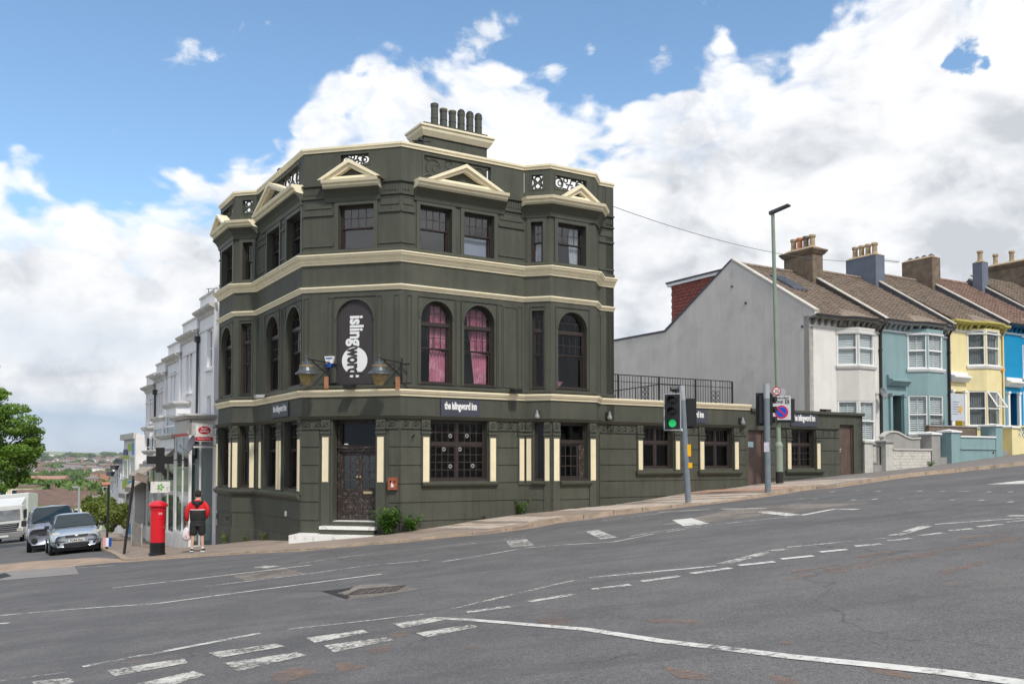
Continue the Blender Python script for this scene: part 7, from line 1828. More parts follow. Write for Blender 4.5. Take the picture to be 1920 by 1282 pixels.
# ------------------------------------------------------------------ traffic signals, street lamp and its signs
def toward(g):  # frame whose n looks from g to the camera
    a = math.degrees(math.atan2(g.y, g.x)) - 90; return Frame((g.x, g.y), a)
GALV = mat('blue_grey_pole_paint', (0.165, 0.195, 0.225), 0.45, 0.12, 4, spec=0.4, grain=0.05)
SIGB = mat('signal_black', (0.018, 0.018, 0.02), 0.45, 0.1, 5)
GRY = mat('backing_border_grey', (0.36, 0.38, 0.40), 0.5, 0.08, 4)
YB = mat('yellow_box', (0.80, 0.42, 0.0), 0.4, 0.04, 4)
GLOW = mat('green_lamp_lit', (0.03, 0.70, 0.20), 0.3, 0.0, emit=0.35); DLEN = mat('dark_lens', (0.02, 0.016, 0.016), 0.2, 0.1, 5)
def signal_head(r, F, u, w, z0, h, front=True, border=True, tilt=0.0, lit=2):
    hw = h * 0.20; s = 1 if front else -1
    def box(mb, a, b, c, d, e, f): mb.fb(F, u + a, u + b, w + min(c * s, d * s), w + max(c * s, d * s), e, f)
    mb = MB(); box(mb, -hw * 0.8, hw * 0.8, -0.16, 0, z0 + 0.03, z0 + h - 0.03); hd = mb.part('signal_head', SIGB, r)
    mb = MB(); mb.panel(F, [(u - hw - 0.05, z0 - 0.04), (u + hw + 0.05, z0 - 0.04), (u + hw + 0.05, z0 + h + 0.04), (u - hw - 0.05, z0 + h + 0.04)], [], w - 0.012, w + 0.012); mb.part('backing_board', SIGB, r)
    if border: mb = MB(); mb.ring(F, u - hw - 0.06, u + hw + 0.06, z0 - 0.05, z0 + h + 0.05, 0.032, w - 0.018, w + 0.018); mb.part('pale_border', GRY, r)
    for i in range(3):
        zc = z0 + h * (i + 0.5) / 3; rr = h * 0.125; k = 2 - i
        mb = MB(); mb.lathe(F.P(u, w, zc), [(rr, 0.0), (rr * 0.9, 0.02 * s), (0.01, 0.035 * s)], 16, F.T(0, 0, 0).to_3x3()); mb.part('lens', GLOW if (k == lit and front) else DLEN, r)
        mb = MB(); n = 12
        for j in range(n):
            a0, a1 = lerp(-0.25, PI + 0.25, j / n), lerp(-0.25, PI + 0.25, (j + 1) / n); m0, m1 = max(0.06, 0.24 * math.sin(max(0, min(PI, a0))) ** 0.5), max(0.06, 0.24 * math.sin(max(0, min(PI, a1))) ** 0.5)
            def q(a, d, R_): return F.P(u + R_ * math.cos(a), w + d * s, zc + R_ * math.sin(a))
            mb.add([q(a0, 0, rr * 1.08), q(a1, 0, rr * 1.08), q(a1, m1, rr * 1.08), q(a0, m0, rr * 1.08), q(a0, 0, rr * 1.15), q(a1, 0, rr * 1.15), q(a1, m1, rr * 1.15), q(a0, m0, rr * 1.15)], [(0, 1, 2, 3), (4, 5, 6, 7), (3, 2, 6, 7)])
        mb.part('visor', SIGB, r)
    return hd
def signal(X, Y, Xt, Yt, label):
    g = gp(X, Y, 0.09); d = ray(Xt, Yt); top = Vector((0, 0, CZ)) + d * (g.y / d.y); r = root('traffic_light', label, 'traffic light', g)
    MB().tube([g - Vector((0, 0, 0.15)), top], 0.09, 16).part('pole', GALV, r); MB().tube([top - (top - g).normalized() * 0.42, top + Vector((0, 0, 0.02))], 0.093, 16).part('pole_cap', GRY, r)
    return r, g, top
r1, g1, t1 = signal(1291, 938, 1278, 724, 'traffic light facing the camera with its green lamp lit, yellow box on its pole')
F1 = toward(g1); Fx = lambda X, Y: F1.px(X, Y)
def sig1():
    u0 = F1.px(1261, 770)[0]; z0, z1 = F1.px(1261, 804)[1], F1.px(1261, 741)[1]
    Ft = Frame(F1.O, F1.deg + 9)
    signal_head(r1, Frame(F1.P(u0, 0.12, 0).to_2d(), F1.deg - 12), 0, 0, z0, z1 - z0)
    for zz in (z0 + 0.2, z1 - 0.2): MB().fb(F1, u0, F1.px(1283, 770)[0], -0.08, 0.02, zz - 0.03, zz + 0.03).part('bracket', SIGB, r1)
    mb = MB(); u, z = F1.px(1268, 730); mb.fb(F1, u - 0.10, u + 0.10, -0.05, 0.08, z - 0.08, z + 0.06); mb.tube([F1.P(u - 0.16, 0.1, z), F1.P(u + 0.1, 0.02, z + 0.02)], [0.07, 0.045], 8); mb.fb(F1, u - 0.02, u + 0.02, -0.02, 0.02, z - 0.2, z); mb.part('sensor', MATS['brown_door_paint'] if 0 else SIGB, r1)
    for (Xa, Xb, Ya, Yb) in ((1288.5, 1295.5, 833, 855), (1290.5, 1298, 867, 877)):
        ua, ub = F1.px(Xa, Ya)[0], F1.px(Xb, Ya)[0]; mb = MB(); mb.fb(F1, ua, ub, -0.12, 0.08, F1.px(Xa, Yb)[1], F1.px(Xa, Ya)[1]); mb.part('yellow_push_box', YB, r1)
    u, z0, z1 = F1.px(1291, 770)[0], F1.px(1290, 800)[1], F1.px(1290, 748)[1]
    signal_head(r1, F1, u + 0.02, -0.34, z0, z1 - z0, front=False, border=False)
    u, z = F1.px(1281, 805); MB().fb(F1, u - 0.05, u + 0.06, 0.06, 0.10, z - 0.05, z + 0.03).part('sticker', WHT, r1)
sig1()
r2, g2, t2 = signal(1440, 922, 1437, 721, 'traffic light seen from behind on a grey pole beside the controlled zone sign')
def sig2():
    F = toward(g2); u = F.px(1430, 760)[0]; z0, z1 = F.px(1430, 795)[1], F.px(1430, 738)[1]
    signal_head(r2, Frame(F.P(u + 0.04, -0.1, 0).to_2d(), F.deg + 6), 0, -0.1, z0, z1 - z0, front=False, border=False)
    MB().fb(F, u + 0.1, u + 0.30, -0.3, -0.14, z0, z1).part('side_head', SIGB, r2)
    u3 = F.px(1450, 760)[0]
    for k in range(3): MB().tube([F.P(u3 - 0.05, -0.25, lerp(z0, z1, (k + .5) / 3)), F.P(u3 + 0.08, -0.2, lerp(z0, z1, (k + .5) / 3) - 0.02)], [0.09, 0.11], 10).part('visor', SIGB, r2)
    u, za = F.px(1437, 838)[0], F.px(1437, 847)[1]; MB().fb(F, u - 0.07, u + 0.08, 0.08, 0.10, za, F.px(1437, 829)[1]).part('sticker', mat('pale_sticker', (0.55, 0.52, 0.60), 0.5, 0.2, 12), r2)
sig2()
def lamp():
    g = gp(1462, 906, 0.1); F = toward(g); GP = mat('sage_green_pole_paint', (0.235, 0.285, 0.225), 0.45, 0.08, 3)
    r = root('street_lamp', 'tall slim sage green street lamp with a flat lamp head', 'street lamp', g); d = ray(1449, 402); top = Vector((0, 0, CZ)) + d * (g.y / d.y)
    ax = (top - g); L = ax.length
    def A(z): return g + ax * (z / ax.z)
    MB().tube([A(-0.2), A(0.42)], 0.135, 14).part('base_collar', SIGB, r)
    zj = F.px(1460, 838)[1] - g.z
    MB().tube([A(0.42), A(zj)], 0.13, 14).part('lower_pole', GP, r); MB().tube([A(zj), A(zj + 0.08), A(zj + 0.2)], [0.145, 0.145, 0.08], 14).part('shoulder', GP, r)
    MB().tube([A(zj + 0.1), A(ax.z)], [0.085, 0.065], 12).part('upper_pole', GP, r)
    hd = F.d * 0.9 + F.n * 0.4; hv = Vector((hd.x, hd.y, 0)).normalized(); sv = Vector((-hv.y, hv.x, 0)) * 0.14
    mb = MB(); a, b = top - hv * 0.12, top + hv * 0.62 + Vector((0, 0, 0.20)); up = Vector((0, 0, 0.05))
    mb.box8([a - sv * .6, b - sv, b + sv, a + sv * .6, a - sv * .6 + up * 2.2, b - sv + up, b + sv + up, a + sv * .6 + up * 2.2]); mb.part('lamp_head', NVPAR, r)
    # signs on it
    def board(X, Y, w): u, z = F.px(X, Y, w); return u, z
    w = 0.24; u, z = board(1464, 768, w); hw = (F.px(1484, 770, w)[0] - F.px(1446, 770, w)[0]) / 2; hh = (F.px(1464, 742, w)[1] - F.px(1464, 787, w)[1]) / 2; z = (F.px(1464, 742, w)[1] + F.px(1464, 787, w)[1]) / 2
    s = root('parking_sign', 'square grey sign reading Controlled ZONE C over a blue no waiting roundel', 'sign', F.P(u, w, z - hh)); Fs = Frame(F.P(u, w, 0).to_2d(), F.deg + 7)
    PG = mat('sign_pale_grey', (0.52, 0.53, 0.55), 0.4, 0.03, 4); SR = MATS['sign_red']; SBL = mat('sign_blue', (0.005, 0.07, 0.50), 0.4, 0.02, 3)
    MB().fb(Fs, -hw, hw, -0.02, 0.0, z - hh, z + hh).part('plate', PG, s); MB().fb(Fs, -hw + 0.1, hw + 0.14, -0.10, -0.05, z - hh - 0.1, z + hh - 0.1).part('rear_plate', SIGB, s)
    zc = z - hh * 0.34; rr = hh * 0.55; T_ = Fs.T(0, 0, 0).to_3x3()
    MB().lathe(Fs.P(0.02, 0, zc), [(rr, 0.0), (rr, 0.008)], 32, T_).part('red_ring', SR, s); MB().lathe(Fs.P(0.02, 0, zc), [(rr * 0.78, 0.0), (rr * 0.78, 0.012)], 32, T_).part('blue_disc', SBL, s)
    mb = MB(); c = 0.7071 * rr * 0.9; t_ = rr * 0.085; mb.panel(Fs, [(0.02 - c - t_, zc + c - t_), (0.02 - c + t_, zc + c + t_), (0.02 + c + t_, zc - c + t_), (0.02 + c - t_, zc - c - t_)], [], 0.012, 0.017); mb.part('red_bar', SR, s)
    shaped_word('Controlled', Fs, 0.002, z + hh * 0.84, hh * 0.20, hw * 1.55, SGN_L, s); shaped_word('ZONE', Fs, 0.002, z + hh * 0.50, hh * 0.26, hw * 1.05, SGN_L, s, ua=-hw * 0.28)
    MB().fb(Fs, hw * 0.42, hw * 0.84, 0.0, 0.006, z + hh * 0.33, z + hh * 0.68).part('black_square', SGN_L, s); shaped_word('C', Fs, 0.007, z + hh * 0.505, hh * 0.24, hw * 0.26, PG, s, ua=hw * 0.63)
    u, z = F.px(1456, 733, w); s = root('speed_sign', 'small round 20 speed limit sign with a red ring above the controlled zone sign', 'sign', F.P(u, w, z)); Fs = Frame(F.P(u, w, 0).to_2d(), F.deg + 7); rr = F.px(1464, 733, w)[0] - u
    MB().lathe(Fs.P(0, 0, z), [(rr, -0.015), (rr, 0.0)], 28, T_).part('red_ring', SR, s); MB().lathe(Fs.P(0, 0, z), [(rr * 0.76, 0.0), (rr * 0.76, 0.006)], 28, T_).part('white_disc', WHT, s); shaped_word('20', Fs, 0.007, z, rr * 0.85, rr * 1.0, SGN_L, s)
    u, z = F.px(1466, 735, w - .15); MB().lathe(F.P(u, w - 0.12, z), [(rr * 0.95, -0.015), (rr * 0.95, 0.0)], 20, T_).part('rear_disc', GRY, s)
lamp()
# ------------------------------------------------------------------ person in the red and black jacket
def skin_obj(name, J, edges, radii, m, parent, sub=2, mats=None, rootv=0):
    me = bpy.data.meshes.new(name); me.from_pydata([tuple(Vector(j) - wl(parent)) for j in J], edges, []); me.materials.append(m)
    o = bpy.data.objects.new(name, me); COL.objects.link(o); o.parent = parent; WL[o.name] = wl(parent)
    sk = o.modifiers.new('skin', 'SKIN'); sk.use_smooth_shade = True
    sv = me.skin_vertices[0].data
    for i, r in enumerate(radii): sv[i].radius = r if isinstance(r, tuple) else (r, r); sv[i].use_root = (i == rootv)
    s = o.modifiers.new('sub', 'SUBSURF'); s.levels = sub; s.render_levels = sub
    return o
def person():
    g = gp(370, 1033, 0.05); base = Vector((g.x, g.y, g.z)); 
    face = Vector((-0.20, 1.0, 0)).normalized(); rt_ = Vector((face.y, -face.x, 0))     # faces away from the camera, towards the shop door
    P = lambda r, f, z: base + rt_ * r + face * f + Vector((0, 0, z))
    R_ = root('person', 'person seen from behind in red and black hooded jacket and black shorts', 'person', base)
    SK = mat('skin', (0.56, 0.34, 0.25), 0.6, 0.06, 8); HR = mat('dark_hair', (0.025, 0.017, 0.013), 0.8, 0.3, 40); RJ = mat('red_jacket_cloth', (0.62, 0.014, 0.022), 0.7, 0.12, 7, 0.3, 20); BJ = mat('black_cloth', (0.018, 0.018, 0.02), 0.8, 0.2, 7, 0.3, 20)
    J = [P(0, 0, 0.92), P(0, 0.0, 1.10), P(0, 0.02, 1.30), P(0, 0.01, 1.42), P(0, 0.02, 1.50), P(0, 0.035, 1.59), P(0, 0.03, 1.69),
         P(0.085, 0, 0.86), P(0.12, 0.015, 0.49), P(0.145, -0.01, 0.10), P(0.165, 0.13, 0.035),
         P(-0.085, 0, 0.86), P(-0.12, 0.015, 0.49), P(-0.15, -0.02, 0.10), P(-0.19, 0.11, 0.035),
         P(0.18, 0.01, 1.38), P(0.235, -0.01, 1.12), P(0.20, 0.13, 0.92), P(0.17, 0.20, 0.90),
         P(-0.18, 0.01, 1.38), P(-0.26, -0.02, 1.12), P(-0.30, 0.06, 0.86), P(-0.305, 0.08, 0.79)]
    E_ = [(0, 1), (1, 2), (2, 3), (3, 4), (4, 5), (5, 6), (0, 7), (7, 8), (8, 9), (9, 10), (0, 11), (11, 12), (12, 13), (13, 14), (3, 15), (15, 16), (16, 17), (17, 18), (3, 19), (19, 20), (20, 21), (21, 22)]
    rad = [(0.15, 0.12), (0.14, 0.11), (0.16, 0.12), (0.12, 0.10), 0.055, 0.085, 0.085, 0.095, 0.062, 0.036, 0.032, 0.095, 0.062, 0.036, 0.032, 0.058, 0.042, 0.03, 0.028, 0.058, 0.042, 0.03, 0.028]
    skin_obj('body', J, E_, rad, SK, R_)
    # head: a rounded skull with ears, nose
    mb = MB(); c = P(0, 0.035, 1.635); n = 14
    prof = [(0.03, -0.115), (0.055, -0.09), (0.072, -0.05), (0.080, 0.0), (0.080, 0.045), (0.066, 0.085), (0.035, 0.108), (0.005, 0.114)]
    mb.lathe(c, prof, n); mb.lathe(c + face * 0.085 - Vector((0, 0, 0.01)), [(0.006, -0.02), (0.014, -0.012), (0.006, 0.02)], 6)
    for s in (-1, 1): mb.lathe(c + rt_ * 0.082 * s, [(0.006, -0.03), (0.016, -0.01), (0.018, 0.015), (0.005, 0.032)], 7)
    mb.part('head', SK, R_, smooth=True)
    mb = MB(); rr = random.Random(3); vs = []
    for (r0, z0) in [(0.060, -0.075), (0.082, -0.05), (0.089, 0.0), (0.090, 0.05), (0.078, 0.09), (0.048, 0.118), (0.01, 0.128)]: vs.append((r0, z0))
    mb.lathe(c - face * 0.016 + Vector((0, 0, 0.004)), vs, 16)
    for i, v in enumerate(mb.v): mb.v[i] = v + Vector((rr.uniform(-.006, .006), rr.uniform(-.006, .006), rr.uniform(-.006, .006)))
    mb.part('hair', HR, R_, smooth=True)
    # jacket: red shoulders and sleeves, black lower half, white stripe, black hood
    def cloth(name, rings, m, n=20, smooth=True):
        mb = MB()
        for (z, rx, ry, oy) in rings:
            for k in range(n):
                a = 2 * PI * k / n; mb.v.append(P(rx * math.cos(a) * (1 + 0.03 * math.sin(5 * a + z * 9)), oy + ry * math.sin(a), z + 0.008 * math.sin(3 * a + z * 20)))
        for i in range(len(rings) - 1):
            for k in range(n): l = (k + 1) % n; mb.f.append([i * n + k, i * n + l, (i + 1) * n + l, (i + 1) * n + k]); mb.mi.append(0)
        mb.f.append(list(range(n))); mb.mi.append(0); mb.f.append([(len(rings) - 1) * n + k for k in range(n)]); mb.mi.append(0)
        return mb.part(name, m, R_, smooth=smooth)
    cloth('jacket_top', [(1.15, 0.215, 0.145, 0), (1.22, 0.215, 0.145, 0), (1.32, 0.212, 0.14, 0), (1.40, 0.195, 0.125, 0), (1.445, 0.15, 0.10, 0.005), (1.485, 0.085, 0.075, 0.01)], RJ)
    for s, e1, e2 in ((1, P(0.275, -0.02, 1.14), P(0.225, 0.10, 0.96)), (-1, P(-0.29, -0.03, 1.14), P(-0.305, 0.04, 0.88))):
        mb = MB(); mb.tube([P(s * 0.09, 0, 1.40), P(s * 0.165, 0, 1.375), P(s * 0.22, -0.005, 1.32), P(s * 0.26, -0.015, 1.24), e1, e1.lerp(e2, 0.5), e2], [0.06, 0.075, 0.075, 0.072, 0.066, 0.062, 0.052], 12); mb.part('sleeve', RJ, R_, smooth=True)
    cloth('jacket_hem', [(0.87, 0.20, 0.14, 0), (0.89, 0.215, 0.15, 0), (1.0, 0.222, 0.155, 0), (1.10, 0.22, 0.152, 0), (1.19, 0.217, 0.148, 0)], BJ)
    cloth('shorts_top', [(0.74, 0.20, 0.14, 0), (0.82, 0.212, 0.145, 0), (0.92, 0.205, 0.14, 0)], BJ)
    mb = MB(); pts = [P(0.220 * math.sin(a), -0.152 * math.cos(a), 1.20) for a in [lerp(-1.2, 1.2, i / 10) for i in range(11)]]; mb.tube(pts, 0.012, 5); mb.part('reflective_stripe', WHT, R_)
    mb = MB(); mb.tube([P(0.13 * math.sin(a), -0.04 - 0.09 * math.cos(a), 1.445 - 0.05 * math.cos(a)) for a in [lerp(-2.0, 2.0, i / 12) for i in range(13)]], [0.02 + 0.045 * math.sin(PI * i / 12) for i in range(13)], 10); mb.part('hood', BJ, R_, smooth=True)
    mb = MB(); mb.tube([P(0, -0.13, 1.44), P(0, -0.165, 1.38), P(0, -0.160, 1.31), P(0, -0.15, 1.27)], [0.05, 0.075, 0.06, 0.02], 10); mb.part('hood_fall', BJ, R_, smooth=True)
    for s in (-1, 1):
        skin_obj('shorts_leg', [P(s * 0.09, 0, 0.92), P(s * 0.105, 0.005, 0.72), P(s * 0.122, 0.01, 0.44)], [(0, 1), (1, 2)], [(0.13, 0.14), (0.125, 0.125), (0.112, 0.11)], BJ, R_)
        f = s * 0.16 + (0.0 if s > 0 else -0.01)
        skin_obj('sock', [P(s * 0.147, -0.012, 0.14), P(s * 0.15, -0.01, 0.06)], [(0, 1)], [0.046, 0.05], WHT, R_)
        sp = [P(s * 0.15, -0.06, 0.035), P(s * 0.16, 0.06, 0.04), P(s * 0.18, 0.17, 0.03)]
        skin_obj('shoe', sp, [(0, 1), (1, 2)], [(0.048, 0.045), (0.052, 0.045), (0.045, 0.032)], BJ, R_)
        mb = MB(); q = lambda a, b, z: P(s * 0.16 + a + b * 0.12 * s, b, z); mb.box8([q(-.05, -.10, 0), q(.05, -.10, 0), q(.045, .20, 0), q(-.045, .20, 0), q(-.05, -.10, .022), q(.05, -.10, .022), q(.045, .20, .022), q(-.045, .20, .022)]); mb.part('shoe_sole', WHT, R_)
    # a hand with fingers on the bag side
    hp = P(-0.305, 0.08, 0.80)
    for k in range(4):
        o = (k - 1.5) * 0.019; a = hp + face * o * 1.0 + Vector((0, 0, -0.03)); mb = MB(); mb.tube([a, a + Vector((0, 0, -0.045)) - rt_ * 0.004, a + Vector((0, 0, -0.07)) + rt_ * 0.018, a + Vector((0, 0, -0.055)) + rt_ * 0.032], [0.0095, 0.009, 0.008, 0.006], 6); mb.part('finger', SK, R_, smooth=True)
    mb = MB(); mb.tube([hp + face * 0.03, hp + face * 0.045 + Vector((0, 0, -0.03)) + rt_ * 0.015, hp + face * 0.03 + Vector((0, 0, -0.055)) + rt_ * 0.03], [0.012, 0.011, 0.008], 6); mb.part('thumb', SK, R_, smooth=True)
    # carrier bag
    B = root('carrier_bag', 'red and white plastic carrier bag held in the left hand', 'bag', hp - Vector((0, 0, 0.5)))
    bm_ = mat('printed_plastic_bag', (0.66, 0.62, 0.62), 0.4, 0.1, 6, stain=(0.48, 0.03, 0.05), stainamt=1.0, sscale=9.0)
    mb = MB(); rr = random.Random(5); pr = [(0.02, 0.30), (0.06, 0.27), (0.11, 0.18), (0.135, 0.05), (0.125, -0.05), (0.06, -0.09), (0.01, -0.095)]; mb.lathe(hp - Vector((0, 0, 0.40)), pr, 12)
    for i, v in enumerate(mb.v): c0 = hp - Vector((0, 0, 0.4)); d = v - c0; dd = rt_ * d.dot(rt_) + face * d.dot(face) * 0.6; mb.v[i] = c0 + dd + Vector((0, 0, d.z)) + Vector((rr.uniform(-.012, .012), rr.uniform(-.012, .012), rr.uniform(-.01, .01)))
    mb.part('bag_body', bm_, B, smooth=True); MB().tube([hp - Vector((0, 0, 0.12)), hp + Vector((0, 0, -0.03)), hp + Vector((0.01, 0.03, -0.03)), hp + Vector((0, 0.02, -0.12))], 0.01, 5).part('handles', bm_, B)
    s = root('shoulder_bag', 'dark flat bag hanging at the left elbow of the person in red', 'bag', P(-0.34, 0, 0.95)); MB().box8([P(-.40, -.03, .93), P(-.28, -.03, .98), P(-.28, .05, .98), P(-.40, .05, .93), P(-.34, -.03, 1.22), P(-.26, -.03, 1.24), P(-.26, .05, 1.24), P(-.34, .05, 1.22)]).part('bag_body', BJ, s, bevel=0.01)
person()

# ------------------------------------------------------------------ vehicles
class Veh:
    """vehicle space: u across, w forward (nose at w = 0), h above the road, which it follows"""
    def __init__(s, g, ang, sc=1.0): s.F = Frame((g.x, g.y), ang); s.sc = sc
    def P(s, u, w, h): q = s.F.P(u * s.sc, w * s.sc, 0); return Vector((q.x, q.y, Gz(q.x, q.y) + h * s.sc))
def loft(mb, V, stations, cap=True):
    """stations: (w, [(half width, height), ...]) going up one side; mirrored"""
    rings = []
    for w, pr in stations:
        ring = [V.P(a, w, h) for a, h in pr] + [V.P(-a, w, h) for a, h in reversed(pr)]; rings.append(ring)
    n = len(rings[0]); b = len(mb.v)
    for r in rings: mb.v += r
    for i in range(len(rings) - 1):
        for k in range(n):
            l = (k + 1) % n; mb.f.append([b + i * n + k, b + i * n + l, b + (i + 1) * n + l, b + (i + 1) * n + k]); mb.mi.append(0)
    if cap:
        mb.f.append([b + k for k in range(n)]); mb.mi.append(0); mb.f.append([b + (len(rings) - 1) * n + k for k in reversed(range(n))]); mb.mi.append(0)
    return mb
def vbox(mb, V, u0, u1, w0, w1, h0, h1): return mb.box8([V.P(u0, w1, h0), V.P(u1, w1, h0), V.P(u1, w0, h0), V.P(u0, w0, h0), V.P(u0, w1, h1), V.P(u1, w1, h1), V.P(u1, w0, h1), V.P(u0, w0, h1)])
def vpoly(mb, V, pts, t=0.012):
    P0 = [V.P(*p) for p in pts]; P1 = [V.P(p[0], p[1] + t, p[2] + t * 0.3) for p in pts]; n = len(pts)
    return mb.add(P0 + P1, [tuple(range(n)), tuple(range(2 * n - 1, n - 1, -1))] + [(i, (i + 1) % n, n + (i + 1) % n, n + i) for i in range(n)])
def sub(o, l=2, cr=None):
    m = o.modifiers.new('sub', 'SUBSURF'); m.levels = l; m.render_levels = l
    o.data.polygons.foreach_set('use_smooth', [True] * len(o.data.polygons)); return o
TYRE = mat('tyre_rubber', (0.018, 0.018, 0.019), 0.85, 0.15, 9); RIM = mat('alloy', (0.42, 0.43, 0.45), 0.35, 0.1, 5, metal=0.7)
CGL = mat('windscreen_glass', (0.014, 0.028, 0.036), 0.05, 0.3, 2, spec=0.35); HLG = mat('headlight_glass', (0.50, 0.46, 0.40), 0.12, 0.25, 14, spec=0.9, coat=0.8); PLT = mat('number_plate_white', (0.72, 0.72, 0.68), 0.4, 0.02, 4); BPL = mat('black_plastic', (0.022, 0.022, 0.024), 0.6, 0.15, 6)
def wheel(V, par, u, w, r, wd=0.2):
    c = V.P(u, w, r); a = V.F.deg; M = Matrix.Rotation(math.radians(a), 3, 'Z') @ Matrix.Rotation(PI / 2, 3, 'Y'); r *= V.sc; wd *= V.sc
    mb = MB(); mb.lathe(c, [(r * 0.6, -wd / 2), (r * 0.92, -wd / 2), (r, -wd * 0.36), (r, wd * 0.36), (r * 0.92, wd / 2), (r * 0.6, wd / 2)], 22, M); t = mb.part('wheel', TYRE, par)
    mb = MB(); mb.lathe(c, [(0.05, -wd / 2 - 0.01), (r * 0.62, -wd / 2 - 0.0), (r * 0.62, wd / 2 + 0.0), (0.05, wd / 2 + 0.01)], 16, M); mb.part('rim', RIM, t)
CARANG = math.degrees(math.atan2(-sd2.x, sd2.y))
def hatchback():
    g = gp(143, 1037); V = Veh(g, CARANG + 2, 1.03); BP_ = mat('silver_blue_car_paint', (0.50, 0.56, 0.62), 0.28, 0.04, 3, metal=0.55, coat=0.9)
    r = root('parked_car', 'silver blue hatchback parked facing the junction in front of the grey van', 'car', g)
    mb = MB(); loft(mb, V, [(0.00, [(0.62, 0.28), (0.70, 0.45), (0.68, 0.60), (0.60, 0.68)]), (-0.06, [(0.74, 0.22), (0.82, 0.45), (0.80, 0.66), (0.64, 0.76)]), (-0.30, [(0.80, 0.20), (0.855, 0.46), (0.845, 0.72), (0.70, 0.86)]),
                            (-0.95, [(0.82, 0.20), (0.86, 0.48), (0.85, 0.86), (0.74, 0.99)]), (-1.3, [(0.82, 0.2), (0.86, 0.5), (0.855, 0.92), (0.80, 0.98)]), (-3.3, [(0.82, 0.2), (0.86, 0.5), (0.855, 0.95), (0.78, 1.0)]), (-3.95, [(0.76, 0.25), (0.80, 0.5), (0.79, 0.9), (0.72, 0.96)]), (-4.0, [(0.70, 0.3), (0.74, 0.5), (0.72, 0.85), (0.66, 0.9)])])
    sub(mb.part('body', BP_, r), 2)
    mb = MB(); loft(mb, V, [(-1.02, [(0.74, 0.93), (0.70, 0.98), (0.60, 1.00)]), (-1.62, [(0.74, 0.93), (0.66, 1.38), (0.52, 1.44)]), (-2.1, [(0.74, 0.93), (0.64, 1.46), (0.50, 1.505)]), (-3.2, [(0.74, 0.93), (0.63, 1.45), (0.50, 1.50)]), (-3.9, [(0.70, 0.93), (0.64, 1.0), (0.5, 1.02)])])
    sub(mb.part('cabin', BP_, r), 1)
    mb = MB(); vpoly(mb, V, [(-0.64, -1.02, 0.985), (0.64, -1.02, 0.985), (0.70, -1.06, 1.02), (0.56, -1.66, 1.385), (0.45, -1.72, 1.42), (-0.45, -1.72, 1.42), (-0.56, -1.66, 1.385), (-0.70, -1.06, 1.02)], 0.06); mb.part('windscreen', CGL, r)
    for s in (-1, 1):
        mb = MB(); mb.box8([V.P(s * 0.755, -1.25, 1.0), V.P(s * 0.755, -3.1, 1.0), V.P(s * 0.73, -3.1, 1.0), V.P(s * 0.73, -1.25, 1.0), V.P(s * 0.70, -1.75, 1.36), V.P(s * 0.70, -2.95, 1.38), V.P(s * 0.66, -2.95, 1.38), V.P(s * 0.66, -1.75, 1.36)]); mb.part('side_glass', CGL, r)
        mb = MB(); vpoly(mb, V, [(s * 0.50, -0.06, 0.64), (s * 0.76, -0.20, 0.62), (s * 0.80, -0.30, 0.70), (s * 0.77, -0.34, 0.82), (s * 0.55, -0.22, 0.80)], 0.04); mb.part('headlight', HLG, r)
        mb = MB(); vpoly(mb, V, [(s * 0.55, 0.01, 0.34), (s * 0.72, -0.05, 0.35), (s * 0.73, -0.05, 0.42), (s * 0.55, 0.01, 0.43)], 0.02); mb.part('fog_lamp', BPL, r)
        mb = MB(); vbox(mb, V, s * 0.84 - 0.0, s * 1.0, -1.28, -1.16, 0.96, 1.09); o = mb.part('door_mirror', BPL, r, bevel=0.02)
        for w in (-0.72, -3.25): wheel(V, r, s * 0.76, w, 0.295)
        mb = MB(); vbox(mb, V, s * 0.60 - 0.22, s * 0.60 + 0.22, -0.01, 0.025, 0.465, 0.49); mb.part('bumper_strip', BPL, r)
    mb = MB(); vpoly(mb, V, [(-0.36, 0.0, 0.60), (0.36, 0.0, 0.60), (0.38, -0.02, 0.68), (-0.38, -0.02, 0.68)], 0.035); gr = mb.part('grille', BPL, r)
    mb = MB(); mb.lathe(V.P(0, 0.05, 0.645), [(0.05, 0), (0.06, 0.006), (0.04, 0.012)], 14, (V.F.T(0, 0, 0).to_3x3() @ Matrix.Diagonal((1.25, 0.6, 1)))); mb.part('badge', RIM, gr)
    mb = MB(); vpoly(mb, V, [(-0.40, 0.015, 0.28), (0.40, 0.015, 0.28), (0.43, 0.015, 0.40), (-0.43, 0.015, 0.40)], 0.025); mb.part('lower_grille', BPL, r)
    mb = MB(); vbox(mb, V, -0.26, 0.26, 0.02, 0.045, 0.435, 0.545); mb.part('number_plate', PLT, r)
    q = V.P(0, 0.052, 0.49); Fp = Frame((q.x, q.y), V.F.deg); shaped_word('KU04 FVV', Fp, 0, q.z, 0.075, 0.44, SGN_L, r)
    mb = MB(); vbox(mb, V, -0.75, 0.75, -3.9, -0.2, 0.14, 0.30); mb.part('underbody', BPL, r)
    for s in (-0.35, 0.3): mb = MB(); mb.tube([V.P(s - 0.3, -1.05, 1.01), V.P(s + 0.25, -1.12, 1.05)], 0.01, 4); mb.part('wiper', BPL, r)
    mb = MB(); mb.tube([V.P(0, -2.3, 1.5), V.P(0, -2.6, 1.75)], 0.008, 4); mb.part('aerial', BPL, r)
hatchback()
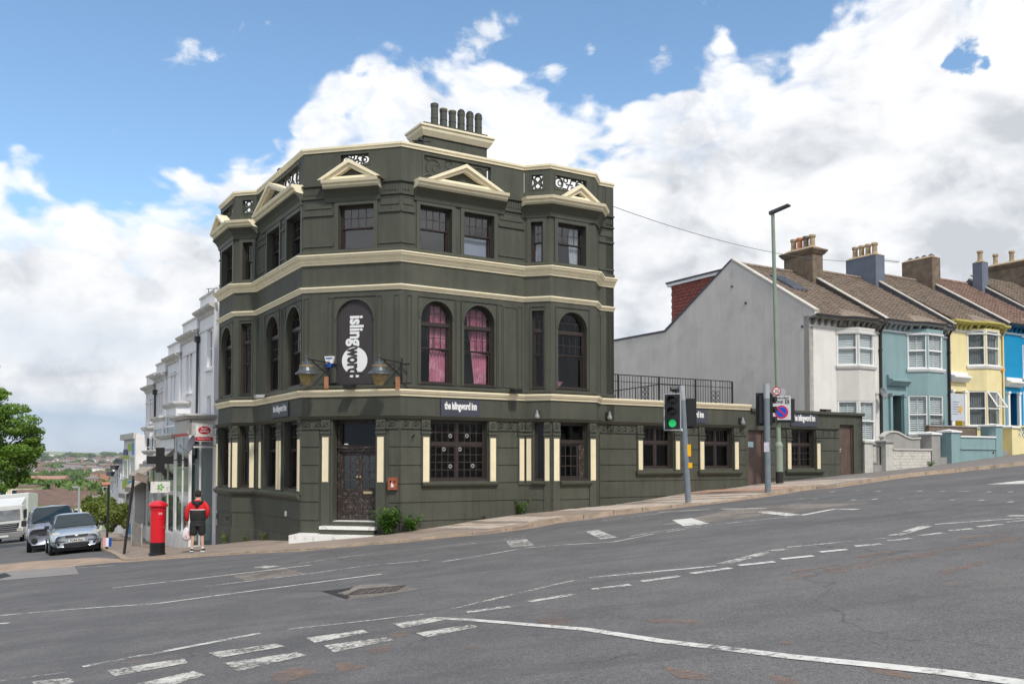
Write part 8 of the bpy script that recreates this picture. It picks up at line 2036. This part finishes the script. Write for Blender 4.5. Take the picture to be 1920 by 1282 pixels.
def van():
    g = gp(123, 1027); g = Vector((g.x, g.y, 0)) ; d = Vector((sd2.x, sd2.y, 0)); p = gp(143, 1037); c = Vector((p.x, p.y, 0)) + d * 5.3 - Vector((sd2.y, -sd2.x, 0)) * 0.75
    V = Veh(c, CARANG, 1.0); VP_ = mat('grey_van_paint', (0.34, 0.36, 0.43), 0.3, 0.04, 3, metal=0.5, coat=0.8)
    r = root('parked_van', 'grey van parked behind the silver blue hatchback', 'van', (c.x, c.y, Gz(c.x, c.y)))
    mb = MB(); loft(mb, V, [(0.0, [(0.75, 0.30), (0.86, 0.55), (0.84, 0.85), (0.72, 0.95)]), (-0.10, [(0.86, 0.25), (0.94, 0.55), (0.93, 0.95), (0.80, 1.06)]), (-0.65, [(0.90, 0.25), (0.96, 0.6), (0.95, 1.10), (0.86, 1.20)]), (-1.0, [(0.92, 0.25), (0.97, 0.65), (0.94, 1.25), (0.86, 1.36)]),
                            (-1.60, [(0.92, 0.25), (0.97, 0.7), (0.90, 1.40), (0.74, 1.88)]), (-2.1, [(0.92, 0.25), (0.97, 0.7), (0.90, 1.45), (0.76, 1.97)]), (-4.9, [(0.92, 0.25), (0.97, 0.7), (0.90, 1.45), (0.78, 1.97)]), (-5.0, [(0.88, 0.3), (0.92, 0.7), (0.86, 1.4), (0.74, 1.92)])]); sub(mb.part('body', VP_, r), 1)
    mb = MB(); vpoly(mb, V, [(-0.74, -0.72, 1.22), (0.74, -0.72, 1.22), (0.80, -0.85, 1.30), (0.70, -1.42, 1.78), (0.60, -1.48, 1.84), (-0.60, -1.48, 1.84), (-0.70, -1.42, 1.78), (-0.80, -0.85, 1.30)], 0.07); mb.part('windscreen', CGL, r)
    for s in (-1, 1):
        mb = MB(); vpoly(mb, V, [(s * 0.62, -0.08, 0.86), (s * 0.86, -0.16, 0.84), (s * 0.90, -0.30, 1.0), (s * 0.70, -0.20, 1.0)], 0.05); mb.part('headlight', HLG, r)
        mb = MB(); mb.lathe(V.P(s * 0.66, 0.0, 0.48), [(0.13, 0.0), (0.11, 0.03), (0.02, 0.035)], 14, V.F.T(0, 0, 0).to_3x3()); mb.part('fog_lamp', BPL, r)
        mb = MB(); vbox(mb, V, min(s * 0.97, s * 1.17), max(s * 0.97, s * 1.17), -1.15, -1.0, 1.12, 1.38); mb.part('door_mirror', BPL, r, bevel=0.03)
        mb = MB(); mb.box8([V.P(s * 0.965, -1.15, 1.22), V.P(s * 0.965, -2.1, 1.22), V.P(s * 0.93, -2.1, 1.22), V.P(s * 0.93, -1.15, 1.22), V.P(s * 0.88, -1.65, 1.72), V.P(s * 0.88, -2.1, 1.74), V.P(s * 0.82, -2.1, 1.74), V.P(s * 0.82, -1.65, 1.72)]); mb.part('side_glass', CGL, r)
        for w in (-0.95, -3.9): wheel(V, r, s * 0.85, w, 0.34)
    mb = MB(); vpoly(mb, V, [(-0.5, 0.0, 0.70), (0.5, 0.0, 0.70), (0.55, -0.02, 0.86), (-0.55, -0.02, 0.86)], 0.04); mb.part('grille', BPL, r)
    mb = MB(); vbox(mb, V, -0.8, 0.8, -4.9, -0.2, 0.18, 0.35); mb.part('underbody', BPL, r)
    mb = MB(); vbox(mb, V, 0.55, 0.68, -1.38, -1.32, 1.66, 1.76); mb.part('screen_label', WHT, r)
van()
def truck():
    g = gp(14, 1020); c = at(10, 55.0); zz = Gz(c.x, c.y); V = Veh(Vector((c.x, c.y, 0)), CARANG - 6, 0.88)
    TW = mat('truck_white_paint', (0.66, 0.67, 0.66), 0.35, 0.05, 2, coat=0.4); TB = mat('truck_body_grey', (0.34, 0.34, 0.32), 0.6, 0.12, 2, stain=(0.22, 0.2, 0.18), stainamt=0.4)
    r = root('parked_truck', 'white box truck with black grille facing the junction at the left edge', 'truck', (c.x, c.y, zz))
    mb = MB(); loft(mb, V, [(0, [(1.02, 0.45), (1.10, 0.9), (1.08, 1.6), (0.98, 2.45)]), (-0.15, [(1.12, 0.45), (1.16, 0.9), (1.14, 1.6), (1.06, 2.5)]), (-1.7, [(1.14, 0.45), (1.17, 0.9), (1.16, 1.6), (1.10, 2.55)])]); mb.part('cab', TW, r, bevel=0.04)
    mb = MB(); loft(mb, V, [(-0.25, [(1.0, 2.5), (1.0, 2.56)]), (-1.6, [(1.1, 2.5), (1.1, 3.05)])]); mb.part('roof_deflector', TW, r)
    mb = MB(); vpoly(mb, V, [(-0.98, 0.0, 1.52), (0.98, 0.0, 1.52), (0.94, -0.03, 2.22), (-0.94, -0.03, 2.22)], 0.04); mb.part('windscreen', mat('pale_reflecting_screen', (0.22, 0.23, 0.23), 0.08, 0.5, 1.2, spec=1.0, coat=0.6), r)
    mb = MB(); vpoly(mb, V, [(-0.80, 0.02, 0.75), (0.80, 0.02, 0.75), (0.92, 0.0, 1.30), (-0.92, 0.0, 1.30)], 0.03); gr = mb.part('grille', BPL, r)
    for k in range(4): mb = MB(); vbox(mb, V, -0.78, 0.78, 0.04, 0.075, 0.80 + k * 0.13, 0.845 + k * 0.13); mb.part('grille_slat', RIM, gr)
    mb = MB(); vbox(mb, V, -1.12, 1.12, -0.1, 0.08, 0.32, 0.70); mb.part('bumper', mat('bumper_grey', (0.22, 0.22, 0.22), 0.5, 0.1, 4), r, bevel=0.03)
    mb = MB(); vbox(mb, V, -0.28, 0.28, 0.08, 0.1, 0.42, 0.54); mb.part('number_plate', PLT, r)
    for s in (-1, 1):
        mb = MB(); vbox(mb, V, s * 0.93 - 0.15, s * 0.93 + 0.15, 0.04, 0.09, 0.74, 0.94); mb.part('headlight', HLG, r)
        mb = MB(); vbox(mb, V, min(s * 1.2, s * 1.34), max(s * 1.2, s * 1.34), -0.25, -0.1, 1.6, 2.2); mb.part('door_mirror', BPL, r)
        mb = MB(); vbox(mb, V, min(s * 1.13, s * 1.185), max(s * 1.13, s * 1.185), -1.2, -0.4, 1.5, 2.15); mb.part('side_glass', CGL, r)
        for w in (-1.1, -5.2): wheel(V, r, s * 1.0, w, 0.46, 0.28)
    mb = MB(); vbox(mb, V, -1.24, 1.24, -7.4, -1.85, 0.95, 3.35); o = mb.part('cargo_box', TW, r, bevel=0.03)
    mb = MB(); vbox(mb, V, -1.1, 1.1, -7.3, -1.7, 0.6, 0.93); mb.part('chassis', BPL, r)
truck()
# ------------------------------------------------------------------ plants and trees
def leaf_mat(name, a, b, sc=1.5, trans=0.35):
    m = bpy.data.materials.new(name); m.use_nodes = True; N = NT(m.node_tree); p = m.node_tree.nodes['Principled BSDF']; out = m.node_tree.nodes['Material Output']
    geo = N.node('ShaderNodeNewGeometry'); n = N.noise(geo.outputs['Position'], sc, 4, 0.6)
    r = N.math('ADD', N.math('MULTIPLY', geo.outputs['Random Per Island'], 0.55), N.math('MULTIPLY', N.maprange(n, 0.3, 0.7), 0.45))
    c = N.mix(r, a, b); N.l.new(c, p.inputs['Base Color']); p.inputs['Roughness'].default_value = 0.55; p.inputs['Specular IOR Level'].default_value = 0.3
    t = N.node('ShaderNodeBsdfTranslucent'); N.l.new(c, t.inputs[0]); mx = N.node('ShaderNodeMixShader', ins={0: trans}); N.l.new(p.outputs[0], mx.inputs[1]); N.l.new(t.outputs[0], mx.inputs[2]); N.l.new(mx.outputs[0], out.inputs[0])
    MATS[name] = m; return m
LF1 = leaf_mat('broad_leaf_green', (0.06, 0.14, 0.015), (0.22, 0.36, 0.045), 0.9); LF2 = leaf_mat('hedge_green', (0.08, 0.13, 0.025), (0.30, 0.36, 0.08), 0.8)
LF3 = leaf_mat('far_leaf_green', (0.06, 0.13, 0.03), (0.22, 0.32, 0.08), 0.05); LF4 = leaf_mat('far_leaf_dark', (0.04, 0.09, 0.035), (0.12, 0.20, 0.065), 0.05); LFW = leaf_mat('weed_leaf', (0.035, 0.10, 0.012), (0.14, 0.27, 0.045), 6)
BARK = mat('bark', (0.09, 0.07, 0.05), 0.9, 0.3, 4, 0.4, 20)
import array
def leaves(name, blobs, n, size, m, org, seed, flat=0.5):
    """n small leaf sprays scattered in the shell of overlapping lobes; blobs = (centre, rx, rz)"""
    rr = random.Random(seed); vs = []; fs = []; wts = [b[1] ** 2 for b in blobs]; tot = sum(wts)
    cnt = [max(1, int(n * w / tot)) for w in wts]
    for (c, rx, rz), k in zip(blobs, cnt):
        for _ in range(k):
            while True:
                d = Vector((rr.gauss(0, 1), rr.gauss(0, 1), rr.gauss(0, 1)))
                if d.length > 0.01: break
            d.normalize(); rad = 0.55 + 0.45 * rr.random() ** 0.6; rad *= 1 + 0.10 * rr.uniform(-1, 1)
            p = c + Vector((d.x * rx * rad, d.y * rx * rad, d.z * rz * rad))
            nrm = (d + Vector((rr.uniform(-1, 1), rr.uniform(-1, 1), rr.uniform(-0.4, 1.2))) * 0.8).normalized()
            x = nrm.cross(Vector((rr.uniform(-1, 1), rr.uniform(-1, 1), rr.uniform(-1, 1)))).normalized(); y = nrm.cross(x); s = size * rr.uniform(0.6, 1.3); b = len(vs)
            q = p - org; vs += [q - x * s, q - y * s * flat + nrm * s * 0.12, q + x * s, q + y * s * flat + nrm * s * 0.12]; fs.append((b, b + 1, b + 2, b + 3))
    me = bpy.data.meshes.new(name); me.from_pydata([tuple(v) for v in vs], [], fs); me.materials.append(m); me.update(); return me
def near_tree():
    Y = 46.0; c2 = at(-62, Y); z0 = Gz(c2.x, c2.y); base = Vector((c2.x, c2.y, z0)); r = root('broadleaf_tree', 'large leafy green tree at the left edge above the truck', 'tree', base); k = Y / FPX
    blobs = []; rr = random.Random(11)
    spots = [(-55, 690, 60), (-20, 738, 42), (-75, 760, 85), (10, 772, 40), (40, 800, 34), (-20, 815, 62), (62, 812, 24), (30, 840, 44), (-60, 850, 80), (55, 862, 26), (20, 880, 40), (-30, 895, 46), (50, 893, 16), (-110, 800, 90), (74, 842, 14), (4, 742, 20), (-100, 700, 60), (-90, 900, 50), (60, 832, 22), (25, 905, 16)]
    for X, Yp, R_ in spots:
        for j in range(5):
            c = at(X + rr.uniform(-R_ * .45, R_ * .35), Y + rr.uniform(-R_ * k, R_ * k) * 0.8); blobs.append((Vector((c.x, c.y, 1.6 + (HY - (Yp + rr.uniform(-R_ * .45, R_ * .45))) * k)), R_ * k * rr.uniform(0.42, 0.85), R_ * k * rr.uniform(0.22, 0.42)))
    me = leaves('crown', blobs, 56000, 0.085, LF1, base, 5); inst('crown', me, r, Matrix.Translation(base))
    mb = MB(); mb.tube([base - Vector((0, 0, .3)), base + Vector((0, 0, 1.5)), base + Vector((.1, .1, 3.5)), base + Vector((.1, 0, 6))], [0.36, 0.28, 0.24, 0.12], 10); mb.part('trunk', BARK, r, smooth=True)
    for i, (c, rx, rz) in enumerate(blobs[::5]):
        s = base + Vector((0, 0, 2.2 + 0.12 * i)); MB().tube([s, s.lerp(c, 0.5) + Vector((0, 0, 0.3)), c], [0.11, 0.06, 0.02], 6).part('branch', BARK, r, smooth=True)
near_tree()
def bush(X0, X1, Yt, Yb, Y, label, m, n, size, seed, cat='bush'):
    k = Y / FPX; c2 = at((X0 + X1) / 2, Y); zb = 1.6 + (HY - Yb) * k; base = Vector((c2.x, c2.y, zb)); r = root('bush', label, cat, base); rr = random.Random(seed); blobs = []
    w = (X1 - X0) * k; h = (Yb - Yt) * k
    for i in range(9):
        f = rr.random(); c = base + Vector((lerp(-w / 2, w / 2, f) * 0.75, rr.uniform(-w / 3, w / 3), h * rr.uniform(0.25, 0.72))); blobs.append((c, w * rr.uniform(0.18, 0.27), h * rr.uniform(0.2, 0.3)))
    inst('foliage', leaves('foliage', blobs, n, size, m, base, seed), r, Matrix.Translation(base))
    for i in range(5): MB().tube([base, base.lerp(blobs[i][0], 0.6), blobs[i][0]], [0.03, 0.02, 0.008], 5).part('stem', BARK, r)
bush(158, 210, 922, 1000, 47, 'large pale green bush behind the parked cars', LF2, 9000, 0.09, 1)
bush(194, 236, 925, 990, 45, 'dark green bush beside the painted house', LF2, 5000, 0.08, 2)
bush(-30, 30, 925, 945, 68, 'low dark hedge behind the roof of the truck', LF1, 2500, 0.12, 4)
def weed(p, h, n, label, seed, wide=0.5, leaf=0.10, m=LFW):
    r = root('weed', label, 'plant', p); rr = random.Random(seed); lf = MB()
    for i in range(n):
        a = rr.uniform(0, 2 * PI); d = Vector((math.cos(a), math.sin(a), 0)); hh = h * rr.uniform(0.55, 1.0); out = wide * rr.uniform(0.15, 1.0)
        pts = [p + d * out * t ** 1.4 + Vector((0, 0, hh * (t - 0.15 * t * t))) for t in (0, .25, .5, .75, 1)]
        MB().tube(pts, [0.008, 0.007, 0.006, 0.004, 0.002], 4).part('stem', m, r)
        for j in range(9):
            t = 0.2 + 0.8 * j / 8; q = p + d * out * t ** 1.4 + Vector((0, 0, hh * (t - 0.15 * t * t))); b = a + rr.uniform(-1.9, 1.9); e = Vector((math.cos(b), math.sin(b), rr.uniform(-0.5, 0.5))).normalized(); s = leaf * rr.uniform(0.6, 1.25); w_ = e.cross(Vector((0, 0, 1))).normalized() * s * 0.23
            lf.add([q, q + e * s * 0.5 + w_, q + e * s + Vector((0, 0, -s * 0.25)), q + e * s * 0.5 - w_], [(0, 1, 2, 3)])
    lf.part('leaf_cluster', m, r, kind=None)
def wp(F, u, w, dz=0.0): q = F.P(u, w, 0); return Vector((q.x, q.y, Pz(q.x, q.y) + dz))
weed(wp(CH, 2.80, 0.28), 0.95, 60, 'bushy green weed as tall as the step beside the pub door', 21, 0.42, 0.15)
weed(wp(RF, 0.25, 0.22), 0.60, 34, 'lower spreading weed right of the bushy one at the pub corner', 22, 0.40, 0.12)
weed(wp(RF, 4.0, 0.15), 0.55, 10, 'small green weed at the foot of the wall before the bay', 23, 0.28, 0.13)
weed(wp(RF, 2.7, 0.1), 0.16, 6, 'tiny dry weed at the wall under the big window', 24, 0.12, 0.05, BARK)
weed(wp(L2, -0.4, 0.15), 0.55, 9, 'yellowish weed at the foot of the far bay on the side street', 25, 0.16, 0.09, LF2)
weed(wp(LS, -0.3, 0.15), 0.30, 7, 'small weed at the foot of the splayed side bay', 26, 0.14, 0.07, LF2)
weed(wp(LF, -3.4, 0.12), 0.35, 8, 'little weed at the foot of the side wall near the corner', 27, 0.16, 0.07, LF2)
weed(wp(RF, 24.6, 0.1), 0.28, 8, 'tuft of weed where the white brick garden wall meets its pier', 28, 0.18, 0.09)

# ------------------------------------------------------------------ houses and trees in the valley
FW = [mat('far_cream_wall', (0.60, 0.52, 0.37), 0.8, 0.05, 0.2), mat('far_brick_wall', (0.42, 0.20, 0.12), 0.8, 0.08, 0.2), mat('far_white_wall', (0.86, 0.84, 0.80), 0.8, 0.05, 0.2), mat('far_pink_wall', (0.52, 0.33, 0.25), 0.8, 0.05, 0.2)]
FR = [mat('far_brown_roof', (0.15, 0.10, 0.08), 0.85, 0.2, 0.8, grain=0.2, gscale=3), mat('far_red_roof', (0.36, 0.14, 0.09), 0.85, 0.15, 0.3), mat('far_grey_roof', (0.20, 0.18, 0.175), 0.85, 0.15, 0.3), mat('far_faded_red_roof', (0.36, 0.20, 0.15), 0.85, 0.15, 0.3)]
def far_house(X, Yb, D, W, dep, wh, rh, ang, wm, rm, label, nwin=3, rows=2, group=None, hip=False, chim=1):
    c2 = at(X, D); zb = 1.6 + (HY - Yb) * D / FPX; F = Frame((c2.x, c2.y), ang); H = root('far_house', label, 'house', (c2.x, c2.y, zb), group)
    MB().fb(F, -W / 2, W / 2, -dep, 0, zb - 4, zb + wh).part('wall', wm, H)
    mb = MB(); o = 0.35; i = dep / 2 if hip else 0; q = [F.P(-W / 2 - o, o, zb + wh), F.P(W / 2 + o, o, zb + wh), F.P(W / 2 + o, -dep - o, zb + wh), F.P(-W / 2 - o, -dep - o, zb + wh), F.P(-W / 2 - o + i, -dep / 2, zb + wh + rh), F.P(W / 2 + o - i, -dep / 2, zb + wh + rh)]
    mb.add(q, [(0, 1, 5, 4), (2, 3, 4, 5), (1, 2, 5), (3, 0, 4), (3, 2, 1, 0)]); mb.part('roof', rm, H)
    for c in range(chim): u = lerp(-W / 2 + 0.6, W / 2 - 0.6, c / max(1, chim - 1)) if chim > 1 else W / 2 - 0.5; MB().fb(F, u - 0.3, u + 0.3, -dep / 2 - 0.3, -dep / 2 + 0.3, zb + wh + rh * 0.5, zb + wh + rh + 0.7).part('chimney', STKB, H)
    for rw in range(rows):
        for k in range(nwin):
            u = lerp(-W / 2, W / 2, (k + 0.5) / nwin); z = zb + wh - 1.9 - rw * 2.8
            if z < zb: continue
            w_ = MB(); w_.ring(F, u - 0.6, u + 0.6, z, z + 1.4, 0.1, 0, 0.06); wi = w_.part('window', PVC, H); pane(wi, F, u - 0.52, u + 0.52, z + 0.08, z + 1.32, 0.03, MATS['windscreen_glass'])
    return H
A_ = LF.deg
far_house(18, 975, 170, 8.0, 7, 6.2, 0.3, 14, FW[0], FR[0], 'cream rendered building with small windows above the roof of the truck', 4, 2, chim=0)
far_house(76, 1004, 125, 4.6, 9, 4.3, 1.9, 30, FW[0], FR[0], 'cream house with brown tiled roof between the truck and the van', 2, 2)
far_house(112, 990, 142, 7.5, 9, 3.4, 2.3, 20, FW[0], FR[0], 'brown roofed house above the grey van', 3, 1)
far_house(150, 988, 150, 4.6, 8, 3.0, 2.2, 16, FW[2], FR[2], 'grey roofed house above the right end of the grey van', 2, 1)
far_house(100, 952, 230, 9, 8, 3.0, 2.0, 10, FW[2], FR[0], 'low house with mossy brown roof behind the brown roofed pair', 3, 1, hip=True)
far_house(180, 943, 520, 11, 8, 4.5, 2.4, 5, FW[3], FR[2], 'pink brick block of flats behind the bush', 6, 2, chim=0)
far_house(133, 938, 300, 6.5, 6, 2.4, 1.6, 25, FW[3], FR[1], 'pinkish bungalow row in the valley left of the far lamp post', 5, 1, hip=True)
far_house(171, 913, 560, 8, 7, 5.2, 2.0, 5, FW[1], FR[2], 'red brick apartment block among the valley trees', 5, 3, hip=True)
far_house(82, 904, 700, 30, 12, 2.6, 2.4, 4, FW[3], FR[3], 'long low building with a red roof among the valley trees', 8, 1, chim=2)
far_house(45, 906, 650, 12, 12, 2.6, 2.2, 4, FW[3], FR[3], 'short red roofed building just left of the long one in the valley', 3, 1)
far_house(186, 893, 900, 18, 10, 3.5, 2.2, 0, FW[1], FR[0], 'brown roofed brick hall high among the valley trees', 5, 1, hip=True)
far_house(201, 945, 260, 1.8, 2.5, 5.5, 0.8, 30, FW[1], FR[1], 'narrow orange brick house end glimpsed left of the painted houses', 2, 2, chim=0)
def far_lamp():
    D = 66.0; b = at(149, D); t = 1.6 + (HY - 913) * D / FPX; zb = Gz(b.x, b.y); r = root('street_lamp', 'distant pale street lamp on the side street above the parked cars', 'street lamp', (b.x, b.y, zb))
    MB().tube([Vector((b.x, b.y, zb)), Vector((b.x, b.y, t))], [0.09, 0.06], 8).part('pole', GRY, r); MB().box8([Vector((b.x - dx, b.y + dy, t + dz)) for dz in (-0.03, 0.07) for dx, dy in ((0, -.12), (.45, -.12), (.45, .12), (0, .12))]).part('lamp_head', GRY, r)
far_lamp()
# rooflight
def rooflight():
    pass
# valley trees: each crown its own object, four leaf meshes shared between them
def tree_meshes():
    out = []
    for s, m in ((1, LF3), (2, LF3), (3, LF4), (4, LF3)):
        rr = random.Random(s); bl = []
        for i in range(8): a = rr.uniform(0, 2 * PI); q = rr.uniform(0.0, 0.55); bl.append((Vector((q * math.cos(a), q * math.sin(a), rr.uniform(0.35, 0.85))), rr.uniform(0.30, 0.48), rr.uniform(0.22, 0.34)))
        out.append(leaves('crown', bl, 1500, 0.085, m, Vector((0, 0, 0)), s + 40, 0.8))
    return out
TM = tree_meshes(); mt_ = MB(); mt_.tube([Vector((0, 0, -0.4)), Vector((0, 0, 0.2)), Vector((0.02, 0, 0.5))], [0.05, 0.035, 0.02], 6); TRK = mt_.mesh('trunk', BARK)
def valley():
    rr = random.Random(9); n = 0
    rows = [(240, 300, 940, 14), (330, 420, 925, 16), (450, 560, 915, 18), (650, 800, 905, 20), (900, 1050, 898, 18), (1150, 1350, 890, 14)]
    lab = 'rounded green tree in the wooded valley beyond the rooftops'
    for d0, d1, Yb, cnt in rows:
        for i in range(cnt):
            X = lerp(28, 232, (i + rr.uniform(0.1, 0.9)) / cnt); D = rr.uniform(d0, d1); c = at(X, D); h = rr.uniform(8.5, 12.5) * (1 if D < 850 else 1.35); z = Gz(c.x, c.y) - 0.3
            if any(abs(X - x) < w for x, w in ((170, 13), (97, 22), (66, 12))) and 500 < D < 900 and rr.random() < 0.85: continue
            r = root('valley_tree', lab, 'tree', (c.x, c.y, z), 'trees in the valley'); s = h; wv = rr.uniform(0.55, 0.8) * h
            M = Matrix.Translation((c.x, c.y, z)) @ Matrix.Rotation(rr.uniform(0, 6.28), 4, 'Z') @ Matrix.Diagonal((wv, wv, s, 1))
            inst('crown', TM[rr.randrange(4)], r, M)
            inst('trunk', TRK, r, M); n += 1
valley()
# distant terraces on the facing hillside
def hillside():
    rr = random.Random(4); meshes = []
    for wm, rm in ((FW[2], FR[0]), (FW[2], FR[2]), (FW[0], FR[2]), (FW[3], FR[0])):
        mb = MB(); F = Frame((0, 0), 0); mb.fb(F, -5, 5, -8, 0, -4, 5.0); mb.m = 1
        mb.add([F.P(-5.3, 0.3, 5), F.P(5.3, 0.3, 5), F.P(5.3, -8.3, 5), F.P(-5.3, -8.3, 5), F.P(-5.3, -4, 6.7), F.P(5.3, -4, 6.7)], [(0, 1, 5, 4), (2, 3, 4, 5), (1, 2, 5), (3, 0, 4)]); meshes.append(mb.mesh('far_terrace', [wm, rm]))
    n = 0
    for row in range(17):
        D0 = 1560 + row * 85 + row * row * 6; cnt = 19
        for i in range(cnt):
            X = 30 + (i + rr.uniform(0.1, 0.9)) * 205 / cnt + row * 1.5; D = D0 + (X - 130) * 1.4 + rr.uniform(-12, 12); c = at(X, D)
            if rr.random() < 0.09: continue
            M = Matrix.Translation((c.x, c.y, Gz(c.x, c.y) + 1)) @ Matrix.Rotation(math.radians(rr.choice([35, 35, 60, 20, -50]) + rr.uniform(-6, 6)), 4, 'Z') @ Matrix.Diagonal((rr.uniform(1.2, 2.2), 1.3, rr.uniform(1.6, 2.2), 1))
            inst('hillside_house', meshes[rr.choice([0, 0, 1, 2, 3] if row < 9 else [1, 2, 3, 3])], None, M, 'small pale roofed house in the terraces on the distant hillside', cat='house', group='houses on the distant hillside'); n += 1
    for i in range(34):
        D = rr.uniform(1600, 4300); X = rr.uniform(20, 235); c = at(X, D); h = rr.uniform(10, 16) * (1 + D / 5000); r = root('hillside_tree', 'tree between the terraces on the distant hillside', 'tree', (c.x, c.y, Gz(c.x, c.y)), 'trees on the distant hillside')
        inst('crown', TM[rr.randrange(4)], r, Matrix.Translation((c.x, c.y, Gz(c.x, c.y))) @ Matrix.Diagonal((h * 1.3, h * 1.3, h, 1)))
hillside()
# thin air between here and the hills
def haze():
    mb = MB(); mb.box(-5100, 4100, -250, 6600, -27, 90); m = bpy.data.materials.new('haze_air'); m.use_nodes = True; t = m.node_tree; t.nodes.clear(); N = NT(t)
    v = N.node('ShaderNodeVolumePrincipled'); v.inputs['Color'].default_value = (0.86, 0.91, 1.0, 1); v.inputs['Density'].default_value = 0.00007; v.inputs['Anisotropy'].default_value = 0.2
    o = N.node('ShaderNodeOutputMaterial'); N.l.new(v.outputs[0], o.inputs['Volume']); mb.part('haze', m, kind='stuff')
HAZE = True
if HAZE: haze()
